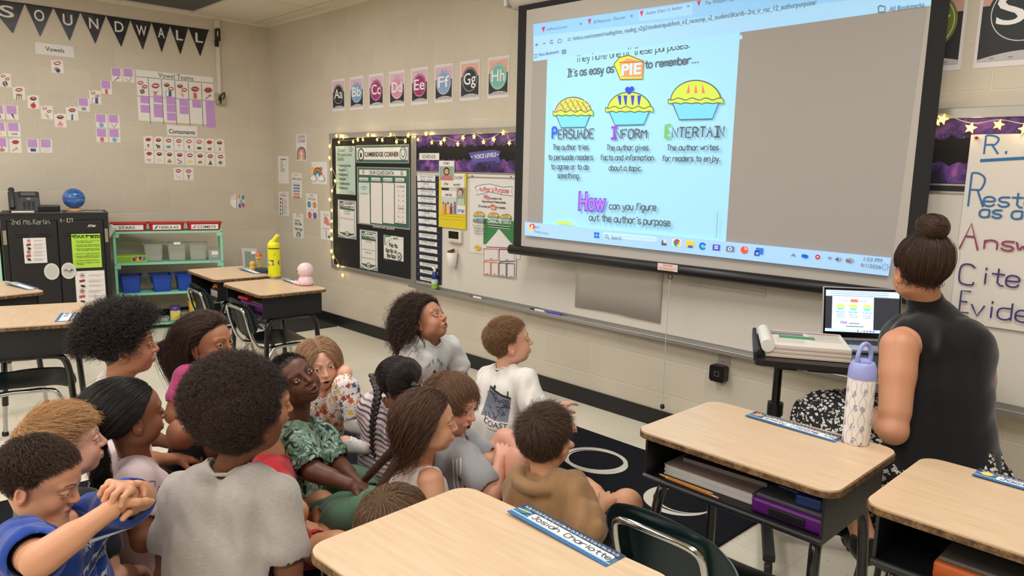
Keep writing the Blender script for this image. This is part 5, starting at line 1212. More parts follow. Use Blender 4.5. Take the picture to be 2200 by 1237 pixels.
o = tray('plastic_tub',.105,.16,.10,M_CLR2,shp(.81,.11,LV[2] + .0005),srz,'small clear box with a white and blue label at the end of the upper shelf','tub',.95,.006)
s = Sheet((0,-.080,0),EX,EZ,px=False); s.slab([(-.025,.05),(.03,.05),(.03,.085),(-.025,.085)],(230,226,224),.001); s.raw([(-.02,.028),(.03,.028),(.03,.046),(-.02,.046)],[[0,1,2,3]],(120,170,200)); s.text_at('FINCO',-.015,.033,.04,.008,(240,240,240),.02); s.build('label_card',o)
gb = empty('game_box',shp(.135,.10,LV[2] + .0005),srz); tag(gb,'long lime green game box lying flat on the upper shelf','box'); MB().box((-.125,-.075,0),(.125,.075,.062),mat((150,190,60),.45),.003).build('box_body',gb)
s = Sheet((0,-.0753,0),EX,EZ,px=False)
for k,c_ in enumerate(((60,60,120),(200,60,80),(220,200,80),(40,40,60),(210,110,140),(70,130,170))): s.raw([(.02 + .016 * k + .014 * math.cos(t),.03 + .008 * (k % 2) + .017 * math.sin(t)) for t in np.linspace(0,6.28,11)[:-1]],[list(range(10))],c_)
s.raw([(-.11,.012),(0,.012),(0,.05),(-.11,.05)],[[0,1,2,3]],(130,172,50)); s.build('printed_front',gb)
for k,(x,lb) in enumerate(((.115,'blue bin nearest the cabinet on the middle shelf'),(.355,'blue bin with a white label in the centre of the middle shelf'),(.56,'blue bin half hidden by the desk corner on the middle shelf'))):
    o = tray('storage_bin',.165,.22,.145,M_BLUE,shp(x,.135,LV[1] + .0005),srz + (.0,.12,.1)[k],lb,'bin',.80,.012,group='blue bins')
    if k == 1: MB().box((-.074,-.03,.03),(-.070,.03,.085),mat((200,204,210),.5)).build('label_card',o)
o = tray('storage_bin',.20,.20,.17,M_YEL,shp(.67,.13,LV[0] + .0005),srz,'yellow bin on the bottom shelf','bin',.86,.008)
o = tray('storage_bin',.16,.15,.16,M_RED,shp(.735,-.34,.0005),srz + .2,'red bin on the floor between the desk and the shelf','bin',.72,.008)
jr = empty('jar',shp(.46,.09,LV[0] + .0005),srz); tag(jr,'square yellow label jar with a purple lid on the bottom shelf','jar'); MB().box((-.042,-.042,0),(.042,.042,.095),mat((226,206,110),.4,noise=.3,nscale=60),.008).build('jar_body',jr); mb = MB(); mb.lathe([(.001,.132),(.044,.13),(.046,.1),(.046,.095)][::-1],mat((84,58,140),.4),n=20); mb.build('lid',jr)
o = tray('plastic_tub',.15,.12,.075,M_CLR2,shp(.58,.075,LV[0] + .0005),srz,'clear tub of wooden pieces on the bottom shelf','tub',.9,.008); MB().box((-.06,-.045,.006),(.06,.045,.035),mat((206,184,120),.6,noise=.3,nscale=80),.01).build('contents',o)
o = tray('plastic_tub',.12,.12,.035,M_CLR2,shp(.345,.07,LV[0] + .0005),srz,'low clear tub on the bottom shelf left of the purple lidded jar','tub',.92,.006); MB().box((-.045,-.045,.004),(.045,.045,.022),mat((190,186,170),.6),.006).build('contents',o)
pc = empty('pencil_cup',shp(.2,.06,LV[0] + .0005),srz); tag(pc,'clear cup with red handled scissors on the bottom shelf','cup'); mb = MB(); mb.lathe([(.035,0),(.042,.08)],mat((200,204,200),.2,trans=.5),n=16); mb.build('cup_body',pc); mb = MB(); mb.tube([(-.06,0,.055),(.05,.01,.10)],.006,mat((190,40,44),.4),8); mb.tube([(-.01,0,.02),(.05,0,.11)],.005,mat((190,190,190),.3),8); mb.build('scissors',pc)

# ---- things on and in the desks
def name_tag(origin,rz,W,H,txt,label,warp=0.0,planet=(216,140,90),z=.7006,small=False,alpha='Aa Bb Cc Dd Ee Ff Gg Hh Ii Jj Kk Ll Mm Nn Oo Pp Qq Rr Ss Tt Uu Vv Ww Xx Yy Zz',ink=(50,50,56)):
    s = Sheet((0,0,0),EX,EY,px=False); s.slab([(0,0),(W,0),(W,H),(0,H)],(70,110,150),.0006)
    s.raw([(0,H * .62),(W,H * .62),(W,H),(0,H)],[[0,1,2,3]],(36,54,84)); s.text_at(alpha,W * .03,H * .76,W * .94,H * .13,(222,230,236),.01)
    s.raw([(0,0),(W,0),(W,H * .12),(0,H * .12)],[[0,1,2,3]],(52,104,164)); s.raw([(0,H * .18),(W,H * .15),(W,H * .21),(0,H * .26)],[[0,1,2,3]],(150,196,224))
    s.raw(rrect(W * .17,H * .22,W * .97,H * .66,H * .1,4),[list(range(20))],(226,228,228),5); s.pline([(W * .19,H * .42),(W * .95,H * .42)],H * .008,(170,180,190),6)
    s.raw([(W * .09 + H * .21 * math.cos(t),H * .52 + H * .21 * math.sin(t)) for t in np.linspace(0,6.28,19)[:-1]],[list(range(18))],planet,6); s.pline([(W * .09 - H * .3,H * .47),(W * .09 + H * .3,H * .57)],H * .05,(230,220,200),7)
    x = W * .20
    for t_ in txt.split('|'):
        _,tw = strokes(t_); ww = tw * H * .34 * .92; s.text_at(t_,x,H * .30,ww,H * .27,ink,hand=True,wd=H * .035,lay=8); x += ww + H * .25
    if warp: s.v = [v_ + EZ * warp * (1 - v_[0] / W) for v_ in s.v]
    o = s.build('name_tag',None,label,'name tag','desk name tags'); o.location = (origin[0],origin[1],z); o.rotation_euler.z = rz; return o
name_tag((6.098,-2.428),-.025,.292,.062,'Josiah|Charlotte','curling blue name strip reading Josiah Charlotte on the nearest desk',.006,(60,120,110))
name_tag((6.108,-1.383),-.035,.292,.068,'Emily|Nicole|Violet','blue name strip reading Emily Nicole Violet behind the lavender bottle',.003,(206,130,84),ink=(110,50,90))
name_tag((6.745,-1.360),-.02,.29,.068,'Jacob|S','blue name strip with a yellow planet on the desk beside the teacher',.003,(226,206,90),ink=(60,90,160))
name_tag((2.985,-2.618),-.33,.235,.085,'Nico','small blue name tag on the bare topped desk',0,(120,140,170),alpha='Aa Bb Cc Dd Ee Ff')
name_tag((1.80,-2.66),.22,.30,.07,'Sam','curled name strip with a yellow planet on the desk by the cabinet',.012,(232,206,80))
name_tag((2.60,-1.225),-.06,.26,.065,'Mia','pale blue name strip between the yellow bottle and the pink lamp',.006,(150,160,190))
name_tag((1.93,-1.235),.0,.28,.07,'Leo','dark edged name strip on the desk with the figurines',.01,(200,190,120))


def bottle(name,pos,label,r,h,body,cap,base=None,rz=0):
    o = empty(name,pos,rz); tag(o,label,'water bottle'); mb = MB()
    mb.lathe([(r * .6,0),(r * .96,0),(r,.006),(r,h)],body,n=32); mb.build('bottle_body',o)
    if base: mb = MB(); mb.lathe([(r * 1.004,.001),(r * 1.008,.016),(r * 1.004,.018)],base,n=32); mb.build('base_ring',o)
    return o
# lavender patterned bottle
BP = atz(1838,950,.7)
g = NG('bow_print'); uvz = g.n('SeparateXYZ',{0: g.tc.outputs['Object']}); ang = g.math('ARCTAN2',uvz.outputs[1],uvz.outputs[0]); au = g.math('MULTIPLY',ang,.0378); cvec = g.n('CombineXYZ',{0: au,1: uvz.outputs[2],2: 0.0})
mp = g.n('Mapping',{'Vector': cvec.outputs[0],'Scale': (16.8,10.0,1)}); br = g.n('TexBrick',{'Vector': mp.outputs[0],'Scale': 1.0,'Brick Width': 1.0,'Row Height': .5,'Mortar Size': 0.0},offset=.5)
mp2 = g.n('SeparateXYZ',{0: mp.outputs[0]}); wv1 = g.math('SINE',g.math('MULTIPLY',g.math('ADD',mp2.outputs[0],g.math('MULTIPLY',g.math('SINE',g.math('MULTIPLY',mp2.outputs[1],6.283)),.16)),6.283)); ln = g.math('LESS_THAN',g.math('ABSOLUTE',g.math('SUBTRACT',wv1,0.0)),.075)
wv2 = g.math('SINE',g.math('MULTIPLY',g.math('SUBTRACT',mp2.outputs[0],g.math('MULTIPLY',g.math('SINE',g.math('MULTIPLY',mp2.outputs[1],6.283)),.16)),6.283)); ln2 = g.math('LESS_THAN',g.math('ABSOLUTE',wv2),.075)
vo = g.n('TexVoronoi',{'Vector': g.n('Mapping',{'Vector': cvec.outputs[0],'Scale': (33.6,20,1)}).outputs[0],'Scale': 1.0,'Randomness': .45},voronoi_dimensions='2D'); fl = g.math('LESS_THAN',vo.outputs['Distance'],.22); n2 = g.n('TexNoise',{'Vector': cvec.outputs[0],'Scale': 130.0}); fl = g.math('MULTIPLY',fl,g.math('GREATER_THAN',n2.outputs['Fac'],.45))
c1 = g.mix(g.math('MULTIPLY',g.math('MAXIMUM',ln,ln2),.8),lin((236,231,228)),lin((122,112,168))); c2 = g.mix(g.math('MULTIPLY',fl,.8),c1,lin((134,142,168))); g.base(c2,.45)
M_LAV = mat((150,158,216),.4)
bo = bottle('water_bottle',BP,'white bow patterned water bottle with lavender lid and loop',.0378,.198,g.m,M_LAV,rz=.6)
mb = MB(); mb.lathe([(.0385,.196),(.039,.203),(.0375,.225),(.033,.238),(.030,.244),(.001,.246)],M_LAV,n=32); mb.build('lid',bo)
mb = MB(); mb.box((-.014,-.028,.240),(.014,.01,.254),M_LAV,.005); mb.build('spout',bo)
mb = MB(); ld = A3(.80,.60,0); mb.tube(bez([ld * -.022 + EZ * .238,ld * -.026 + EZ * .262,ld * -.014 + EZ * .290,EZ * .297 + ld * .002,ld * .018 + EZ * .288,ld * .028 + EZ * .262,ld * .024 + EZ * .238],6),.0062,M_LAV,12); mb.build('carry_loop',bo)
# yellow bottle
YP = atz(590,598,.7); M_YB = mat((226,226,24),.4)
bo = bottle('water_bottle',YP,'bright yellow water bottle with angled spout on the back desk',.0415,.205,M_YB,M_YB,mat((170,170,164),.25,1.0))
mb = MB(); mb.lathe([(.036,.203),(.036,.214)],mat((70,72,60),.4),n=28); mb.lathe([(.040,.213),(.041,.222),(.040,.242),(.030,.250),(.001,.252)],M_YB,n=28); mb.build('lid',bo)
ld = CAM_R * .8 + A3(0,0,0); ld = unit(ld) if 'unit' in globals() else ld / np.linalg.norm(ld)
mb = MB(); mb.tube([ld * -.02 + EZ * .246,ld * .002 + EZ * .262,ld * .032 + EZ * .300],[.016,.0145,.0135],M_YB,14); mb.build('spout',bo)
vd = CAM_P - YP; a0 = math.atan2(vd[1],vd[0])
def wrap_print(root,r,fn):
    s = Sheet((0,0,0),EX,EZ,px=False); fn(s); s.v = [A3((r + .0004 + .0002 * k_) * math.cos(a0 + p_[0] / r),(r + .0004 + .0002 * k_) * math.sin(a0 + p_[0] / r),p_[2]) for p_,k_ in zip(s.v,[1 + i * 0 for i in range(len(s.v))])]; s.build('printed_logo',root)
s = Sheet((0,0,0),EX,EZ,px=False)
def dense(pts,n=8):
    out = []
    for (x0_,z0_),(x1_,z1_) in zip(pts,pts[1:] + pts[:1]): out += [(x0_ + (x1_ - x0_) * k / n,z0_ + (z1_ - z0_) * k / n) for k in range(n)]
    return out
for q,c_,ly in (([(-.045,.095),(-.002,.095),(-.002,.131),(-.045,.131)],(40,52,50),1),([(.022,.113),(.041,.134),(.041,.124),(.032,.113),(.041,.102),(.041,.092)],(40,52,50),1)): qq = dense(q); s.raw(qq,[list(range(len(qq)))],c_,ly)
s.text_at('YETI',-.045,.105,.040,.0165,(230,234,220),.02,3); s.text_at('8',-.0015,.165,.006,.010,(60,70,30),0,3); s.text_at('YETI',-.036,.024,.022,.007,(140,140,20),0,3)
s.v = [A3((.0415 + .0003 * (1 + round(abs(p_[1]) / .00025))) * math.cos(a0 + p_[0] / .0415),(.0415 + .0003 * (1 + round(abs(p_[1]) / .00025))) * math.sin(a0 + p_[0] / .0415),p_[2]) for p_ in s.v]; s.build('printed_logo',bo)
# pink night light
PP = atz(657,612,.7); pk = empty('night_light',PP,0); tag(pk,'pink rounded animal night light sitting on the back desk','night light'); M_PK = mat((232,200,206),.35)
mb = MB(); mb.lathe([(.053 * math.sin(t) + 1e-4,.098 - .050 * math.cos(t)) for t in np.linspace(0,math.pi,18)],M_PK,n=28); mb.build('head',pk)
mb = MB(); mb.lathe([(.030,0),(.050,.004),(.056,.016),(.048,.038),(.034,.062),(.02,.07)],M_PK,n=28); 
for q in (-1,1): mb.lathe([(.018 * math.sin(t) + 1e-4,.014 - .014 * math.cos(t)) for t in np.linspace(0,math.pi,10)],M_PK,-unit(CAM_R) * .045 + q * .022 * EX - EY * .01,14)
mb.build('body',pk)
fd = -unit(A3(CAM_R[0],CAM_R[1],0)) * .043 - unit(A3(CAM_FW[0],CAM_FW[1],0)) * .027
mb = MB(); mb.lathe([(.006 * math.sin(t) + 1e-4,-.006 * math.cos(t)) for t in np.linspace(0,math.pi,8)],mat((50,36,40),.3),fd + EZ * .094,12); mb.build('eye',pk)
# picture card and figurines on the far desk
bp_ = atz(541,580,.7); cdo = Sheet((0,0,0),unit(A3(CAM_R[0],CAM_R[1],0)),unit(A3(CAM_FW[0] * .25,CAM_FW[1] * .25,.97)),px=False); cdo.slab([(-.06,0),(.05,0),(.03,.16),(-.085,.165)],(150,150,148),.003); cdo.raw([(-.05,.02),(.03,.02),(.02,.13),(-.06,.14)],[[0,1,2,3]],(96,110,100)); cdo.raw([(-.01,.12),(.02,.12),(.02,.14),(-.01,.14)],[[0,1,2,3]],(200,200,200)); o = cdo.build('picture_card',None,'grey picture card leaning on the far desk behind the yellow bottle','card'); o.location = bp_
fg = empty('figurine',atz(556,579,.7)); tag(fg,'tall orange and yellow figurine beside the picture card','figurine'); mb = MB(); mb.lathe([(.022,0),(.026,.03),(.016,.06),(.02,.075)],mat((206,170,60),.5),n=16); mb.build('body',fg); mb = MB(); mb.lathe([(.026 * math.sin(t) + 1e-4,.098 - .026 * math.cos(t)) for t in np.linspace(0,math.pi,12)],mat((224,196,110),.5),n=16); mb.lathe([(.027,.100),(.024,.118),(.001,.126)],mat((190,90,40),.5),n=16); mb.build('head',fg)
fg = empty('figurine',atz(543,581,.7)); tag(fg,'small round gold figurine leaning on the picture card','figurine'); mb = MB(); mb.lathe([(.02,0),(.026,.02),(.018,.036)],mat((206,166,60),.5),n=16); mb.build('body',fg); mb = MB(); mb.lathe([(.022 * math.sin(t) + 1e-4,.05 - .022 * math.cos(t)) for t in np.linspace(0,math.pi,12)],mat((220,180,80),.5),n=16); mb.lathe([(.0225,.052),(.016,.066),(.001,.073)],mat((120,80,40),.6),n=16); mb.build('head',fg)
pcs = atz(568,585,.7); tag(MB().box((-.07,-.035,0),(.07,.035,.03),mat((34,50,60),.5),.008).build('pencil_case',None,pcs,(0,0,.2)),'dark teal pencil case behind the yellow bottle','pencil case')

# inside the desk boxes: coordinates in the desk's own frame
def in_desk(i,x,y,z): d = desks[i]; r_ = d.rotation_euler.z; return (d.location[0] + x * math.cos(r_) - y * math.sin(r_),d.location[1] + x * math.sin(r_) + y * math.cos(r_),z)
ZB = .5535
def page_block(name,pos,rz,w_,d_,h_,cover,pages,label,cat,curl=0.0,bind=None):
    o = empty(name,pos,rz); tag(o,label,cat); mb = MB(); n = 8
    for k in range(n): mb.box((-w_ / 2 + .002 * (k % 2),-d_ / 2 + .0015 * ((k * 3) % 4),h_ * (.06 + .86 * k / n)),(w_ / 2 - .001 * (k % 3),d_ / 2,h_ * (.06 + .86 * (k + .86) / n)),pages)
    mb.build('pages',o); mb = MB(); mb.box((-w_ / 2,-d_ / 2,0),(w_ / 2,d_ / 2,h_ * .05),cover); mb.box((-w_ / 2,-d_ / 2,h_ * .94),(w_ / 2,d_ / 2,h_),cover); mb.build('cover',o); return o
page_block('workbook',in_desk(0,-.10,-.005,ZB),0.02,.29,.27,.034,mat((150,130,120),.6),mat((206,202,198),.8),'thick workbook inside the desk under the lavender bottle','book')
page_block('folder',in_desk(0,-.085,.03,ZB + .0345),0.06,.27,.22,.014,mat((70,34,34),.6),mat((160,150,150),.8),'dark red folder lying on the thick workbook inside the desk','folder')
def pencil(pos,rz,label,c=(214,160,54),L=.175):
    o = empty('pencil',pos,rz); tag(o,label,'pencil'); mb = MB(); X_ = [[0,0,1],[0,1,0],[-1,0,0]]
    mb.lathe([(.0036,-L / 2),(.0036,L / 2 - .02)],mat(c,.4),n=6,axis=X_); mb.build('shaft',o); mb = MB(); mb.lathe([(.0037,L / 2 - .02),(.0038,L / 2 - .008)],mat((190,180,130),.3,.8),n=10,axis=X_); mb.lathe([(.0036,L / 2 - .008),(.0034,L / 2)],mat((214,140,140),.6),n=10,axis=X_); mb.build('eraser_end',o); mb = MB(); mb.lathe([(.0036,-L / 2),(.0008,-L / 2 - .012)],mat((220,190,150),.6),n=6,axis=X_); mb.build('tip',o)
pencil(in_desk(0,-.145,-.165,ZB + .0045),.0,'yellow pencil at the front lip of the desk box'); pencil(in_desk(0,-.12,-.174,ZB + .0042),-.03,'orange pencil in front of the yellow pencil in the desk box',(206,120,44))
def lidded_box(pos,rz,w_,d_,h_,c,lidc,label):
    o = empty('supply_box',pos,rz); tag(o,label,'box'); mb = MB(); mb.box((-w_ / 2,-d_ / 2,0),(w_ / 2,d_ / 2,h_),c,.008); mb.build('tray',o); mb = MB(); mb.box((-w_ / 2 + .008,-d_ / 2 + .008,h_),(w_ / 2 - .008,d_ / 2 - .008,h_ + .012),lidc,.004); mb.build('lid',o); MB().box((-.05,-d_ / 2 - .004,h_ * .2),(.05,-d_ / 2 + .001,h_ * .72),M_BLACK,.003).build('latch',o); return o
lidded_box(in_desk(0,.165,-.045,ZB),0,.205,.25,.042,mat((92,26,116),.4),mat((70,68,74),.5),'purple supply box with grey lid inside the desk under the lavender bottle')
mk = empty('marker',in_desk(0,.175,-.10,ZB + .064),-.05); tag(mk,'dark blue marker with a white barrel on the purple supply box','marker'); X_ = [[0,0,1],[0,1,0],[-1,0,0]]
mb = MB(); mb.lathe([(.008,-.01),(.008,.075)],mat((200,204,212),.4),n=14,axis=X_); mb.build('barrel',mk); mb = MB(); mb.lathe([(.009,.0),(.0085,-.05),(.006,-.07)],mat((20,30,84),.4),n=14,axis=X_); mb.build('cap',mk)
tag(MB().box((-.035,-.03,0),(.035,.03,.03),mat((20,48,110),.5),.006).build('glue_box',None,in_desk(0,.21,-.125,ZB + .055),(0,0,.1)),'small navy block at the end of the purple supply box','block')
lidded_box(in_desk(1,.03,-.05,ZB),0,.36,.26,.045,mat((196,92,34),.4),mat((84,76,70),.5),'orange supply box inside the desk beside the teacher')
mk = empty('marker',in_desk(1,.12,-.185,ZB + .0095),-.05); tag(mk,'white marker at the front of the desk beside the teacher','marker'); mb = MB(); mb.lathe([(.0085,-.05),(.0085,.06)],mat((220,220,216),.4),n=14,axis=X_); mb.build('barrel',mk); mb = MB(); mb.lathe([(.009,-.06),(.009,-.02)],mat((150,40,44),.4),n=14,axis=X_); mb.build('cap',mk)
tag(MB().box((-.05,-.012,0),(.05,.012,.02),mat((26,60,140),.5),.005).build('glue_stick',None,in_desk(1,-.06,-.186,ZB + .0005),(0,0,.0)),'blue glue stick at the front of the desk beside the teacher','glue stick')
lidded_box(in_desk(3,-.02,-.02,ZB),0,.34,.25,.045,mat((120,40,130),.4),mat((110,112,110),.5),'purple supply box inside the desk under the yellow bottle')
tag(MB().box((-.06,-.05,0),(.06,.05,.02),mat((186,40,54),.5),.004).build('pencil_pouch',None,in_desk(3,-.10,-.12,ZB + .058),(0,0,.1)),'red pouch on the purple supply box under the yellow bottle','pouch')
lidded_box(in_desk(4,.17,-.06,ZB + .052),0,.17,.22,.025,mat((220,110,40),.4),mat((220,110,40),.4),'orange supply box on top of the white books in the far desk')
page_block('workbook',in_desk(4,.15,-.04,ZB),0,.20,.26,.05,mat((180,60,80),.6),mat((224,220,218),.8),'stack of white pages in the far desk under the orange box','book')
bgy = empty('book_bag',(2.42,-1.45,0.0))
bpy.data.objects.remove(bgy)

# ---- things on the whiteboard tray
TZ = BZ0 - .0015
def marker(u,v,body,cap,label,L=.125):
    p = aty(u,v,-.045); p[2] = TZ + .0095; o = empty('marker',p); tag(o,label,'marker'); mb = MB(); mb.lathe([(.0088,-L / 2 + .03),(.0088,L / 2 - .012),(.006,L / 2)],body,n=14,axis=X_); mb.build('barrel',o); mb = MB(); mb.lathe([(.0092,-L / 2),(.0092,-L / 2 + .04)],cap,n=14,axis=X_); mb.build('cap',o); return o
marker(1022,637,mat((226,222,218),.4),mat((150,40,60),.4),'maroon capped marker on the pen tray nearest the spray bottle')
marker(1155,668,mat((220,218,212),.4),mat((26,26,28),.4),'black capped marker on the pen tray beside the blue marker')
marker(1191,677,mat((30,58,180),.4),mat((30,58,180),.4),'solid blue marker on the pen tray')
sp = aty(934,622,-.04); so = empty('spray_bottle',(sp[0],-.042,TZ)); tag(so,'blue board cleaner spray bottle standing on the pen tray','spray bottle')
mb = MB(); mb.lathe([(.020,0),(.024,.004),(.024,.11),(.018,.135),(.012,.142)],mat((24,48,120),.35),n=20); mb.build('bottle_body',so); mb = MB(); mb.lathe([(.0246,.012),(.0246,.05)],mat((140,190,60),.4),n=20); mb.lathe([(.0246,.05),(.0246,.085)],mat((206,212,220),.4),n=20); mb.build('label_band',so)
mb = MB(); mb.lathe([(.010,.140),(.012,.16),(.010,.178),(.001,.182)],mat((224,222,218),.5),n=16); mb.tube([(0,0,.168),(-.018,-.012,.17)],.006,mat((224,222,218),.5),10); mb.build('sprayer',so)
s0 = aty(979,508,-.02); tm = empty('timer',(s0[0],-.0125,s0[2])); tag(tm,'white digital timer with a dark display on the whiteboard','timer'); MB().box((-.075,-.026,-.048),(.075,0,.048),mat((222,216,206),.4),.008).build('case',tm); MB().box((-.062,-.0275,-.016),(.055,-.025,.040),mat((16,20,16),.15),.002).build('display',tm)
mb = MB(); [mb.box((-.05 + .028 * k,-.028,-.036),(-.032 + .028 * k,-.025,-.028),mat((190,184,176),.4)) for k in range(4)]; mb.build('buttons',tm)
c0_ = aty(973,556,-.045); cu = empty('magnetic_cup',(c0_[0],-.055,c0_[2] - .055)); tag(cu,'white magnetic cup of coloured markers on the whiteboard','cup'); mb = MB(); mb.lathe([(.030,0),(.034,.006),(.043,.105),(.040,.105),(.032,.008)],mat((226,220,212),.4),n=24); mb.build('cup_body',cu)
for k,(dx,dy,c_) in enumerate(((-.018,-.01,(170,40,44)),(.0,-.012,(40,110,60)),(.008,.006,(40,30,30)),(.02,-.004,(214,70,50)),(-.008,.008,(200,60,54)))): mb = MB(); mb.tube([(dx * .6,dy * .6,.02),(dx * 1.5,dy,.118 + .006 * (k % 3))],.009,mat(c_,.4),10); o = mb.build('marker',None,cu.location[:]); tag(o,('dark red','green','black','orange red','bright red')[k] + ' marker standing in the white magnetic cup','marker','cup markers')

# ---- outlet with plug-in device
ol = aty(1556,779,0); oo = empty('wall_outlet',(ol[0],0,ol[2])); tag(oo,'grey wall outlet below the whiteboard tray','outlet'); MB().box((-.036,-.006,-.062),(.036,0,.058),mat((176,168,156),.4,.3),.003).build('cover_plate',oo); mb = MB(); mb.lathe([(.001,.0025),(.016,.0025),(.017,0)][::-1],mat((196,188,174),.4),(0,-.006,.02),18,axis=[[1,0,0],[0,0,-1],[0,1,0]]); [mb.box((dx - .0015,-.010,.022),(dx + .0015,-.0075,.030),M_BLACK) for dx in (-.006,.006)]; mb.box((-.002,-.010,.008),(.002,-.0075,.013),M_BLACK); mb.build('socket',oo)
pd = empty('plug_in_device',(ol[0] - .012,-.03,ol[2] - .055)); tag(pd,'black rounded square plug-in device in the wall outlet','device'); q = rrect(-.045,-.045,.045,.045,.016,5); mb = MB(); mb.prism(q,0,.045,mat((18,18,19),.35)); mb.v = [(a_,-c_ + .024,b_) for a_,b_,c_ in mb.v]; mb.build('case',pd); s = Sheet((0,-.0215,0),EX,EZ,px=False); s.pline(rrect(-.013,-.013,.013,.013,.003,3),.0022,(120,120,122),1,True); s.build('ring_mark',pd)

# ---- teacher's laptop stand
KC = A3(6.12,-.665,0); krz = R2(29); kx,ky = A3(math.cos(krz),math.sin(krz),0),A3(-math.sin(krz),math.cos(krz),0)
ks = empty('laptop_stand',KC,krz); tag(ks,'black rolling laptop stand in front of the teacher','laptop stand'); M_KB = mat((22,22,24),.4)
KW,KD,KZ = .66,.48,.80
mb = MB(); mb.prism(rrect(-KW / 2,-KD / 2,KW / 2,KD / 2,.03,4),KZ - .022,KZ,M_KB); mb.build('table_top',ks)
mb = MB(); mb.box((-KW / 2 - .004,-KD / 2 + .02,KZ - .012),(-KW / 2 + .012,KD / 2 - .02,KZ + .03),M_KB,.006); mb.build('edge_lip',ks)
cx_ = -KW / 2 + .10
mb = MB(); mb.tube([(cx_,.02,.40),(cx_,.02,KZ - .02)],.017,M_TUBE,14); mb.build('inner_post',ks)
mb = MB(); mb.tube([(cx_,.02,.05),(cx_,.02,.52)],.025,M_KB,14); mb.tube([(cx_,.02,.52),(cx_,.02,.57)],.031,M_KB,14); mb.build('column',ks)
mb = MB(); mb.box((cx_ - .012,-.06,KZ - .075),(cx_ + .09,.05,KZ - .022),M_KB,.006); mb.build('bracket',ks)
mb = MB(); mb.box((cx_ - .022,-.33,.062),(cx_ + .022,.24,.088),M_KB,.005); mb.box((cx_,-.022,.062),(cx_ + .34,.022,.086),M_KB,.005); mb.build('base',ks)
for (x_,y_) in ((cx_,-.315),(cx_,.225),(cx_ + .32,0)):
    mb = MB(); mb.lathe([(.022,-.014),(.030,-.011),(.031,0),(.030,.011),(.022,.014)],M_BLACK,(x_,y_,.031),18,axis=[[0,0,1],[1,0,0],[0,1,0]]); mb.box((x_ - .012,y_ - .02,.03),(x_ + .012,y_ + .012,.066),M_KB,.003); mb.build('caster',ks)
# lower wire shelf items: notebook and pencil seen under the top
nb = atz(1700,797,KZ - .10); 
mb = MB(); mb.box((-.17,-.10,KZ - .062),(.26,.14,KZ - .056),mat((196,190,182),.4),.002); [mb.box((x_ - .004,y_ - .004,KZ - .06),(x_ + .004,y_ + .004,KZ - .02),M_KB) for x_ in (-.16,.25) for y_ in (-.09,.13)]; mb.build('under_shelf',ks)
p_ = KC + kx * -.05 + ky * -.06; tag(MB().box((-.09,-.06,0),(.09,.06,.012),mat((36,36,38),.5),.003).build('notebook',None,(p_[0],p_[1],KZ - .0555),(0,0,krz + .1)),'thin dark notebook on the shelf under the laptop stand top','notebook')
p_ = KC + kx * .14 + ky * -.075; pencil((p_[0],p_[1],KZ - .0515),krz + 3.2,'yellow pencil on the shelf under the laptop stand top',(226,170,60))
# open teaching book
bk = empty('teachers_book',KC + kx * -.155 + ky * -.02 + EZ * (KZ + .0005),krz + .03); tag(bk,'thick spiral teaching book lying open on the laptop stand','book')
mb = MB()
for k in range(9): mb.box((-.14 + .002 * k,-.155 + .001 * (k % 3),.002 + .0052 * k),(.155 - .001 * (k % 2),.125,.0066 + .0052 * k),mat((222,214,204),.8) if k % 3 else mat((206,180,160),.8))
mb.build('pages',bk); mb = MB(); mb.tube([(-.135,-.16,.043),(-.135,.13,.043)],.024,mat((222,218,212),.6),16); mb.build('rolled_pages',bk)
mb = MB(); mb.tube([(-.165,-.16,.014),(-.165,.13,.014)],.011,M_BLACK,12); mb.build('spine',bk)
s = Sheet((0,0,.0485),EX,EY,px=False); s.raw([(-.11,.095),(.15,.095),(.15,.108),(-.11,.108)],[[0,1,2,3]],(150,84,100))
for k in range(3): s.raw([(-.11,.075 - .018 * k),(.01,.075 - .018 * k),(.01,.083 - .018 * k),(-.11,.083 - .018 * k)],[[0,1,2,3]],(74,84,120))
for k in range(9): s.pline([(.025,.085 - .016 * k),(.14,.085 - .016 * k)],.003,(160,156,152))
for k in range(5): s.pline([(-.10,-.03 - .018 * k),(.0,-.03 - .018 * k)],.003,(170,166,162))
s.build('print',bk); o = MB().box((-.085,-.02,.0492),(.045,.02,.0505),mat((52,150,88),.5),.0).build('index_tab',None,bk.location[:],(0,0,krz - .0)); tag(o,'green card strip lying on the open teaching book','card')
# laptop
LP = atz(1868,748,KZ + .001); lrz = math.atan2(CAM_R[1],CAM_R[0]) - .13
lt = empty('laptop',LP,lrz); tag(lt,'silver laptop on the stand showing the same pie lesson','laptop'); M_SIL = mat((176,176,178),.3,.6)
mb = MB(); mb.box((-.155,-.10,0),(.155,.105,.013),M_SIL,.004); mb.build('keyboard_deck',lt)
mb = MB()
for j in range(5):
    for i in range(13): mb.box((-.135 + .0208 * i,-.005 + .0165 * j,.013),(-.118 + .0208 * i,.008 + .0165 * j,.0148),mat((24,24,27),.5))
mb.build('keys',lt)
la = R2(102); lu = A3(0,-math.cos(la),math.sin(la)); LO = A3(0,.106,.014); ln_ = np.cross(EX,lu)
mb = MB(); mb.box((-.155,.102,.008),(.155,.112,.225),M_SIL,.004,rot=Matrix.Rotation(-(la - math.pi / 2),3,'X'),piv=(0,.106,.014)); ld_ = mb.build('lid',lt)
s = Sheet(LO + ln_ * .0055,EX,lu,px=False,eps=.0003); s.raw([(-.151,.004),(.151,.004),(.151,.207),(-.151,.207)],[[0,1,2,3]],mat((10,10,11),.2)); s.emit = .9
LW,L0_,L1_ = .144,.026,.197
def le(c,e=.8): return mat(c,.4,emit=e)
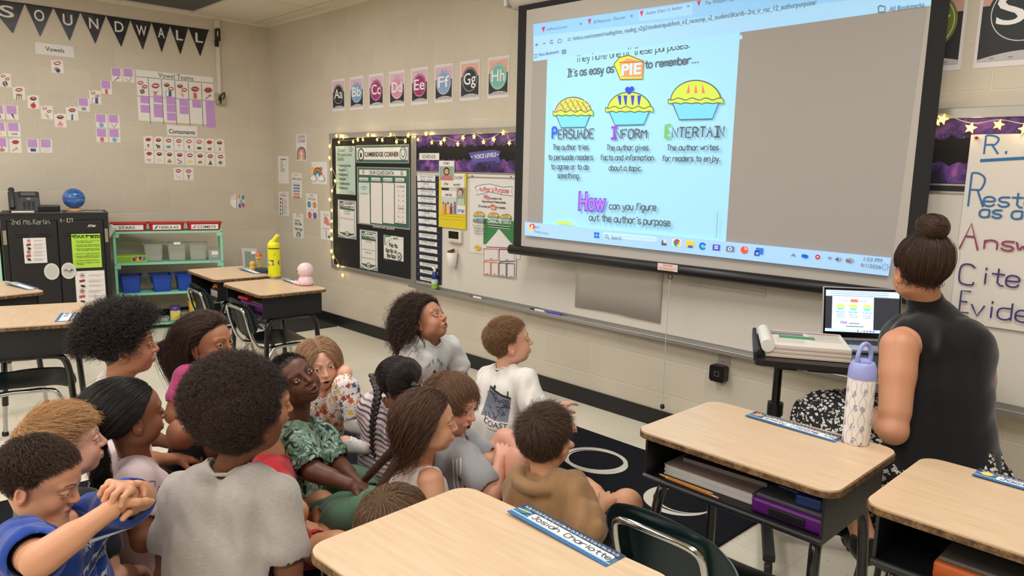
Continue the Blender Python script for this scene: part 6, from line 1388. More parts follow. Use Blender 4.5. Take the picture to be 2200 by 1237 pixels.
def R_s(a,b,c_,d_,c,e=.8): s.raw([(a,b),(c_,b),(c_,d_),(a,d_)],[[0,1,2,3]],le(c,e))
R_s(-LW,L0_,LW,L1_,(52,56,66),.3); R_s(-LW,.172,LW,L1_,(190,214,244)); R_s(-LW,L0_,LW,.038,(180,206,240)); R_s(-.118,.038,.045,.172,(206,232,250))
s.text_at("It's as easy as PIE to remember...",-.09,.152,.115,.006,le((70,74,80),.2)); R_s(-.046,.149,-.018,.162,(226,110,90))
for k,(x_,t_) in enumerate(((-.085,'PERSUADE'),(-.035,'INFORM'),(.018,'ENTERTAIN'))):
    s.raw([(x_ + .019 * math.cos(t),.128 + .013 * math.sin(t)) for t in np.linspace(0,math.pi,12)],[list(range(12))],le((236,210,90))); s.raw([(x_ - .015,.126),(x_ - .011,.116),(x_ + .011,.116),(x_ + .015,.126)],[[0,1,2,3]],le((110,200,200)))
    s.text_at(t_,x_ - .018,.104,.036,.008,le((90,70,90),.2)); [s.pline([(x_ - .017,.098 - .006 * j),(x_ + .016,.098 - .006 * j)],.0015,le((120,130,140),.3)) for j in range(3)]
s.text_at('How',-.085,.060,.026,.013,le((150,70,190),.5),.03); s.pline([(-.052,.062),(-.012,.062)],.003,le((90,90,100),.2)); s.pline([(-.065,.050),(.005,.050)],.003,le((90,90,100),.2))
for k in range(6): R_s(-.02 + .012 * k,.029,-.013 + .012 * k,.035,((60,120,220),(230,190,70),(60,160,90),(210,70,60),(90,90,200),(40,110,200))[k])
for j in range(3): s.pline([(-.13,.190 - .008 * j),(.1,.190 - .008 * j)],.0016,le((110,130,150),.3))
s.build('screen',lt)
# teacher's stool, mostly hidden by the desks
st = empty('stool',(6.47,-.87,0)); tag(st,'dark padded stool under the seated teacher, mostly hidden by desks','stool'); mb = MB(); mb.lathe([(.001,.405),(.16,.405),(.17,.415),(.17,.445),(.15,.455),(.001,.456)],M_BLACK,n=28); mb.build('seat',st)
for k in range(4): a_ = .785 + k * 1.571; mb = MB(); mb.tube([(.11 * math.cos(a_),.11 * math.sin(a_),.41),(.17 * math.cos(a_),.17 * math.sin(a_),0)],.012,M_TUBE,10); mb.build('leg',st)
# ------------------------------------------------------------------ implicit-surface bodies
class Fld:
    """signed-distance grid with smooth unions, meshed into one continuous skin"""
    def __init__(s, lo, hi, h, bg=0.04):
        s.h = h; s.lo = np.asarray(lo, float) - 3 * h; s.bg = bg
        s.n = np.ceil((np.asarray(hi, float) + 3 * h - s.lo) / h).astype(int) + 1
        s.D = np.full(tuple(s.n), bg, np.float32)
        s.ax = [(s.lo[i] + h * np.arange(s.n[i])).astype(np.float32) for i in range(3)]
    def blk(s, lo, hi):
        sl = []
        for i in range(3):
            a = int(np.clip(math.floor((lo[i] - s.lo[i]) / s.h), 0, s.n[i])); b = int(np.clip(math.ceil((hi[i] - s.lo[i]) / s.h) + 1, 0, s.n[i])); sl.append(slice(a, b))
        if any(q.stop <= q.start for q in sl): return None, None
        X = s.ax[0][sl[0]][:, None, None]; Y = s.ax[1][sl[1]][None, :, None]; Z = s.ax[2][sl[2]][None, None, :]
        return tuple(sl), (X, Y, Z)
    def op(s, sl, d, k, mode):
        a = s.D[sl]
        if mode == 'sub': d = -d
        sg = 1.0 if mode == 'add' else -1.0
        if k <= 0: s.D[sl] = np.minimum(a, d) if mode == 'add' else np.maximum(a, d); return
        t = np.clip(0.5 + sg * 0.5 * (a - d) / k, 0, 1)
        s.D[sl] = (a * (1 - t) + d * t - sg * k * t * (1 - t)).astype(np.float32)
    def cone(s, a, b, ra, rb, k=0.012, mode='add'):
        a = np.asarray(a, float); b = np.asarray(b, float); m = max(ra, rb) + k + 2.5 * s.h + 0.008
        sl, G = s.blk(np.minimum(a, b) - m, np.maximum(a, b) + m)
        if sl is None: return s
        ab = b - a; L = max(float(ab @ ab), 1e-9)
        q = [G[i] - a[i] for i in range(3)]
        t = np.clip((q[0] * ab[0] + q[1] * ab[1] + q[2] * ab[2]) / L, 0, 1)
        d = np.sqrt((q[0] - t * ab[0]) ** 2 + (q[1] - t * ab[1]) ** 2 + (q[2] - t * ab[2]) ** 2) - (ra + (rb - ra) * t)
        s.op(sl, d, k, mode); return s
    def ell(s, c, R, k=0.012, M=None, mode='add'):
        c = np.asarray(c, float); R = np.asarray(R, float); m = R.max() + k + 2.5 * s.h + 0.008
        sl, G = s.blk(c - m, c + m)
        if sl is None: return s
        q = [G[i] - c[i] for i in range(3)]
        if M is not None: q = [M[0][i] * q[0] + M[1][i] * q[1] + M[2][i] * q[2] for i in range(3)]
        k0 = np.sqrt(sum((q[i] / R[i]) ** 2 for i in range(3))); k1 = np.sqrt(sum((q[i] / R[i] ** 2) ** 2 for i in range(3)))
        d = k0 * (k0 - 1) / np.maximum(k1, 1e-6); s.op(sl, d, k, mode); return s
    def cut(s, p, n, k=0.0):
        """keep the half space where (x-p).n < 0"""
        p = np.asarray(p, float); n = np.asarray(n, float); n = n / np.linalg.norm(n)
        d = (s.ax[0][:, None, None] - p[0]) * n[0] + (s.ax[1][None, :, None] - p[1]) * n[1] + (s.ax[2][None, None, :] - p[2]) * n[2]
        s.op((slice(None),) * 3, np.broadcast_to(d, s.D.shape).astype(np.float32), k, 'cutmax'); return s
    def fn(s, f):
        s.D = (s.D + f(s.ax[0][:, None, None], s.ax[1][None, :, None], s.ax[2][None, None, :])).astype(np.float32); return s
    def mesh(s):
        s.D[0], s.D[-1], s.D[:, 0], s.D[:, -1], s.D[:, :, 0], s.D[:, :, -1] = (0.02,) * 6
        g = vdb.FloatGrid(s.bg); g.copyFromArray(s.D); p, q = g.convertToQuads(0.0)
        return p.astype(float) * s.h + s.lo, q[:, ::-1].astype(int) if s.flip else q.astype(int)
    flip = False


def wrinkle(seed, amp, wl=0.07, n=6, stretch=(1, 1, 0.45)):
    r = np.random.default_rng(seed); ks = []
    for _ in range(n):
        d = r.normal(size=3) * np.array(stretch); d /= np.linalg.norm(d); ks.append((d * 2 * math.pi / (wl * r.uniform(0.6, 1.6)), r.uniform(0, 6.28), r.uniform(0.5, 1)))
    def f(X, Y, Z):
        t = 0
        for kk, ph, a in ks:
            w_ = 0.9 * np.sin(X * 11 + Z * 7 + ph) + 0.7 * np.sin(Y * 13 - Z * 9 + ph)
            t = t + a * (1 - 2 * np.abs(np.sin(0.5 * (kk[0] * X + kk[1] * Y + kk[2] * Z) + ph + w_)) ** 1.4)
        return (2.0 * amp / n * t).astype(np.float32)
    return f


def unit(v): v = np.asarray(v, float); return v / (np.linalg.norm(v) + 1e-12)


def sstep(a, b, x): t = np.clip((x - a) / (b - a), 0, 1); return t * t * (3 - 2 * t)


def look_along(f, u):
    f = unit(f); s = unit(np.cross(f, u)); return np.stack([s, f, np.cross(s, f)], axis=1)


def head_matrix(yaw, pitch, roll=0.0):
    """columns: head's own right side... x = its right, y = the way it looks, z = its top. yaw: world heading in degrees, pitch up positive, roll tilts the top towards its right"""
    y, p, r = R2(yaw), R2(pitch), R2(roll)
    f = A3(math.cos(y) * math.cos(p), math.sin(y) * math.cos(p), math.sin(p)); s = A3(math.sin(y), -math.cos(y), 0); u = np.cross(s, f)
    return np.stack([s * math.cos(r) - u * math.sin(r), f, u * math.cos(r) + s * math.sin(r)], axis=1)


CR_C, CR_R = A3(0, -0.012, 0.028), A3(0.0725, 0.091, 0.079)


def hair_zmin(y):
    return np.interp(y, [-0.11, -0.06, -0.03, -0.008, 0.012, 0.03, 0.05, 0.07, 0.085], [-0.052, -0.056, -0.035, 0.004, 0.014, 0.044, 0.062, 0.073, 0.078])


def build_head(H, M, sc, neck, o):
    """skin of the head and neck in the head's own frame, then placed; returns verts, faces, colours"""
    h = o.get('res', 0.0021)
    nl = (M.T @ (np.asarray(neck) - H)) / sc
    f = Fld((-0.095, -0.125 + min(0, nl[1]), min(-0.12, nl[2] - 0.03)), (0.095, 0.125, 0.125), h)
    fat = o.get('fat', 0.0)
    f.ell(CR_C, CR_R, 0.01)
    f.ell((0, 0.030, 0.030), (0.060, 0.056, 0.056), 0.02)
    f.ell((0, 0.026, -0.030), (0.055 + fat, 0.058, 0.068), 0.025)
    f.ell((0, 0.052, -0.078), (0.022, 0.022, 0.018), 0.025)
    for s in (-1, 1):
        f.ell((s * 0.034, 0.052, -0.034), (0.024 + fat, 0.024, 0.024), 0.022)
        f.ell((s * 0.045, 0.012, -0.060), (0.014 + fat, 0.032, 0.016), 0.03)
        f.cone((s * 0.014, 0.083, 0.021), (s * 0.043, 0.070, 0.022), 0.006, 0.006, 0.014)
        f.ell((s * 0.031, 0.089, 0.001), (0.0165, 0.012, 0.010), 0.012, mode='sub')
    f.cone((0, 0.083, 0.010), (0, 0.099, -0.024), 0.0055, 0.0085, 0.012)
    f.ell((0, 0.098, -0.028), (0.0095, 0.009, 0.0075), 0.007)
    nw = o.get('nose', 1.0)
    for s in (-1, 1):
        f.ell((s * 0.0095 * nw, 0.089, -0.030), (0.0068 * nw, 0.008, 0.006), 0.006)
        f.ell((s * 0.0058 * nw, 0.093, -0.0365), (0.0028, 0.004, 0.003), 0.002, mode='sub')
    lp = o.get('lips', 1.0); op = o.get('open', 0.0)
    f.ell((0, 0.079, -0.056), (0.022, 0.011, 0.014), 0.012)
    f.ell((0, 0.0865, -0.0535), (0.019, 0.0070, 0.0042 * lp), 0.005)
    f.ell((0, 0.0850, -0.0635 - op * 0.6), (0.016, 0.0072, 0.0050 * lp), 0.005)
    if op: f.ell((0, 0.090, -0.058 - op * 0.3), (0.0125, 0.012, 0.0022 + op * 0.5), 0.002, mode='sub')
    else: f.cone((-0.018, 0.093, -0.0575), (0.018, 0.093, -0.0575), 0.0012, 0.0012, 0.002, mode='sub')
    for s in (-1, 1):
        # lids round the eyeballs with an almond opening
        c = A3(s * 0.0310, 0.0735, 0.001)
        f.ell(c, (0.0150, 0.0140, 0.0140), 0.004)
        ow = o.get('eye', 1.0)
        f.ell(c + A3(s * 0.0008, 0.016, -0.0005), (0.0128, 0.016, 0.0052 * ow), 0.0015, M=head_matrix(90, 0, -s * 5), mode='sub')
        # ears
        eM = np.array(head_matrix(90 - s * 18, 0, s * 6))
        f.ell((s * 0.0735, -0.010, -0.012), (0.0075, 0.0175, 0.0285), 0.005, M=eM)
        f.ell((s * 0.0800, -0.007, -0.009), (0.0055, 0.0095, 0.0165), 0.003, M=eM, mode='sub')
        f.ell((s * 0.0715, -0.004, -0.034), (0.005, 0.008, 0.008), 0.006)
    nr = o.get('neck_r', 0.042)
    f.cone((0, -0.018, -0.045), nl, nr, nr * 1.06, 0.03)
    v, q = f.mesh()
    # colour
    base = np.array(lin(o['skin'])[:3]); lip = np.array(lin(o.get('lipcol', (176, 104, 92)))[:3]); hc = np.array(lin(o['hair'])[:3])
    col = np.tile(base, (len(v), 1)); x, y, z = v.T
    def put(w_, c): col[:] = col * (1 - w_[:, None]) + np.asarray(c) * w_[:, None]
    red = base * A3(1.12, 0.78, 0.72)
    for s in (-1, 1):
        put(0.5 * np.exp(-(((x - s * 0.036) / 0.016) ** 2 + ((z + 0.030) / 0.016) ** 2)) * (y > 0.03), red)
        put(0.45 * np.exp(-(((x - s * 0.073) / 0.012) ** 2 + ((z + 0.012) / 0.03) ** 2 + ((y + 0.01) / 0.022) ** 2)), red)
    put(0.35 * np.exp(-((x / 0.012) ** 2 + ((z + 0.027) / 0.010) ** 2)) * (y > 0.08), red)
    lm = np.exp(-np.maximum(0, ((x / 0.0215) ** 2 + ((z + 0.0585 + op * 0.3) / (0.0092 * lp + op * 0.5)) ** 2) - 0.75) * 6) * (y > 0.072)
    put(0.8 * lm, lip)
    put(sstep(0.0022, 0.0008, np.abs(z + 0.0575 + op * 0.3)) * (np.abs(x) < 0.018) * (y > 0.078) * 0.7 * (op == 0), lip * 0.35)
    if op:
        ins = ((x / 0.0128) ** 2 + ((z + 0.058 + op * 0.3) / (0.0026 + op * 0.5)) ** 2 < 1.0) & (y > 0.06) & (y < 0.0905)
        put(ins * 0.92, (0.05, 0.012, 0.012))
        put((ins & (z > -0.0575)) * 0.9, (0.75, 0.72, 0.66))
    brow = np.array(lin(o.get('brow', o['hair']))[:3]) * 0.9
    for s in (-1, 1):
        t = (x * s - 0.012) / 0.036; zc = 0.0205 + 0.0065 * np.sin(np.clip(t, 0, 1) * 2.5); th = 0.0032 * (1.15 - 0.6 * np.clip(t, 0, 1))
        put(0.85 * sstep(th, th * 0.4, np.abs(z - zc)) * (t > 0) * (t < 1) * (y > 0.045), brow)
        put(((x - s * 0.0058 * nw) ** 2 + (y - 0.092) ** 2 + (z + 0.0365) ** 2 < 0.0036 ** 2) * 0.8, base * 0.12)
        e = ((x - s * 0.0318) / 0.0142) ** 2 + ((z - 0.0008) / (0.0066 * o.get('eye', 1.0))) ** 2
        put(0.75 * np.exp(-((e - 1.0) / 0.28) ** 2) * (y > 0.06) * (z > -0.001), base * 0.16)
    hm = sstep(-0.006, 0.004, z - hair_zmin(y)) * (np.hypot(x, y) > 0) * (1 - (np.exp(-(((np.abs(x) - 0.076) / 0.012) ** 2 + ((z + 0.012) / 0.028) ** 2 + ((y + 0.008) / 0.018) ** 2)) > 0.5))
    if o.get('part'): hm = hm * ((np.abs(x) > 0.0045) | (y > 0.06))
    put(hm * o.get('scalp', 0.9), hc * o.get('scalp_dark', 0.8))
    if o.get('freckles'): pass
    V = (v * sc) @ M.T + H
    return V, q, col


def build_eyes(H, M, sc, o):
    """eyeballs, gaze in the head's frame (degrees right, up)"""
    gx, gz = o.get('gaze', (0, 0)); vs = []; qs = []; cs = []
    iris = np.array(lin(o.get('iris', (70, 44, 26)))[:3]); nU, nV = 28, 18
    for s in (-1, 1):
        g = unit(A3(math.tan(R2(gx)), 1, math.tan(R2(gz)))); a = unit(np.cross(g, A3(0, 0, 1))); b = np.cross(a, g)
        c = A3(s * 0.0310, 0.0735, 0.001); b0 = sum(len(t) for t in vs); V = []; C = []
        for i in range(nV + 1):
            th = math.pi * (i / nV) ** 1.35
            for j in range(nU):
                ph = 2 * math.pi * j / nU; d = math.cos(th) * g + math.sin(th) * (math.cos(ph) * a + math.sin(ph) * b)
                V.append(c + 0.0122 * d); dg = math.degrees(th)
                C.append((0.004,) * 3 if dg < 11.5 else (iris if dg < 26 else (iris * 0.3 if dg < 30 else (0.78, 0.75, 0.72))))
        vs.append((np.array(V) * sc) @ M.T + H); cs.append(np.array(C))
        qs += [(b0 + i * nU + j, b0 + i * nU + (j + 1) % nU, b0 + (i + 1) * nU + (j + 1) % nU, b0 + (i + 1) * nU + j) for i in range(nV) for j in range(nU)]
    return np.concatenate(vs), np.array(qs), np.concatenate(cs)


def arm_field(S, E, W, hand, sc, h, rw=1.0):
    """whole arm from shoulder to fingertips. hand = dict(d=direction, n=palm normal, curl=deg, thumb=+1/-1 side, spread)"""
    d = unit(hand['d']); n = np.asarray(hand['n'], float); n = unit(n - d * (n @ d)); sd = np.cross(d, n) * hand['side']   # sd: towards the thumb
    pl, pw = 0.068 * sc, 0.026 * sc; curl = hand.get('curl', 35)
    chains = []
    for i, (off, ln, r) in enumerate(((0.92, 0.058, 0.0068), (0.32, 0.064, 0.0071), (-0.30, 0.059, 0.0067), (-0.90, 0.046, 0.0060))):
        k = W + d * pl * (1.0 - 0.07 * abs(i - 1)) + sd * pw * off; pts = [k]; c = curl * (hand.get('var', (1, 1, 1, 1))[i]); ang = 0
        for sg, fr in ((0.45, 0.55), (0.31, 1.0), (0.24, 0.65)):
            ang += R2(c * fr); dd = unit(d * math.cos(ang) + n * math.sin(ang) + sd * 0.08 * off * hand.get('spread', 1.0)); pts.append(pts[-1] + dd * ln * sc * sg)
        chains.append((pts, r * sc))
    tb = W + d * 0.018 * sc + sd * 0.018 * sc + n * 0.006 * sc; t1 = tb + unit(d * 0.55 + sd * 0.75 + n * hand.get('tn', 0.45)) * 0.030 * sc; t2 = t1 + unit(d * 0.95 + sd * 0.15 + n * hand.get('tn', 0.45)) * 0.022 * sc; t3 = t2 + unit(d * 1.0 + n * (0.2 + hand.get('tn', 0.45))) * 0.019 * sc
    allp = np.array([S, E, W, tb, t1, t2, t3] + [p for c in chains for p in c[0]])
    f = Fld(allp.min(0) - 0.05 * sc, allp.max(0) + 0.05 * sc, h)
    sr = sc * rw
    f.cone(S, E, 0.036 * sr, 0.0305 * sr, 0.012); f.cone(S - (E - S) * 0.02, S + (E - S) * 0.30, 0.0405 * sr, 0.036 * sr, 0.03); f.cone(S + (E - S) * 0.3, S + (E - S) * 0.75, 0.0355 * sr, 0.033 * sr, 0.02)
    f.cone(E, W, 0.0300 * sr, 0.0205 * sr, 0.015); f.cone(E + (W - E) * 0.12, E + (W - E) * 0.45, 0.0305 * sr, 0.0275 * sr, 0.02)
    for i, (pts, r) in enumerate(chains):
        f.cone(W, pts[0], 0.0145 * sc, 0.0100 * sc, 0.010 * sc)
    f.cone(W + d * 0.02 * sc + sd * 0.01 * sc, W + d * 0.05 * sc + sd * 0.014 * sc, 0.0125 * sc, 0.011 * sc, 0.012 * sc)
    g = f
    for pts, r in chains:
        for a, b, ra, rb in zip(pts[:-1], pts[1:], (1.12, 1.0, 0.93), (1.0, 0.93, 0.78)): g.cone(a, b, r * ra, r * rb, 0.0022 * sc)
    g.cone(tb, t1, 0.0115 * sc, 0.0088 * sc, 0.010 * sc); g.cone(t1, t2, 0.0086 * sc, 0.0080 * sc, 0.003 * sc); g.cone(t2, t3, 0.0080 * sc, 0.0062 * sc, 0.003 * sc)
    tips = [c[0][-1] for c in chains] + [t3]
    return f.mesh(), tips


def skin_mat():
    if 'skin' in MATS: return MATS['skin']
    m, nt, b = new_mat('skin'); at = nt.nodes.new('ShaderNodeAttribute'); at.attribute_name = 'Col'
    nt.links.new(at.outputs['Color'], b.inputs['Base Color']); b.inputs['Roughness'].default_value = 0.48; b.inputs['Specular IOR Level'].default_value = 0.4
    b.inputs['Subsurface Weight'].default_value = 0.12; b.inputs['Subsurface Radius'].default_value = (0.012, 0.005, 0.003); b.inputs['Subsurface Scale'].default_value = 0.6
    n = nt.nodes.new('ShaderNodeTexNoise'); n.inputs['Scale'].default_value = 350; bp = nt.nodes.new('ShaderNodeBump'); bp.inputs['Strength'].default_value = 0.08; bp.inputs['Distance'].default_value = 0.002
    tc = nt.nodes.new('ShaderNodeTexCoord'); nt.links.new(tc.outputs['Object'], n.inputs['Vector']); nt.links.new(n.outputs['Fac'], bp.inputs['Height']); nt.links.new(bp.outputs['Normal'], b.inputs['Normal'])
    MATS['skin'] = m; return m


def eye_mat():
    if 'eye' in MATS: return MATS['eye']
    m, nt, b = new_mat('eyeball'); at = nt.nodes.new('ShaderNodeAttribute'); at.attribute_name = 'Col'
    nt.links.new(at.outputs['Color'], b.inputs['Base Color']); b.inputs['Roughness'].default_value = 0.08; MATS['eye'] = m; return m


def set_col(me, col):
    a = me.color_attributes.new('Col', 'FLOAT_COLOR', 'POINT'); c = np.ones((len(me.vertices), 4), np.float32); c[:, :3] = col; a.data.foreach_set('color', c.ravel())


def relax(v, q, it=2, lam=0.5):
    e = np.concatenate([q[:, [0, 1]], q[:, [1, 2]], q[:, [2, 3]], q[:, [3, 0]]]); n = len(v)
    cnt = np.bincount(e.ravel(), minlength=n).astype(float)
    for _ in range(it):
        s = np.zeros_like(v)
        for i in range(3): s[:, i] = np.bincount(e[:, 0], v[e[:, 1], i], n) + np.bincount(e[:, 1], v[e[:, 0], i], n)
        v = v + lam * (s / np.maximum(cnt, 1)[:, None] - v)
    return v


def fabric_mat(c, key=None, rough=0.85, bump=0.25, heather=0.10):
    k = ('fab', str(c), heather)
    if k in MATS: return MATS[k]
    g = NG('fabric'); n1 = g.n('TexNoise', {'Vector': g.tc.outputs['Object'], 'Scale': 420.0, 'Detail': 3.0}); L = lin(c)
    mp = g.n('Mapping', {'Vector': g.tc.outputs['Object'], 'Scale': (70, 70, 330)}); n2 = g.n('TexNoise', {'Vector': mp.outputs[0], 'Scale': 1.0, 'Detail': 5.0})
    a = tuple(x * (1 - heather) for x in L[:3]) + (1,); b = tuple(min(1, x * (1 + heather)) for x in L[:3]) + (1,)
    g.base(g.mix(n2.outputs['Fac'], a, b), rough); g.bump(n1.outputs['Fac'], bump, 0.0015); g.b.inputs['Sheen Weight'].default_value = 0.25; g.b.inputs['Specular IOR Level'].default_value = 0.2
    MATS[k] = g.m; return g.m


# ------------------------------------------------------------------ hair
def hair_mat(c, rough=0.32):
    k = ('hair', str(c), rough)
    if k in MATS: return MATS[k]
    m, nt, b = new_mat('hair'); b.inputs['Roughness'].default_value = rough + .12; b.inputs['Specular IOR Level'].default_value = .35
    hi = nt.nodes.new('ShaderNodeHairInfo'); mx = nt.nodes.new('ShaderNodeMix'); mx.data_type = 'RGBA'; L = lin(c)
    mx.inputs['A'].default_value = tuple(x * 0.55 for x in L[:3]) + (1,); mx.inputs['B'].default_value = tuple(min(1, x * 1.35 + 0.002) for x in L[:3]) + (1,)
    nt.links.new(hi.outputs['Random'], mx.inputs['Factor']); nt.links.new(mx.outputs['Result'], b.inputs['Base Color']); MATS[k] = m; return m


def roots(n, seed, mask=None, grow=1.0):
    """points on the scalp in head coordinates"""
    r = np.random.default_rng(seed); out = []
    tot = 0
    while tot < n:
        d = r.normal(size=(n * 2, 3)); d /= np.linalg.norm(d, axis=1)[:, None]; p = CR_C + d * CR_R * grow
        ear = (np.abs(p[:, 0]) > 0.055) & (p[:, 2] < 0.012) & (p[:, 1] > -0.028)
        k = (p[:, 2] > hair_zmin(p[:, 1])) & ~ear
        if mask is not None: k &= mask(p)
        out.append(p[k]); tot += k.sum()
        if k.sum() == 0: break
    return np.concatenate(out)[:n]


def grow(H, M, sc, rt, length, comb, steps=12, lift=0.0, thick=(0.02, 0.14), curl=0.0, cfreq=3.0, grav=0.0, jitter=0.15, seed=0, coll=(), clump=0, taper=1.0, gpow=1.0):
    """march strands from scalp roots; comb(p, n, t) gives head-frame directions. returns (N, steps+1, 3) in world space"""
    r = np.random.default_rng(seed); N = len(rt); L = length(rt) if callable(length) else np.full(N, length); L = L * r.uniform(0.75, 1.1, N)
    off = r.uniform(thick[0], thick[1], N); p = rt.copy(); pts = [p.copy()]; gl = M.T @ A3(0, 0, -1); jd = r.normal(size=(N, 3)) * jitter
    if clump: ci = r.integers(0, clump, N); jd = r.normal(size=(clump, 3))[ci] * jitter + jd * 0.3
    lastd = None
    for k in range(steps):
        t = (k + 0.5) / steps
        nn = (p - CR_C) / CR_R ** 2; nn /= np.linalg.norm(nn, axis=1)[:, None] + 1e-9
        dv = comb(p, nn, t); dv = dv / (np.linalg.norm(dv, axis=1)[:, None] + 1e-9)
        dv = dv + nn * lift * (1 - t) + jd + gl * grav * t ** gpow
        if lastd is not None: dv = dv * 0.6 + lastd * 0.4
        dv /= np.linalg.norm(dv, axis=1)[:, None] + 1e-9; lastd = dv
        p = p + dv * (L / steps)[:, None]
        RR = CR_R[None, :] + off[:, None] * 0.09; q = (p - CR_C) / RR; l = np.linalg.norm(q, axis=1); m = l < 1
        p[m] = CR_C + q[m] / l[m][:, None] * RR[m]
        for (c, R) in coll:
            q = (p - c) / R; l = np.linalg.norm(q, axis=1); m = l < 1; p[m] = c + q[m] / l[m][:, None] * R
        pts.append(p.copy())
    A = np.stack(pts, 1)
    if curl:
        ph = r.uniform(0, 6.28, N); ph = (r.uniform(0, 6.28, clump)[ci] + ph * 0.12) if clump else ph
        fr = cfreq * r.uniform(0.8, 1.2, N); t = np.linspace(0, 1, steps + 1)
        a = np.zeros_like(A); tg = np.gradient(A, axis=1); tg /= np.linalg.norm(tg, axis=2)[:, :, None] + 1e-9
        u = np.cross(tg, A3(0.3, 0.5, 0.8)[None, None, :]); u /= np.linalg.norm(u, axis=2)[:, :, None] + 1e-9; v = np.cross(tg, u)
        th = ph[:, None] + fr[:, None] * 6.283 * t[None, :]; amp = curl * np.minimum(1, t * 3)[None, :, None]
        A = A + amp * (u * np.cos(th)[:, :, None] + v * np.sin(th)[:, :, None])
    return (A * sc) @ M.T + H


def strands_obj(name, sets, m, parent, r0=0.0007, r1=0.0003):
    """one hair object from arrays of strands (each N x K x 3)"""
    hc = bpy.data.hair_curves.new(name); sizes = []
    for A in sets: sizes += [A.shape[1]] * A.shape[0]
    hc.add_curves(sizes); pos = np.concatenate([A.reshape(-1, 3) for A in sets]).astype(np.float32)
    hc.attributes['position'].data.foreach_set('vector', pos.ravel())
    ra = hc.attributes.new('radius', 'FLOAT', 'POINT')
    rr = np.concatenate([np.tile(np.linspace(r0, r1, A.shape[1]), A.shape[0]) for A in sets]).astype(np.float32); ra.data.foreach_set('value', rr)
    hc.materials.append(m); o = bpy.data.objects.new(name, hc); COL.objects.link(o); o.parent = parent; return o


def tang(p, nn, d):
    d = np.broadcast_to(np.asarray(d, float), p.shape); return d - nn * np.sum(d * nn, axis=1)[:, None]


def hair_cap(H, M, sc, thick, zmin=hair_zmin, extra=None, noise=0.0, seed=1, h=0.003, front=None):
    """base volume of the hair"""
    f = Fld((-0.16, -0.2, -0.16), (0.16, 0.16, 0.2), h)
    f.ell(CR_C, CR_R + thick, 0.0); f.ell((0, 0.030, 0.030), (0.060 + thick * 0.5, 0.056 + thick * 0.4, 0.056 + thick), 0.01)
    Y = f.ax[1][None, :, None]; Z = f.ax[2][None, None, :]
    cutd = (zmin(Y) - Z) * 0.75; f.op((slice(None),) * 3, np.broadcast_to(cutd, f.D.shape).astype(np.float32), 0.006, 'cutmax')
    for s in (-1, 1): f.ell((s * 0.078, -0.004, -0.012), (0.024, 0.022, 0.032), 0.006, mode='sub')
    if extra: extra(f)
    if noise: f.fn(wrinkle(seed, noise, 0.03, 7, (1, 1, 1)))
    v, q = f.mesh(); return (v * sc) @ M.T + H, q
# ------------------------------------------------------------------ people
def ik(a, c, l1, l2, pole):
    """middle joint between a and c, bent towards pole; c is pulled in when out of reach"""
    a, c = np.asarray(a, float), np.asarray(c, float); d = c - a; L = np.linalg.norm(d); mx = (l1 + l2) * 0.995
    if L > mx: c = a + d / L * mx; d = c - a; L = mx
    x = (l1 * l1 - l2 * l2 + L * L) / (2 * L); h = math.sqrt(max(l1 * l1 - x * x, 0)); u = d / L
    pv = np.asarray(pole, float) - a; pv = pv - u * (pv @ u); return a + u * x + unit(pv) * h, c


def torso_shape(f, J, sc, g, k=0.035, w=1.0, low=True):
    """g: how far the surface is grown outwards"""
    s, Pv, N, fw = J['side'], J['Pv'], J['N'], J['fwd']
    W = Pv * 0.58 + N * 0.42 - fw * J.get('slump', 0.0) * sc; C = Pv * 0.24 + N * 0.76 - fw * (J.get('slump', 0.0) * 0.5 - 0.008) * sc
    for q in (-1, 1):
        e = s * q * w * sc
        if low: f.cone(Pv + e * 0.052, W + e * 0.043, 0.078 * sc + g, 0.069 * sc + g, k)
        else: f.cone(Pv * 0.85 + N * 0.15 + e * 0.05, W + e * 0.043, 0.07 * sc + g, 0.069 * sc + g, k)
        f.cone(W + e * 0.043, C + e * 0.052, 0.069 * sc + g, 0.076 * sc + g, k)
        S = J['SR'] if q > 0 else J['SL']
        f.cone(C + e * 0.05, S, 0.066 * sc + g, 0.040 * sc + g, k)
        f.cone(N - A3(0, 0, 0.012) * sc, S, 0.036 * sc + g, 0.038 * sc + g, k)


def leg_shape(f, J, sc, g, a0=0.0, a1=2.0, k=0.02):
    for q in 'LR':
        Hh, K, An = J['H' + q], J['K' + q], J['A' + q]
        if a0 < 1: f.cone(Hh + (K - Hh) * a0, Hh + (K - Hh) * min(a1, 1), (0.067 - 0.024 * a0) * sc + g, (0.067 - 0.024 * min(a1, 1)) * sc + g, k)
        if a1 > 1:
            b = min(a1 - 1, 1); back = unit(np.cross(np.cross(K - Hh, An - K), An - K)) if np.linalg.norm(np.cross(K - Hh, An - K)) > 1e-4 else A3(0, 0, 0)
            f.cone(K, K + (An - K) * b, 0.041 * sc + g, (0.041 - 0.014 * b) * sc + g, k)
            if b > 0.6: f.cone(K + (An - K) * 0.15 - back * 0.008 * sc, K + (An - K) * 0.5 - back * 0.008 * sc, 0.043 * sc + g, 0.036 * sc + g, 0.03)


def shell(name, f, m, parent, it=1, col=None):
    v, q = f.mesh(); v = relax(v, q, it)
    me = np_mesh(name, v, q, [m]); o = mesh_obj(name, me, parent); return o


def bounds(pts, m): a = np.array(pts); return a.min(0) - m, a.max(0) + m


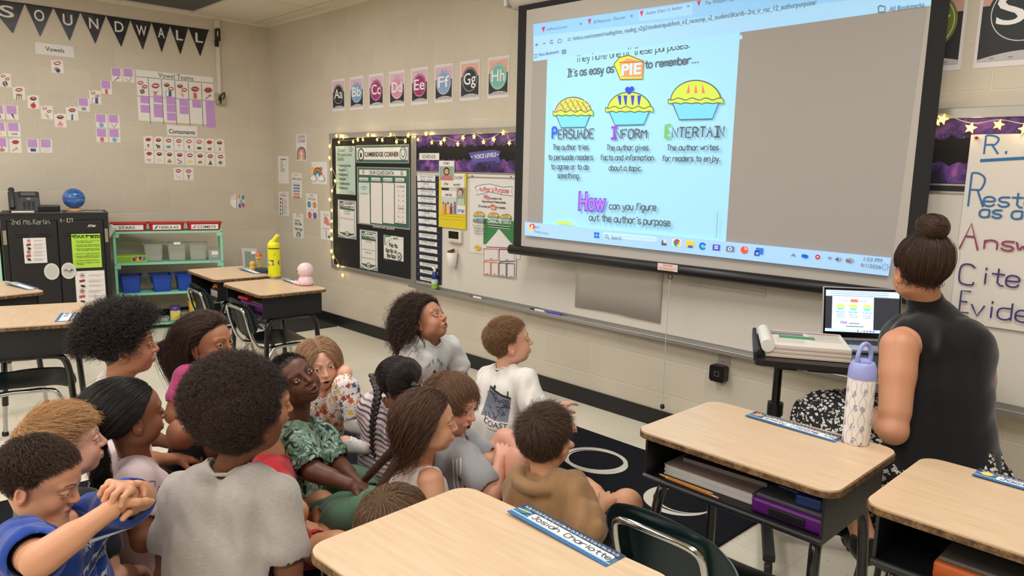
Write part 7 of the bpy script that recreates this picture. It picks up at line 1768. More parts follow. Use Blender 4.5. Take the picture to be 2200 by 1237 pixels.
def decal(sheet, target, direction, off=0.0009, maxlen=0.012):
    """press a flat print onto a garment: project along direction and join to its mesh as extra material slots"""
    me = target.data; bvh = BVHTree.FromPolygons([v.co[:] for v in me.vertices], [p.vertices[:] for p in me.polygons])
    bm = bmesh.new(); vs = [bm.verts.new(p) for p in sheet.v]
    for f, k in zip(sheet.f, sheet.mi):
        try: bm.faces.new([vs[i] for i in f]).material_index = k
        except ValueError: pass
    bmesh.ops.triangulate(bm, faces=[f for f in bm.faces if len(f.verts) > 4])
    for _ in range(4):
        es = [e for e in bm.edges if e.calc_length() > maxlen]
        if not es: break
        bmesh.ops.subdivide_edges(bm, edges=es, cuts=1, use_grid_fill=False); bmesh.ops.triangulate(bm, faces=[f for f in bm.faces if len(f.verts) > 4])
    d = Vector(direction).normalized(); dead = []; nrm = Vector(sheet.n)
    for v in bm.verts:
        h = (v.co - Vector(sheet.O)).dot(nrm); o = v.co - d * 0.3
        loc, n, i, t = bvh.ray_cast(o, d, 0.8)
        if loc is None or n.dot(d) > -0.08: dead.append(v)
        else: v.co = loc + n * (off + max(0, h))
    bmesh.ops.delete(bm, geom=dead, context='VERTS'); bm.verts.index_update()
    n0 = len(me.materials)
    for m in sheet.mats: me.materials.append(m)
    b2 = bmesh.new(); b2.from_mesh(me); base = [b2.verts.new(v.co) for v in bm.verts]
    for f in bm.faces:
        try: nf = b2.faces.new([base[v.index] for v in f.verts]); nf.material_index = n0 + f.material_index; nf.smooth = True
        except ValueError: pass
    b2.to_mesh(me); me.update(); bm.free(); b2.free()


CAT_PERSON = 'person'


def person(label, H, look, N, Pv, byaw, skin, hair, sc=1.0, shirt=None, pants=None, arms=None, legs='cross', head=None, shoulders=None, body=None, shoes=None, group=None, h=0.0042):
    """H head centre, N base of neck, Pv pelvis (world); look = (yaw, pitch, roll); arms = {'L': dict(W=.., E=.., hand..), 'R': ..}"""
    body = body or {}; head = dict(head or {}); head.update(skin=skin, hair=hair)
    by = R2(byaw); fwd = A3(math.cos(by), math.sin(by), 0); side = A3(math.sin(by), -math.cos(by), 0)
    up = unit(N - Pv); J = dict(H=H, N=N, Pv=Pv, fwd=fwd, side=side, slump=body.get('slump', 0.012))
    sw = body.get('shoulder', 0.122) * sc
    J['SL'] = N - side * sw - up * 0.030 * sc; J['SR'] = N + side * sw - up * 0.030 * sc
    if shoulders:
        for k, v in shoulders.items(): J[k] = np.asarray(v, float)
    M = look if isinstance(look, np.ndarray) else head_matrix(*look); hs = body.get('head_sc', sc)
    # arms
    arms = arms or {}
    for q, sg in (('L', -1), ('R', 1)):
        a = arms.get(q) or {}; S = J['S' + q]
        Wd = a.get('W', S + fwd * 0.16 * sc - A3(0, 0, 0.27) * sc - side * sg * 0.02)
        if 'E' in a: J['E' + q] = np.asarray(a['E'], float); J['W' + q] = np.asarray(Wd, float)
        else:
            pole = a.get('pole', S + side * sg * 0.25 - A3(0, 0, 0.3) - fwd * 0.15); J['E' + q], J['W' + q] = ik(S, Wd, 0.205 * sc, 0.185 * sc, pole)
        hd = dict(d=unit(J['W' + q] - J['E' + q]), n=-A3(0, 0, 1) - side * sg * 0.3, curl=28, side=0)
        hd.update(a.get('hand', {})); d = unit(hd['d']); n = unit(np.asarray(hd['n'], float) - d * (np.asarray(hd['n'], float) @ d)); hd['d'] = d; hd['n'] = n
        hd['side'] = 1.0 if q == 'L' else -1.0
        J['hand' + q] = hd
    # legs
    hw = 0.062 * sc
    J['HL'] = Pv - side * hw; J['HR'] = Pv + side * hw
    zf = 0.05 * sc
    for q, sg in (('L', -1), ('R', 1)):
        if legs == 'cross': K = Pv + fwd * 0.20 * sc + side * sg * 0.22 * sc; K[2] = 0.085 * sc; An = Pv + fwd * 0.24 * sc - side * sg * 0.06 * sc; An[2] = 0.052 * sc; T = -side * sg
        elif legs == 'kneel': K = J['H' + q] + fwd * 0.30 * sc + side * sg * 0.04; K[2] = 0.06 * sc; An = J['H' + q] - fwd * 0.03 * sc + side * sg * 0.02; An[2] = 0.045 * sc; T = -fwd
        elif legs == 'up': K = J['H' + q] + fwd * 0.22 * sc + side * sg * 0.03; K[2] = 0.31 * sc; An = J['H' + q] + fwd * 0.34 * sc; An[2] = 0.055 * sc; T = fwd
        else: K, An, T = [np.asarray(t, float) for t in legs[q]]
        J['K' + q] = K; J['A' + q] = An; J['T' + q] = unit(T)
    root_v = []; root_q = []; root_c = []; mi = []; off = 0
    sk = np.array(lin(skin)[:3])
    def addm(v, q, c, m=0):
        nonlocal off
        root_v.append(v); root_q.append(q + off); root_c.append(c if getattr(c, 'ndim', 1) == 2 else np.tile(c, (len(v), 1))); mi.append(np.full(len(q), m)); off += len(v)
    v, q, c = build_head(H, M, hs, N, head); addm(v, q, c)
    v, q, c = build_eyes(H, M, hs, head); addm(v, q, c, 1)
    f = Fld(*bounds([J['SL'], J['SR'], N, Pv], 0.12 * sc), 0.006); J3 = dict(J, SL=J['SL'] * .86 + N * .14, SR=J['SR'] * .86 + N * .14); torso_shape(f, J3, sc, -0.006, w=body.get('w', 1.0)); v, q = f.mesh(); addm(relax(v, q, 1), q, sk)
    for s_ in 'LR':
        if (arms.get(s_) or {}).get('skip'): continue
        (v, q), tips = arm_field(J['S' + s_], J['E' + s_], J['W' + s_], J['hand' + s_], sc, body.get('arm_h', 0.0026), body.get('arm_w', 1.0))
        cc = np.tile(sk, (len(v), 1))
        for t in tips: cc = cc * (1 - 0.35 * np.exp(-(np.linalg.norm(v - t, axis=1) / (0.007 * sc)) ** 2))[:, None] + (0.35 * np.exp(-(np.linalg.norm(v - t, axis=1) / (0.007 * sc)) ** 2))[:, None] * sk * A3(1.25, 0.95, 0.9)
        addm(v, q, cc)
    lo, hi = bounds([J['HL'], J['HR'], J['KL'], J['KR'], J['AL'], J['AR'], J['AL'] + J['TL'] * 0.16 * sc, J['AR'] + J['TR'] * 0.16 * sc], 0.09 * sc)
    f = Fld(lo, hi, 0.0055); leg_shape(f, J, sc, 0.0)
    for s_ in 'LR':
        A_, T_ = J['A' + s_], J['T' + s_]; f.cone(A_ - A3(0, 0, 0.015) * sc, A_ + T_ * 0.12 * sc - A3(0, 0, 0.024) * sc, 0.026 * sc, 0.018 * sc, 0.02)
    v, q = f.mesh(); v = relax(v, q, 1); addm(v, q, sk)
    me = np_mesh('person', np.concatenate(root_v), np.concatenate(root_q), [skin_mat(), eye_mat()], np.concatenate(mi)); set_col(me, np.concatenate(root_c))
    root = mesh_obj('person', me); tag(root, label, CAT_PERSON, group)
    # garments
    out = dict(root=root, J=J, M=M, hs=hs)
    if pants:
        g = pants.get('g', 0.010); ln = pants.get('len', 1.8)
        f = Fld(lo - 0.03, hi + 0.06, 0.005); leg_shape(f, J, sc, g, 0.0, ln, 0.025)
        for e in (-1, 1): f.cone(Pv + side * e * 0.05 * sc, Pv + up * 0.09 * sc + side * e * 0.045 * sc, 0.080 * sc + g, 0.072 * sc + g, 0.03)
        if pants.get('flare'):
            for s_ in 'LR': f.cone(J['K' + s_], J['K' + s_] + (J['A' + s_] - J['K' + s_]) * min(ln - 1, 1), 0.05 * sc + g, (0.042 + pants['flare']) * sc, 0.02)
        for s_ in 'LR':   # open hems
            a, b = (J['H' + s_], J['K' + s_]) if ln <= 1 else (J['K' + s_], J['A' + s_]); t = ln if ln <= 1 else ln - 1; e = a + (b - a) * t; d = unit(b - a)
            rr = (0.067 - 0.024 * min(ln, 1)) * sc if ln <= 1 else 0.034 * sc
            f.cone(e - d * 0.01, e + d * 0.10, rr + g * 0.45, rr + g * 0.55, 0.0, mode='sub')
        f.fn(wrinkle(hash(label) % 1000, pants.get('wr', 0.0045), 0.08))
        out['pants'] = shell(pants.get('name', 'trousers'), f, pants['mat'], root, 1)
        if pants.get('label'): out['pants']['label'] = pants['label']
    if shirt:
        g = shirt.get('g', 0.010); sl = shirt.get('sleeve', 0.55)
        pts = [J['SL'], J['SR'], N, Pv, J['EL'], J['ER']] + ([J['WL'], J['WR']] if sl > 1 else [])
        a, b = bounds(pts, 0.13 * sc); f = Fld(a, b, h)
        J2 = dict(J)
        if sl == 0:
            for q in 'LR': J2['S' + q] = J['S' + q] + (N - J['S' + q]) * shirt.get('armhole', 0.45) - up * 0.012 * sc
        torso_shape(f, J2, sc, g, 0.03, shirt.get('w', 1.0))
        hem = shirt.get('hem', -0.03) * sc
        if shirt.get('drape'):
            for e in (-1, 1): f.cone(Pv * 0.6 + N * 0.4 + side * e * 0.045 * sc, Pv + up * hem + side * e * 0.058 * sc, 0.074 * sc + g, 0.084 * sc + g + shirt['drape'], 0.04)
        if sl > 0:
            for s_ in 'LR':
                S, E, W_ = J['S' + s_], J['E' + s_], J['W' + s_]; t = min(sl, 1); e = S + (E - S) * t
                fl = shirt.get('flare', 0.006) * sc
                f.cone(S, e, 0.042 * sc + g, 0.038 * sc + g + fl, 0.022)
                if sl > 1: f.cone(E, E + (W_ - E) * (sl - 1), 0.036 * sc + g, 0.028 * sc + g, 0.02)
        f.fn(wrinkle(hash(label) % 997 + 3, shirt.get('wr', 0.005), shirt.get('wl', 0.075)))
        if sl > 0:
            for s_ in 'LR':
                S, E, W_ = J['S' + s_], J['E' + s_], J['W' + s_]
                if sl <= 1: e = S + (E - S) * sl; d = unit(E - S); r_ = 0.036 * sc + g + shirt.get('flare', 0.006) * sc
                else: e = E + (W_ - E) * (sl - 1); d = unit(W_ - E); r_ = 0.027 * sc + g
                f.cone(e - d * 0.022, e + d * 0.055 * sc, r_ * 0.80, r_ * 0.86, 0.0, mode='sub')
        # hem and neck opening
        f.cut(Pv + up * hem, -up, 0.004)
        nd = unit(H - N + fwd * 0.02); nr = shirt.get('neck', 0.056) * sc
        ctr = N + up * shirt.get('nz', -0.004) * sc + fwd * 0.008 * sc
        f.cone(ctr, ctr + (nd + up) * 0.5 * 0.2, nr, nr * 1.2, 0.006, mode='sub')
        if shirt.get('scoop'): f.ell(N + fwd * 0.055 * sc - up * 0.01 * sc, (nr * 0.95, nr * 0.95, shirt['scoop'] * sc), 0.01, mode='sub')
        if shirt.get('extra'): shirt['extra'](f, J)
        out['shirt'] = shell(shirt.get('name', 'shirt'), f, shirt['mat'], root, 1)
        if shirt.get('collar'):
            mb = MB(); ring = []
            cd = unit(nd + up)
            for k in range(28):
                a_ = 2 * math.pi * k / 28; ring.append(ctr + (side * math.cos(a_) * nr * 1.03 + fwd * math.sin(a_) * nr * 1.08) + up * (0.018 - 0.010 * (1 + math.sin(a_)) * 0.5) * sc)
            bvh = BVHTree.FromPolygons([v_.co[:] for v_ in out['shirt'].data.vertices], [p_.vertices[:] for p_ in out['shirt'].data.polygons])
            ring2 = []
            for p_ in ring:
                lc, nn_, i_, d_ = bvh.find_nearest(Vector(p_)); ring2.append(np.array(lc))
            mb.tube(ring2, 0.0052 * sc, shirt['collar'], 8, False, True); mb.build('collar', root)
    if shoes:
        for s_ in 'LR':
            A_, T_ = J['A' + s_], J['T' + s_]; dn = A3(0, 0, -1.0)
            if 'dn' in shoes: dn = unit(shoes['dn'])
            sd = unit(np.cross(T_, dn)); f = Fld(*bounds([A_ - T_ * 0.05, A_ + T_ * 0.15 * sc], 0.075 * sc), 0.0035)
            b0 = A_ + dn * 0.028 * sc
            f.cone(b0 - T_ * 0.020 * sc, b0 + T_ * 0.100 * sc + dn * 0.004, 0.027 * sc, 0.025 * sc, 0.0); f.cone(A_ - T_ * 0.006 * sc, A_ + dn * 0.02, 0.030 * sc, 0.031 * sc, 0.02); f.cone(A_ + T_ * 0.01, b0 + T_ * 0.085 * sc, 0.026 * sc, 0.021 * sc, 0.02)
            f.cone(A_ - dn * 0.05 * sc, A_ - dn * 0.012 * sc, 0.027 * sc, 0.027 * sc, 0.0, mode='sub')
            v, q = f.mesh(); v = relax(v, q, 1)
            lowm = ((v - b0) @ dn)[q].mean(1) > 0.010 * sc
            me = np_mesh('shoe', v, q, [shoes['mat'], shoes.get('sole', mat((225, 222, 215), 0.6))], lowm.astype(int)); so = mesh_obj('shoe', me, root)
            if shoes.get('laces'):
                bv = BVHTree.FromPolygons([tuple(a) for a in v], [tuple(a) for a in q]); mb = MB()
                for k in range(5):
                    c_ = A_ + T_ * (0.028 + 0.013 * k) * sc; L_ = [bv.find_nearest(Vector(c_ - dn * (0.030 - abs(e) * .022) * sc + sd * e * 0.022 * sc + T_ * 0.006 * e * (1 if k % 2 else -1)))[0] for e in (-1, -.5, 0, .5, 1)]
                    mb.tube([np.array(l_) for l_ in L_], 0.003 * sc, shoes['laces'], 6)
                mb.build('laces', so)
    return out


def add_hair(p, cap, sets, color, scolor=None, rad=(0.0007, 0.0003), rough=0.32):
    """hair volume + its strands as one part with a sub-part"""
    v, q = cap; o = mesh_obj('hair', np_mesh('hair', relax(v, q, 1), q, [mat(tuple(int((a_ + b_) * .40) for a_, b_ in zip(color, scolor or color)), 0.8, spec=.15)]), p['root'])
    s = strands_obj('hair_strands', sets, hair_mat(scolor or color, rough), o, *rad); s['kind'] = 'stuff'; return o
# ------------------------------------------------------------------ who sits where
def az(u): return 136.08 - math.degrees(math.atan((u - 1100) / CAM_F))
def yw(u,phi): return az(u) - 90 + phi      # phi 0: faces the right of the photo in profile, 90: away from the camera


def neck_of(H,M,hs,fwd,sc): return H + M @ A3(0,-.030,-.098) * hs - A3(0,0,.036) * sc


def std_torso(H,look,byaw,sc,lean=0.03,pz=.105,hs=None):
    M = head_matrix(*look); by = R2(byaw); fwd = A3(math.cos(by),math.sin(by),0); N = neck_of(H,M,hs or sc,fwd,sc); Pv = N - fwd * lean; Pv[2] = pz * sc; return N,Pv


def locs(p,pts): return [((p['M'].T @ (np.asarray(X) - p['J']['H'])) / p['hs'],r / p['hs']) for X,r in pts]


def body_coll(p,sc):
    J = p['J']; C = J['Pv'] * .3 + J['N'] * .7; s = J['side']
    return locs(p,[(J['N'] - A3(0,0,.02),.052 * sc)] + [(C + s * e * .05 * sc,.090 * sc) for e in (-1,1)] + [(J['SL'],.058 * sc),(J['SR'],.058 * sc),(J['N'] * .85 + J['SL'] * .15,.05 * sc),(J['N'] * .5 + J['SR'] * .5,.056 * sc),(J['N'] * .5 + J['SL'] * .5,.056 * sc)])


CROWN = A3(0,-.058,.085)
def c_away(fw_=0.0,dn=0.0,sw=0.0):
    def f(p,nn,t):
        d = p - CROWN; d = d / (np.linalg.norm(d,axis=1)[:,None] + 1e-6); d = d + A3(sw,fw_,-dn); return tang(p,nn,d)
    return f
def c_to(Q):
    def f(p,nn,t): d = np.asarray(Q) - p; return tang(p,nn,d / (np.linalg.norm(d,axis=1)[:,None] + 1e-6))
    return f
def c_part(side=0.0,back=.25,dn=.8):
    def f(p,nn,t): d = np.stack([np.sign(p[:,0] - side) * .9,np.full(len(p),-back),np.full(len(p),-dn)],1); return tang(p,nn,d)
    return f
def c_rad(p,nn,t): return nn
def len_top(top,side,z0=.03,z1=.075): return lambda r: side + (top - side) * sstep(z0,z1,r[:,2])


def hair_short(p,col,top=.03,side=.012,n=8000,comb=None,lift=.35,thick=.004,curl=0.0,cfreq=2.0,clump=0,seed=1,jitter=.16,tw=(.02,.16),rad=(.00042,.0002),scol=None,steps=7,zmin=hair_zmin,rough=.32):
    H,M,hs = p['J']['H'],p['M'],p['hs']; cap = hair_cap(H,M,hs,thick,zmin)
    A = grow(H,M,hs,roots(n,seed),len_top(top,side),comb or c_away(.25,.1),steps,lift,tw,curl,cfreq,0.0,jitter,seed,(),clump)
    return add_hair(p,cap,[A],col,scol,rad,rough)


def hair_long(p,col,L,sc,comb,n=9000,grav=.9,lift=.12,thick=.010,curl=.0,cfreq=3,clump=0,seed=1,jitter=.10,steps=18,tw=(.03,.30),rad=(.00055,.00035),scol=None,mask=None,extra=(),gpow=.7,rough=.3,capx=None,nc=99):
    H,M,hs = p['J']['H'],p['M'],p['hs']; cap = hair_cap(H,M,hs,thick,extra=capx)
    A = grow(H,M,hs,roots(n,seed,mask),L,comb,steps,lift,tw,curl,cfreq,grav,jitter,seed,body_coll(p,sc)[:nc],clump,gpow=gpow)
    return add_hair(p,cap,[A] + list(extra),col,scol,rad,rough)


def tuft(root,d,L,n,r0,r1,curl=.006,cf=3.0,seed=1,steps=14,grav=.5):
    """a loose bunch of strands leaving one point (world space)"""
    r = np.random.default_rng(seed); o = r.normal(size=(n,3)); o /= np.linalg.norm(o,axis=1)[:,None]; o *= (r.random(n) ** .4)[:,None]
    d = unit(d); pts = []; p = np.asarray(root,float) + o * r0; dv = np.tile(d,(n,1)); l = L * r.uniform(.8,1.05,n)
    for k in range(steps + 1):
        t = k / steps; pts.append(p + o * (r1 - r0) * math.sin(min(1,t * 1.4) * 1.57) + A3(0,0,0)); dv = dv + A3(0,0,-grav / steps); dv /= np.linalg.norm(dv,axis=1)[:,None]; p = p + dv * (l / steps)[:,None]
    A = np.stack(pts,1); t = np.linspace(0,1,steps + 1)[None,:]; ph = r.uniform(0,6.28,(n,1)); a = unit(np.cross(d,A3(.3,.5,.1))); b = np.cross(d,a); th = ph + 6.283 * cf * t
    return A + curl * np.minimum(1,t * 3)[:,:,None] * (np.cos(th)[:,:,None] * a + np.sin(th)[:,:,None] * b)


def braid(p,pts,r,col,name='braid'):
    q = bez(pts,10); L = np.cumsum([0] + [np.linalg.norm(b - a) for a,b in zip(q[:-1],q[1:])]); n = int(L[-1] / (r * .62)); f = Fld(*bounds(q,r * 2.2),.0026)
    for k in range(n):
        s_ = L[-1] * k / n; i = min(np.searchsorted(L,s_,'right') - 1,len(q) - 2); c = q[i] + (q[i + 1] - q[i]) * ((s_ - L[i]) / max(L[i + 1] - L[i],1e-6)); t = unit(q[i + 1] - q[i]); sd = unit(np.cross(t,CAM_FW)); e = 1 if k % 2 else -1; rr = r * (1 - .45 * (k / n) ** 2)
        f.cone(c + sd * e * rr * .62 - t * rr * .55,c - sd * e * rr * .10 + t * rr * .75,rr * .62,rr * .40,.002)
    v,q_ = f.mesh(); return mesh_obj(name,np_mesh(name,relax(v,q_,1),q_,[mat(col,.4,noise=.3,nscale=160)]),p['root'])


def stripes_mat():
    g = NG('knit_stripes'); n = g.n('TexNoise',{'Vector': g.tc.outputs['Object'],'Scale': 14.0}); sp = g.n('SeparateXYZ',{0: g.tc.outputs['Object']}); z = g.math('ADD',sp.outputs[2],g.math('MULTIPLY',n.outputs['Fac'],.012)); z = g.math('ADD',z,g.math('MULTIPLY',sp.outputs[0],.18))
    f = g.math('FRACT',g.math('MULTIPLY',z,52.0)); f2 = g.math('FRACT',g.math('MULTIPLY',z,13.0))
    a = g.math('LESS_THAN',f,.42); c = g.mix(a,lin((216,200,204)),g.mix(g.math('LESS_THAN',f2,.5),lin((96,78,92)),lin((150,126,136)))); g.base(c,.9); g.bump(g.n('TexNoise',{'Vector': g.tc.outputs['Object'],'Scale': 300.0}).outputs['Fac'],.3,.002); return g.m


def palm_mat():
    g = NG('palm_print'); mp = g.n('Mapping',{'Vector': g.tc.outputs['Object'],'Rotation': (.5,.3,.7),'Scale': (1,1,1)}); n = g.n('TexNoise',{'Vector': mp.outputs[0],'Scale': 26.0,'Detail': 3.0,'Distortion': 1.8}); w_ = g.n('TexWave',{'Vector': mp.outputs[0],'Scale': 34.0,'Distortion': 9.0,'Detail': 3.0})
    n2 = g.n('TexNoise',{'Vector': g.tc.outputs['Object'],'Scale': 9.0,'Detail': 2.0}); c = g.ramp(n2.outputs['Fac'],[(.38,(70,98,84)),(.6,(120,150,128))]); c = g.mix(g.math('MULTIPLY',g.math('GREATER_THAN',n.outputs['Fac'],.53),g.math('GREATER_THAN',w_.outputs['Fac'],.45)),c,lin((168,192,168))); c = g.mix(g.math('LESS_THAN',n.outputs['Fac'],.42),c,lin((26,40,38))); g.base(c,.85); return g.m


def floral_mat(bg,cols,scale,petals=5,name='floral',thr=.36,second=True):
    g = NG(name); v = g.n('TexVoronoi',{'Vector': g.tc.outputs['Object'],'Scale': scale,'Randomness': .9}); d = g.n('VectorMath',{0: g.tc.outputs['Object'],1: v.outputs['Position']},operation='SUBTRACT'); 
    sc_ = g.n('VectorMath',{0: g.tc.outputs['Object'],'Scale': scale},operation='SCALE'); d = g.n('VectorMath',{0: g.tc.outputs['Object'],1: v.outputs['Position']},operation='SUBTRACT'); s = g.n('SeparateXYZ',{0: d.outputs[0]}); a = g.math('ARCTAN2',s.outputs[2],g.math('ADD',s.outputs[0],s.outputs[1])); pet = g.math('MULTIPLY',g.math('SINE',g.math('MULTIPLY',a,float(petals))),.09)
    dist = g.math('ADD',v.outputs['Distance'],pet); fm = g.math('LESS_THAN',dist,thr); hue = g.n('SeparateColor',{0: v.outputs['Color']}); pc = g.ramp(hue.outputs[0],[(i / len(cols),c) for i,c in enumerate(cols)],'CONSTANT'); c = g.mix(fm,lin(bg),pc); c = g.mix(g.math('LESS_THAN',v.outputs['Distance'],thr * .34),c,lin(cols[-1] if second else bg))
    if second:
        v2 = g.n('TexVoronoi',{'Vector': g.n('Mapping',{'Vector': g.tc.outputs['Object'],'Location': (3,2,1),'Scale': (1,1,2.0)}).outputs[0],'Scale': scale * 1.7}); lf = g.math('MULTIPLY',g.math('LESS_THAN',v2.outputs['Distance'],.26),g.math('GREATER_THAN',dist,thr + .03)); c = g.mix(lf,c,lin((70,84,130)))
    g.base(c,.85); return g.m


SK_LIGHT,SK_TAN,SK_OLIVE,SK_BROWN,SK_DARK = (226,172,146),(208,152,118),(186,130,98),(142,92,66),(98,60,44)
FB = fabric_mat

# 1. boy in the blue T-shirt
H = P(86,1030,1.86); lk = (yw(100,-24),-20,2); by = yw(110,-22); N,Pv = std_torso(H,lk,by,1.05,.06)
N = P(108,1128,1.88); Pv = P(150,1340,2.02); R_W,L_W = P(236,1096,1.63),P(276,1052,1.72)
p1 = person('person in bright blue dinosaur T-shirt holding both hands up in front of the chest',H,lk,N,Pv,by,SK_TAN,(52,38,30),1.05,
            shirt=dict(mat=FB((24,62,150)),sleeve=.72,flare=.012,neck=.064,wr=.007,collar=FB((20,52,132)),drape=.01),pants=dict(mat=FB((50,52,60)),len=.95),head=dict(res=.0017,gaze=(8,-18),eye=.75,fat=.002),shoulders=dict(SR=P(48,1168,1.75),SL=P(205,1108,2.02)),
            arms=dict(R=dict(E=P(82,1205,1.555),W=R_W,hand=dict(d=P(262,1050,1.69) - R_W,n=A3(.2,.5,-1),curl=72,tn=.9)),L=dict(E=P(303,1066,1.885),W=L_W,hand=dict(d=P(258,1046,1.665) - L_W,n=A3(-.3,-.2,-1),curl=70,tn=.9))),body=dict(arm_h=.002,head_sc=.97))
hair_short(p1,(58,43,34),.012,.005,10000,c_away(.15,.1),.45,.002,seed=3,rad=(.0004,.0002),scol=(74,55,43))
fw1 = p1['J']['fwd']; fd = unit(fw1 + A3(0,0,.25)); sx_ = unit(np.cross(EZ,fd)); s = Sheet(p1['J']['Pv'] * .42 + p1['J']['N'] * .58 + fd * .16,sx_,np.cross(fd,sx_),px=False,eps=.0002)
WHT = (206,212,226)
s.text_at('DINO ZONE',-.075,.045,.15,.022,WHT,.03,1); s.text_at('STEGOSAURUS',.0,-.035,.085,.010,WHT,.02,1,0,.03); s.text_at('TRICERATOPS',-.07,-.085,.09,.010,WHT,.02,1,0,.02)
for cx,cz in ((-.055,.0),(.0,.005),(.05,.012),(-.03,-.055),(.045,-.07)):
    s.raw([(cx - .02,cz),(cx - .008,cz + .010),(cx + .006,cz + .009),(cx + .02,cz + .016),(cx + .012,cz + .002),(cx + .010,cz - .012),(cx + .005,cz - .002),(cx - .006,cz - .002),(cx - .010,cz - .012),(cx - .012,cz)],[list(range(10))],WHT,1)
for q in ([(-.085,.03),(-.06,-.02),(-.09,-.07)],[(.085,.035),(.06,-.01),(.09,-.06)],[(-.08,-.03),(0,-.018),(.08,-.02)]): s.pline(q,.0025,WHT,1)
decal(s,p1['shirt'],-fd)

# 2. blond boy
H = P(137,953,2.14); lk = (yw(130,6),6,0); by = yw(130,30); N,Pv = std_torso(H,lk,by,1.02,.0)
p2 = person('person with short blond hair in profile, half hidden behind the boy in blue',H,lk,N,Pv,by,SK_LIGHT,(150,112,72),1.02,shirt=dict(mat=FB((30,31,34)),collar=FB((26,27,30))),pants=dict(mat=FB((60,60,66)),len=1.85),head=dict(brow=(150,112,76),scalp=.55,scalp_dark=1.1,gaze=(8,12),iris=(80,100,120)))
hair_short(p2,(148,112,74),.055,.020,9000,c_away(.75,-.05),.26,.006,seed=5,rad=(.00045,.00022),scol=(196,152,104),steps=9,clump=220)

# 3. girl in the pale pink shirt with a low ponytail
H = P(280,893,2.36); lk = (yw(280,20),4,0); by = yw(280,32); N,Pv = std_torso(H,lk,by,1.02,.05)
N = P(292,985,2.40)
pinkd = FB((226,204,206),heather=.05)
p3 = person('person with black hair in a beaded low ponytail and pale pink doodle T-shirt',H,lk,N,Pv,by,SK_BROWN,(22,17,16),1.04,shirt=dict(mat=pinkd,sleeve=.55,collar=FB((206,180,184)),drape=.006),pants=dict(mat=FB((28,34,48)),len=1.85),head=dict(brow=(30,22,20)),
            arms=dict(R=dict(E=P(306,1160,2.20),W=P(372,1145,2.30)),L=dict(W=P(390,1120,2.6))),shoulders=dict(SR=P(290,1035,2.28)))
Q3 = A3(-.0,-.098,-.022); tl = p3['M'] @ Q3 * p3['hs'] + H
hair_long(p3,(20,16,15),lambda r: np.linalg.norm(r - Q3,axis=1) * 1.25 + .01,1.0,c_to(Q3),12000,grav=0,lift=.02,thick=.005,jitter=.03,steps=12,tw=(.06,.12),rad=(.0004,.0004),extra=[tuft(tl,unit(P(214,1010,2.30) - tl),.20,900,.016,.030,.008,3.0,4)],scol=(44,38,36),rough=.22)
mb = MB()
for k in range(14): a_ = k * .449; c_ = tl + p3['M'] @ A3(.021 * math.cos(a_),.004 * (k % 2),.021 * math.sin(a_)); mb.lathe([(.0062 * math.sin(t) + 1e-4,-.0062 * math.cos(t)) for t in np.linspace(0,math.pi,7)],mat(((206,150,180),(150,120,100),(214,190,196))[k % 3],.25),c_,10)
mb.build('hair_tie',p3['root'])
sd = p3['J']['side']; s = Sheet(p3['J']['N'] * .72 + p3['J']['Pv'] * .28 + sd * .16 - p3['J']['fwd'] * .03,unit(p3['J']['fwd'] * .9 + A3(0,0,.1)),EZ,px=False)
for cx,cz,rr in ((-.03,.085,.030),(.01,.045,.026),(.06,-.0,.028),(.03,-.12,.03)):
    s.pline([(cx + rr * math.cos(t) * (1 + .3 * math.sin(3 * t)),cz + .7 * rr * math.sin(t)) for t in np.linspace(0,6.28,22)[:-1]],.0028,(120,90,140),1,True); s.pline([(cx - rr * .5,cz),(cx,cz + .005),(cx + rr * .5,cz)],.0025,(150,100,150),1); s.pline([(cx - rr,cz + rr * .5),(cx - rr * 1.5,cz + rr),(cx - rr * .8,cz + rr * 1.2)],.0025,(120,90,140),1)
decal(s,p3['shirt'],-sd)

# 4. boy with the curly top
H = P(268,744,2.86); lk = (yw(265,2),4,0); by = yw(265,10); N,Pv = std_torso(H,lk,by,1.1,.02,.24)
p4 = person('person in white T-shirt with dark curls on top and shaved sides, kneeling at the back',H,lk,N,Pv,by,(192,134,102),(30,23,21),1.1,shirt=dict(mat=FB((222,216,212)),sleeve=.6,collar=FB((214,208,204)),drape=.01),pants=dict(mat=FB((92,92,68)),len=1.1),legs='kneel',head=dict(brow=(44,32,28),gaze=(10,4)),arms=dict(R=dict(W=Pv + A3(.16,.16,.05)),L=dict(W=Pv + A3(.02,.22,.05))))
rt = roots(2600,7,lambda q: q[:,2] > .028); Hh,Mh,hs = p4['J']['H'],p4['M'],p4['hs']
A1 = grow(Hh,Mh,hs,rt,.062,lambda q,nn,t: nn * .75 + tang(q,nn,np.tile(A3(0,-.35,-.6),(len(q),1))) * (.3 + t),16,.1,(.10,.45),.0070,2.2,.25,.25,7,(),160)
A2 = grow(Hh,Mh,hs,roots(2600,8),.012,c_away(.1,.4),5,.3,(.02,.06),seed=8)
rt3 = roots(5600,9,lambda q: q[:,2] > .022); A3_ = grow(Hh,Mh,hs,rt3,.055,lambda q,nn,t: nn * .7 + tang(q,nn,np.tile(A3(0,-.5,-.6),(len(q),1))) * (.3 + t),14,.2,(.10,.45),.0075,2.8,.25,.30,9,(),220)
add_hair(p4,hair_cap(Hh,Mh,hs,.004,extra=lambda f: f.ell((0,-.028,.060),(.074,.094,.052),.01),noise=.006),[A1,A2,A3_],(32,25,23),(40,31,28),(.0005,.0004))

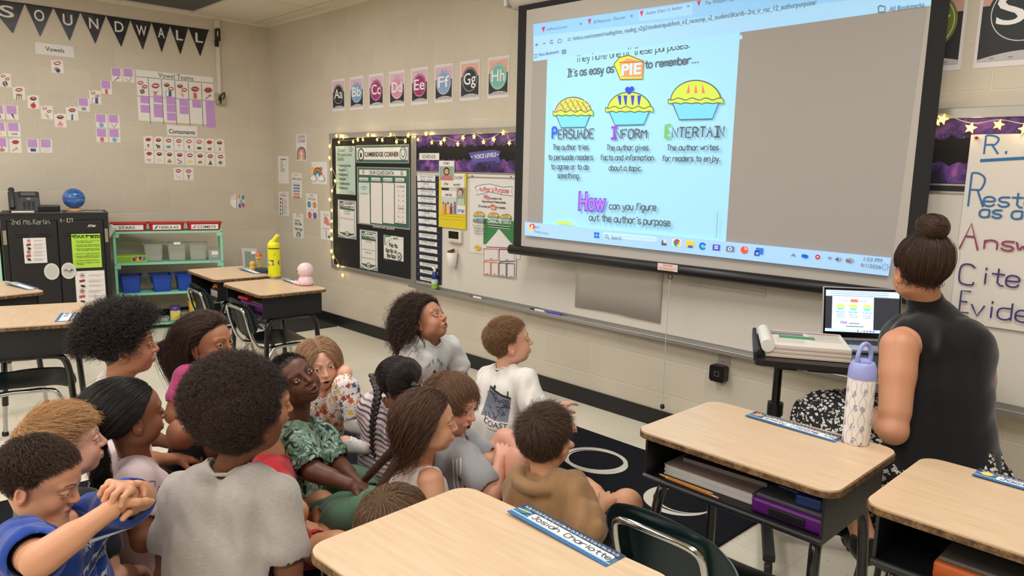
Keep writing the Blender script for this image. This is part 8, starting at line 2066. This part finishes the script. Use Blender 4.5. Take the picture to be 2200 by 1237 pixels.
# 5. girl in pink, looking round
H = P(447,738,3.12); lk = (yw(450,-36),4,2); by = yw(450,-4); N,Pv = std_torso(H,lk,by,1.08,.05,.20)
p5 = person('person with long brown hair in pink T-shirt crouching behind the afro, glancing sideways',H,lk,N,Pv,by,(172,116,86),(52,40,34),1.08,shirt=dict(mat=FB((206,84,140)),sleeve=.5,collar=FB((190,74,128))),pants=dict(mat=FB((30,30,34)),len=.7),head=dict(brow=(44,32,28),gaze=(28,12),eye=1.25),shoes=dict(mat=mat((30,30,33),.5)),
            arms=dict(R=dict(E=P(373,892,2.98),W=P(446,905,2.93)),L=dict(W=P(480,900,3.0))),shoulders=dict(SR=P(404,815,3.03)),legs=dict(R=(P(392,925,2.93),P(385,965,3.05),A3(.6,.6,-.1)),L=(P(470,930,3.0),P(455,975,3.05),A3(.7,.6,-.1))))
hair_long(p5,(50,38,32),lambda r: .30 + .12 * (r[:,1] < 0),1.08,lambda q,nn,t: tang(q,nn,np.stack([np.sign(q[:,0]) * .25,np.full(len(q),-1.0),np.full(len(q),-.15)],1)) if t < .3 else tang(q,nn,np.tile(A3(0,-.5,-1),(len(q),1))),9000,grav=1.0,lift=.06,thick=.003,seed=9,scol=(74,56,46),steps=20,tw=(.06,.30))

# 6. the big afro
H = P(532,903,2.10); lk = (yw(530,42),6,0); by = yw(480,68); N = P(498,1000,2.13); Pv = P(470,1330,2.06)
p6 = person('person with a large round brown afro seen from behind in a heather grey T-shirt',H,lk,N,Pv,by,(118,74,52),(40,29,24),1.14,shirt=dict(mat=FB((172,164,158),heather=.22),sleeve=.56,flare=.014,neck=.060,collar=FB((176,168,162)),drape=.012,wr=.007,w=1.05),pants=dict(mat=FB((46,46,52)),len=1.0),legs='kneel',head=dict(brow=(34,24,20),res=.0018),
            body=dict(shoulder=.132,w=1.05,head_sc=1.06),arms=dict(R=dict(E=P(626,1262,2.06),W=P(650,1350,2.2)),L=dict(E=P(360,1235,2.12),W=P(420,1330,2.3))),shoulders=dict(SR=P(598,1070,2.10),SL=P(392,1062,2.16)))
Hh,Mh,hs = p6['J']['H'],p6['M'],p6['hs']; ac = (Mh.T @ (P(496,852,2.13) - Hh)) / hs
def afro_cap(f): f.ell(ac,(.118,.122,.108),.03)
def afro_comb(q,nn,t): d = q - ac * .75; return d / np.linalg.norm(d,axis=1)[:,None]
def afro_len(r): d = r - ac; return np.clip(.150 - np.linalg.norm(d,axis=1),.03,.16) * 1.0
rt = roots(6000,12); A1 = grow(Hh,Mh,hs,rt,afro_len,afro_comb,18,0,(.02,.1),.0060,4.5,0,.30,12,(),900)
r_ = np.random.default_rng(5); d_ = r_.normal(size=(16000,3)); d_ /= np.linalg.norm(d_,axis=1)[:,None]; rt2 = ac + d_ * A3(.108,.112,.098); k_ = ~((rt2[:,1] > .045) & (rt2[:,2] < .07)) & (rt2[:,2] > -.085); rt2 = rt2[k_]
A2 = grow(Hh,Mh,hs,rt2,.036,afro_comb,10,0,(-.4,-.3),.0052,2.2,0,.55,13,(),1500)
add_hair(p6,hair_cap(Hh,Mh,hs,.004,extra=afro_cap,noise=.010),[A1,A2],(40,29,24),(58,41,33),(.00042,.0003))

# 7. child in red, mostly hidden by the afro
H = P(563,868,2.58); lk = (yw(563,14),-4,0); by = yw(570,8); N,Pv = std_torso(H,lk,by,1.02,.02); N = P(585,975,2.6)
p7 = person('person in red T-shirt and red shorts sitting cross-legged, hidden behind the grey shirt',H,lk,N,Pv,by,(196,140,106),(40,29,25),1.02,shirt=dict(mat=FB((184,34,42)),sleeve=.5,collar=FB((170,28,36)),drape=.006),pants=dict(mat=FB((176,30,40)),len=.75,name='shorts'),
            arms=dict(R=dict(E=P(638,1098,2.38),W=P(640,1122,2.44),hand=dict(d=P(680,1138,2.45) - P(640,1120,2.44),n=A3(0,0,-1),curl=22)),L=dict(W=P(690,1100,2.65))),legs=dict(R=(P(726,1172,2.36),P(640,1192,2.42),A3(.2,.9,0)),L=(P(690,1080,2.75),P(700,1165,2.5),A3(.5,.3,0))),shoulders=dict(SR=P(585,1030,2.50),SL=P(600,1010,2.75)))
hair_short(p7,(36,27,24),.03,.02,3500,c_away(.1,.2),.5,.006,.004,2.5,0,21)

# 8. boy in the palm print shirt, head thrown back
H = P(634,818,2.78); lk = look_along(CAM_R * .62 + CAM_U * .30 - CAM_FW * .72,CAM_U * .72 - CAM_R * .62); by = yw(640,-8); N = P(640,905,2.82); Pv = P(640,1082,2.86); Pv[2] = .115
p8 = person('person in green palm print shirt and green trousers with head thrown back, looking round',H,lk,N,Pv,by,SK_DARK,(24,18,17),1.05,shirt=dict(mat=palm_mat(),sleeve=.62,flare=.012,collar=FB((74,100,86)),drape=.008),pants=dict(mat=FB((78,110,86)),len=1.9,g=.016,wr=.008),
            head=dict(brow=(24,18,17),gaze=(4,4),eye=.72,lips=1.3,open=.008,nose=1.2,lipcol=(116,66,58),scalp=.7),body=dict(head_sc=.98),arms=dict(R=dict(E=P(672,1012,2.60),W=P(752,1040,2.55),hand=dict(d=P(795,1052,2.58) - P(752,1040,2.55),n=A3(0,0,-1),curl=14)),L=dict(E=P(728,1000,2.88),W=P(772,1040,2.68))),
            shoulders=dict(SR=P(640,958,2.67),SL=P(690,940,2.92)),legs=dict(R=(P(800,1090,2.55),P(690,1118,2.62),A3(.2,.9,0)),L=(P(752,1035,2.92),P(800,1062,2.72),A3(.9,-.2,0))))
hair_short(p8,(20,16,15),.006,.005,4200,c_away(.1,.1),.6,.0022,seed=23,rad=(.0005,.0003))

# 9. girl in flowery leggings
H = P(686,782,3.16); lk = (yw(682,-74),-2,6); by = yw(682,-35); N = P(684,850,3.18); Pv = P(668,940,3.28); Pv[2] = .11
fl9 = floral_mat((226,214,206),[(206,150,60),(196,96,70),(70,88,130),(214,176,84),(150,70,50)],34,5,'flower_leggings',.42)
p9 = person('person with long fair hair in flowery leggings, one hand on the head, facing the camera',H,lk,N,Pv,by,SK_LIGHT,(142,108,80),.88,body=dict(head_sc=.96),shirt=dict(mat=fl9,sleeve=.25,collar=FB((226,214,206))),pants=dict(mat=fl9,len=1.88,g=.009,name='leggings'),shoes=dict(mat=mat((206,202,200),.6,noise=.1,nscale=90),laces=mat((232,230,226),.7),sole=mat((176,170,166),.7)),
            head=dict(brow=(130,96,70),scalp=.6,gaze=(14,2),eye=1.1,open=.006,iris=(90,90,80)),arms=dict(L=dict(E=P(741,802,3.14),W=P(722,786,3.22),hand=dict(d=P(708,758,3.28) - P(722,786,3.22),n=-CAM_R + CAM_FW * .3,curl=34)),R=dict(W=P(650,930,3.0))),shoulders=dict(SL=P(712,862,3.2)),
            legs=dict(L=(P(742,830,3.10),P(758,904,3.06),A3(.8,.3,-.1)),R=(P(672,985,2.98),P(742,948,2.94),A3(.75,.65,.05))))
hair_long(p9,(140,108,82),.33,.98,c_part(.004,.05,1.0),10000,grav=.9,lift=.06,thick=.007,seed=31,scol=(176,138,104),jitter=.05,steps=18,tw=(.03,.22))

# 10. girl with curly hair by the wall
H = P(916,690,3.76); lk = (yw(915,-26),30,-6); by = yw(915,-30); N = P(920,728,3.80); Pv = P(905,822,3.92); Pv[2] = .17
p10 = person('person with shoulder length dark curls in white printed T-shirt, looking up beside the baseboard',H,lk,N,Pv,by,(184,128,98),(44,32,28),1.06,shirt=dict(mat=FB((222,220,216)),sleeve=.75,flare=.014,collar=FB((214,212,208)),drape=.014),pants=dict(mat=FB((34,34,38)),len=.9,name='shorts'),legs=dict(R=(atz(945,880,.06),atz(850,850,.05),atz(805,850,.05) - atz(850,850,.05)),L=(atz(985,850,.06),atz(890,822,.05),atz(840,822,.05) - atz(890,822,.05))),shoes=dict(mat=mat((206,198,176),.6),sole=mat((190,180,150),.7)),
             head=dict(gaze=(12,10),open=.004,brow=(44,32,28),eye=1.15),arms=dict(L=dict(E=P(990,800,4.02),W=P(985,850,4.06)),R=dict(E=P(880,800,3.72),W=P(905,850,3.65))),shoulders=dict(SL=P(966,745,3.96),SR=P(886,745,3.72)))
def curl_comb(q,nn,t): d = q - A3(0,0,.03); d = d / np.linalg.norm(d,axis=1)[:,None]; d = d + A3(0,-.45,0) - np.outer(np.maximum(0,q[:,1]) * 22,A3(0,1,0)) + np.outer(np.maximum(0,q[:,1]) * 14,A3(1,0,0)) * np.sign(q[:,:1] + .02); return d * (1 - t) * .30 + nn * .05 + tang(q,nn,np.tile(A3(0,-.2,-.3),(len(q),1)))
hair_long(p10,(48,35,30),.165,1.06,curl_comb,6500,grav=1.1,lift=.1,thick=.014,curl=.0075,cfreq=4.0,clump=800,seed=35,jitter=.16,steps=24,tw=(.06,.36),rad=(.0006,.0004),scol=(64,46,38))
fd = unit(CAM_R * .5 - CAM_FW * .8 + A3(0,0,.1)); sx_ = unit(np.cross(EZ,fd)); s = Sheet(p10['J']['Pv'] * .50 + p10['J']['N'] * .50 + fd * .16,sx_,np.cross(fd,sx_),px=False,eps=.0002); GI = (96,98,100)
for k,ch in enumerate('THIS SHIRT'): a_ = R2(150 - 13.3 * k); s.text_at(ch,.07 * math.cos(a_) - .006,.005 + .07 * math.sin(a_),.003 if ch == 'I' else .012,.020,GI,.0,1,0,0) if ch != ' ' else None
s.text_at('WAS LEAF',-.07,-.035,.14,.022,GI,0,1); s.text_at('MY',-.015,-.062,.03,.014,GI,0,1); s.text_at('THOUGH',-.065,-.095,.13,.022,GI,0,1); s.raw([(-.004 + .018 * math.cos(t) * (1 if i % 2 else .45),.02 + .018 * math.sin(t) * (1 if i % 2 else .45)) for i,t in enumerate(np.linspace(0,6.28,13)[:-1])],[list(range(12))],(30,32,34),1)
decal(s,p10['shirt'],-fd)

# 11. boy with the coast print on his back
H = P(1093,735,3.46); lk = (yw(1093,14),12,0); by = yw(1090,44); N = P(1088,790,3.47); Pv = P(1066,935,3.44); Pv[2] = .11
p11 = person('person in white T-shirt with a black coast picture on the back and blue shorts',H,lk,N,Pv,by,SK_LIGHT,(112,82,56),1.06,shirt=dict(mat=FB((224,218,212)),sleeve=.8,flare=.014,collar=FB((216,210,204)),drape=.012,w=1.1),pants=dict(mat=FB((78,118,178)),len=.85,name='shorts',g=.016),head=dict(brow=(120,90,64),scalp=.7,gaze=(0,14),iris=(90,100,110)),body=dict(w=1.1,shoulder=.126),
             arms=dict(R=dict(E=P(1158,905,3.28),W=P(1196,876,3.42),hand=dict(d=P(1222,862,3.50) - P(1196,876,3.42),n=A3(.1,.2,-1),curl=16,spread=2.0)),L=dict(E=P(1150,870,3.72),W=P(1190,895,3.60),hand=dict(n=A3(0,0,-1),d=P(1218,905,3.58) - P(1190,895,3.60),curl=30))),legs=dict(R=(P(1192,905,3.36),P(1150,948,3.42),A3(.3,.9,0)),L=(P(1150,905,3.72),P(1185,930,3.6),A3(.9,.0,0))),shoulders=dict(SR=P(1128,820,3.36),SL=P(1052,812,3.60)))
hair_short(p11,(108,80,54),.026,.006,9000,c_away(.55,-.05,.1),.26,.005,seed=37,rad=(.0004,.0002),scol=(146,110,76),steps=8,clump=260)
bd = -p11['J']['fwd'] * .8 + p11['J']['side'] * .45; bd = unit(bd); up_ = unit(p11['J']['N'] - p11['J']['Pv']); sx_ = unit(np.cross(up_,bd)); s = Sheet(p11['J']['N'] * .66 + p11['J']['Pv'] * .34 + bd * .16,sx_,np.cross(bd,sx_),px=False,eps=.0002)
s.raw([(-.075,-.055),(.070,-.055),(.072,.055),(-.05,.075)],[[0,1,2,3]],(118,122,138),1)
r_ = random.Random(4)
for k in range(30): x_ = r_.uniform(-.07,.05); z_ = r_.uniform(-.05,.05); s.pline([(x_,z_),(x_ + r_.uniform(.006,.03),z_ + r_.uniform(-.02,.02)),(x_ + r_.uniform(.01,.03),z_ + r_.uniform(-.03,.01))],r_.uniform(.002,.005),(34,36,44),2)
s.raw([(-.05,.066),(.07,.046),(.07,.054),(-.05,.078)],[[0,1,2,3]],(24,26,30),2); s.raw([(.05,.05),(.058,.05),(.056,.08),(.051,.08)],[[0,1,2,3]],(24,26,30),2); s.raw([(-.03,.075),(-.015,.07),(-.012,.085),(-.022,.09)],[[0,1,2,3]],(24,26,30),2)
s.text_at('COAST',-.055,-.085,.125,.022,(50,48,50),.0,2); s.pline([(-.03,-.098),(.06,-.098)],.0025,(120,116,116),2); decal(s,p11['shirt'],-bd)

# 12. girl with braids and the striped top
H = P(862,822,2.97); lk = (yw(862,50),-4,0); by = yw(850,52); N = P(850,872,2.98); Pv = P(826,1020,3.02); Pv[2] = .115
p12 = person('person with two braids and a centre parting in a pink and grey striped top',H,lk,N,Pv,by,(150,100,74),(32,24,22),1.0,shirt=dict(mat=stripes_mat(),sleeve=.6,collar=FB((206,190,194))),pants=dict(mat=FB((148,60,122)),len=1.3),head=dict(part=1),arms=dict(R=dict(W=P(905,955,2.75)),L=dict(W=P(880,940,3.2))))
Hh,Mh,hs = p12['J']['H'],p12['M'],p12['hs']
QL,QR = A3(-.088,-.050,.012),A3(.086,-.034,.012)
def c_braid(q,nn,t): Q = np.where((q[:,0] < .0)[:,None],QL,QR); d = Q - q; return tang(q,nn,d / (np.linalg.norm(d,axis=1)[:,None] + 1e-6))
A1 = grow(Hh,Mh,hs,roots(11000,41,lambda q: np.abs(q[:,0]) > .0035),lambda r: np.linalg.norm(r - np.where((r[:,0] < 0)[:,None],QL,QR),axis=1) * 1.2,c_braid,12,.01,(.015,.07),0,1,0,.03,41)
def part_cut(f): 
    for a_,b_ in zip([(0,.05,.112),(0,-.01,.122),(0,-.07,.110),(0,-.108,.065),(0,-.118,.02)],[(0,-.01,.122),(0,-.07,.110),(0,-.108,.065),(0,-.118,.02),(0,-.108,-.03)]): f.cone(A3(*a_) * 1.0,A3(*b_) * 1.0,.0052,.0052,.001,mode='sub')
cap = hair_cap(Hh,Mh,hs,.0006,extra=part_cut); add_hair(p12,cap,[A1],(30,23,21),(46,36,33),(.00042,.0004),.25)
W_ = lambda q: Mh @ q * hs + Hh
braid(p12,[W_(QL),W_(QL) + A3(-.012,-.008,.004),P(812,842,2.92),P(802,900,2.90),P(800,960,2.90),P(806,985,2.90)],.0165,(30,23,21)); braid(p12,[W_(QR),W_(QR * A3(1.22,1.1,.7)),W_(A3(.115,-.03,-.06)),W_(A3(.11,.0,-.13)),W_(A3(.10,.03,-.18))],.0165,(30,23,21))
for Q in (QL,QR): mb = MB(); mb.lathe([(.012 * math.sin(t) + 1e-4,-.012 * math.cos(t)) for t in np.linspace(0,math.pi,9)],mat((222,150,168) if Q is QR else (206,180,150),.5),W_(Q * 1.04),12); mb.build('hair_bobble',p12['root'])

# 13. girl with long wavy hair
H = P(918,910,2.56); lk = (yw(915,6),2,0); by = yw(915,22); N = P(902,1000,2.60); Pv = P(885,1135,2.66); Pv[2] = .11
p13 = person('person with long wavy brown hair and bare shoulder in a white camisole, in profile',H,lk,N,Pv,by,(212,156,124),(62,44,34),1.0,shirt=dict(mat=FB((222,206,204)),sleeve=0,armhole=.42,neck=.07,scoop=.05,g=.006),pants=dict(mat=FB((70,80,104)),len=1.8),head=dict(brow=(70,48,38),gaze=(6,0),nose=.9),arms=dict(R=dict(E=P(935,1120,2.46),W=P(1000,1105,2.55)),L=dict(W=P(990,1090,2.75))),shoulders=dict(SR=P(925,1035,2.50)))
hair_long(p13,(60,42,33),lambda r: .31 + .04 * (r[:,1] < -.02),1.0,lambda q,nn,t: tang(q,nn,np.stack([np.tanh((q[:,0] + .01) / .012) * .5,-.55 - 9 * np.maximum(0,q[:,1] + .01),-.9 + 9 * np.maximum(0,q[:,1] - .02)],1)),11000,grav=.9,lift=.06,thick=.007,curl=.0065,cfreq=3.0,clump=600,nc=3,seed=45,jitter=.09,steps=24,tw=(.03,.26),scol=(92,64,48))

# 14. boy with a fringe, turning round
H = P(972,866,2.86); lk = (yw(968,-34),-10,-4); by = yw(975,-2); N = P(972,945,2.90); Pv = P(985,1080,2.92); Pv[2] = .11
p14 = person('person with a brown fringe in grey shirt with white shoulder stripes, hugging bare knees',H,lk,N,Pv,by,(224,166,142),(90,66,48),1.04,shirt=dict(mat=FB((152,152,154),heather=.06),sleeve=.75,flare=.012,collar=FB((146,146,148)),drape=.008),pants=dict(mat=FB((60,70,90)),len=.7,name='shorts'),head=dict(brow=(88,64,48),gaze=(18,4),open=.007,fat=.003),
             arms=dict(R=dict(E=P(1060,1062,2.62),W=P(1075,985,2.72),hand=dict(d=P(1085,955,2.80) - P(1075,985,2.72),n=CAM_FW,curl=30)),L=dict(E=P(1045,985,2.96),W=P(1050,1010,2.78),hand=dict(d=P(1070,1030,2.70) - P(1050,1010,2.78),n=-A3(0,0,1),curl=25))),shoulders=dict(SR=P(1000,985,2.76),SL=P(995,950,3.0)),legs=dict(R=(P(1118,985,2.72),P(1075,1120,2.66),A3(.7,.5,0)),L=(P(1085,945,3.02),P(1150,1010,2.92),A3(.7,.6,0))))
hair_long(p14,(86,63,46),lambda r: np.where(r[:,1] > .03,.048,.085),1.0,lambda q,nn,t: tang(q,nn,np.stack([q[:,0] * 5,np.where(q[:,1] > -.04,.9,-.6),np.full(len(q),-.30)],1)),9000,grav=.35,lift=.08,thick=.006,seed=49,scol=(122,90,66),jitter=.09,steps=12,tw=(.03,.16),clump=400,rad=(.00045,.00028))
sd = p14['J']['side']; s = Sheet(p14['J']['SR'] + sd * .15 + A3(0,0,.06),unit(p14['J']['fwd']),EZ,px=False)
for k in (-.014,0,.014): s.pline([(-.03 + k,.04),(-.028 + k,-.04),(-.01 + k,-.11)],.0055,(222,222,222),1)
decal(s,p14['shirt'],-sd * .75 - A3(0,0,.6))

# 15. boy in the tan hooded top
H = P(1172,942,2.51); lk = (yw(1172,60),4,0); by = yw(1180,58); N = P(1168,1022,2.50); Pv = P(1160,1150,2.52); Pv[2] = .11
def hood(f,J):
    c = J['N'] - J['fwd'] * .035 + A3(0,0,.012)
    for k in range(9): a_ = R2(-100 + 200 * k / 8); b_ = R2(-100 + 200 * (k + 1) / 8) if k < 8 else a_; pt_ = lambda t: c - J['fwd'] * math.cos(t) * .058 + J['side'] * math.sin(t) * .075 - A3(0,0,.022 * math.cos(t)); f.cone(pt_(a_),pt_(b_),.018,.018,.02)
p15 = person('person with short brown hair in a loose tan hooded top, seen from behind',H,lk,N,Pv,by,SK_TAN,(58,43,34),1.04,shirt=dict(mat=FB((154,118,82)),sleeve=1.35,flare=.014,drape=.02,wr=.010,wl=.06,extra=hood,neck=.05,w=1.1),pants=dict(mat=FB((24,24,27)),len=.8,name='shorts'),head=dict(brow=(60,44,34)),
             arms=dict(R=dict(E=P(1262,1130,2.36),W=P(1292,1088,2.46)),L=dict(W=P(1250,1085,2.78))),shoulders=dict(SR=P(1228,1052,2.42),SL=P(1122,1040,2.62)),legs=dict(R=(P(1350,1082,2.52),P(1285,1110,2.62),A3(.2,.9,0)),L=(P(1245,1050,2.85),P(1300,1080,2.62),A3(.9,.1,0))))
hair_short(p15,(56,42,34),.048,.022,10000,c_away(.3,.15,.15),.34,.009,seed=53,jitter=.28,rad=(.00042,.0002),scol=(84,62,48),steps=9,clump=330)

# 16. crown of a head behind the nearest desk
H = P(846,1128,2.07); lk = (yw(850,50),-6,0); by = yw(850,50); N,Pv = std_torso(H,lk,by,.95,.1,.10); 
p16 = person('person of whom only a crown of straight brown hair shows behind the nearest desk',H,lk,N,Pv,by,SK_TAN,(92,68,50),.95,shirt=dict(mat=FB((120,120,130)),sleeve=.5,collar=FB((112,112,122))),pants=dict(mat=FB((50,54,66)),len=1.8))
hair_long(p16,(88,66,49),.26,.95,c_away(.1,.5),11000,grav=.5,lift=.05,thick=.012,seed=57,scol=(122,94,70),jitter=.05,steps=16,tw=(.03,.22),clump=500)

# 17. the teacher
H = P(1974,584,2.41); lk = (yw(1985,118),-10,0); by = yw(1990,92); N = P(2010,676,2.45); Pv = P(2014,990,2.37); J_ = None
p17 = person('person with a hair bun in a black sleeveless top and floral skirt at the laptop',H,lk,N,Pv,by,(196,140,108),(54,38,30),1.34,shirt=dict(mat=FB((18,18,20),heather=.3),sleeve=0,armhole=.40,neck=.028,nz=.075,g=.012,hem=-.05,wr=.004,w=.86,extra=lambda f,J: f.cone(J['N'] - A3(0,0,.03),J['N'] * .45 + J['H'] * .55 - A3(0,0,.035),.060,.056,.02)),head=dict(brow=(54,38,30),neck_r=.040),
             body=dict(head_sc=.95,arm_w=1.0,shoulder=.115,w=.9,slump=.0),arms=dict(L=dict(E=P(1920,925,2.29),W=P(1880,895,2.49),hand=dict(d=P(1855,885,2.59) - P(1880,895,2.49),n=A3(0,0,-1),curl=30)),R=dict(E=P(2105,965,2.55),W=P(2000,930,2.72))),shoulders=dict(SL=P(1932,748,2.35),SR=P(2098,748,2.51)),
             legs=dict(L=(P(1772,905,2.69),P(1858,1160,2.37),A3(-.5,.7,-.1)),R=(P(1850,895,2.85),P(1905,1180,2.62),A3(-.5,.7,-.1))),shoes=dict(mat=mat((20,20,22),.4),sole=mat((24,24,26),.5)))
J = p17['J']; sk_ = floral_mat((16,16,18),[(206,202,196),(190,186,182),(214,210,204)],70,4,'ditsy_floral',.40,False)
pts = [J['Pv'],J['KL'],J['KR'],J['AL'],J['AR']]; f = Fld(*bounds(pts,.24),.006)
for e in (-1,1): f.cone(J['Pv'] + J['side'] * e * .06 + A3(0,0,.07),J['Pv'] + J['side'] * e * .075 - A3(0,0,.03),.070,.112,.04); 
for q in 'LR': f.cone(J['H' + q] - A3(0,0,.05),J['K' + q],.100,.088,.06); f.cone(J['K' + q],J['K' + q] * .08 + J['A' + q] * .92,.085,.105,.06)
f.cone((J['KL'] + J['KR']) / 2,(J['AL'] + J['AR']) / 2 + A3(0,0,.10),.09,.12,.06); f.cone((J['HL'] + J['KL']) / 2,(J['HR'] + J['KR']) / 2,.10,.10,.05)
f.fn(wrinkle(77,.014,.06,6,(1,1,.15)))
for q in 'LR': e = J['K' + q] * .08 + J['A' + q] * .92; d = unit(J['A' + q] - J['K' + q]); f.cone(e + d * .02,e + d * .2,.13,.18,0,mode='sub')
p17['skirt'] = shell('skirt',f,sk_,p17['root'],1)
Hh,Mh,hs = J['H'],p17['M'],p17['hs']; QB = A3(0,-.066,.098); BC = A3(0.0,-.082,.148)
A1 = grow(Hh,Mh,hs,roots(13000,61),lambda r: np.linalg.norm(r - QB,axis=1) * 1.15 + .012,c_to(QB),12,.03,(.05,.14),0,1,0,.035,61)
r_ = np.random.default_rng(9); n = 4500; ph = r_.uniform(0,6.28,n); ti = r_.uniform(-1.1,1.1,n); rr = r_.uniform(.80,1.0,n); t = np.linspace(0,2.8,20)
th = ph[:,None] + t[None,:]; el = ti[:,None] + .35 * np.sin(th * 1.5 + ph[:,None]); B = np.stack([np.cos(el) * np.cos(th) * .052,np.cos(el) * np.sin(th) * .050,np.sin(el) * .042],2) * rr[:,None,None] + r_.normal(size=(n,1,3)) * .0015
tb_ = np.array(Matrix.Rotation(R2(35),3,'X')); A2 = ((B @ tb_.T + BC) * hs) @ Mh.T + Hh
wis = grow(Hh,Mh,hs,roots(240,63,lambda q: (q[:,2] < -.02) & (q[:,1] < -.03)),.03,c_away(0,-.2),8,.6,(.05,.15),.003,1.5,.3,.3,63)
add_hair(p17,hair_cap(Hh,Mh,hs,.009,extra=lambda f: (f.ell(BC,(.046,.044,.040),.012),f.cone(QB,BC,.034,.034,.01))),[A1,A2,wis],(48,34,27),(74,53,41),(.0004,.00035))
mb = MB(); mb.tube([W for W in [Mh @ (QB + A3(.034 * math.cos(a_),.020 * math.sin(a_) * .8 - .004,.016 + .026 * math.sin(a_) * .6)) * hs + Hh for a_ in np.linspace(0,6.28,18)[:-1]]],.004,mat((20,16,16),.5),8,False,True); mb.build('hair_tie',p17['root'])
ep = Mh @ A3(-.0755,-.006,-.044) * hs + Hh; mb = MB(); mb.tube([ep + A3(0.0,.006 * math.cos(a_),.007 * math.sin(a_) - .006) for a_ in np.linspace(0,6.28,12)[:-1]],.0012,mat((220,190,110),.2,1.0),6,False,True); mb.build('earring',p17['root'])
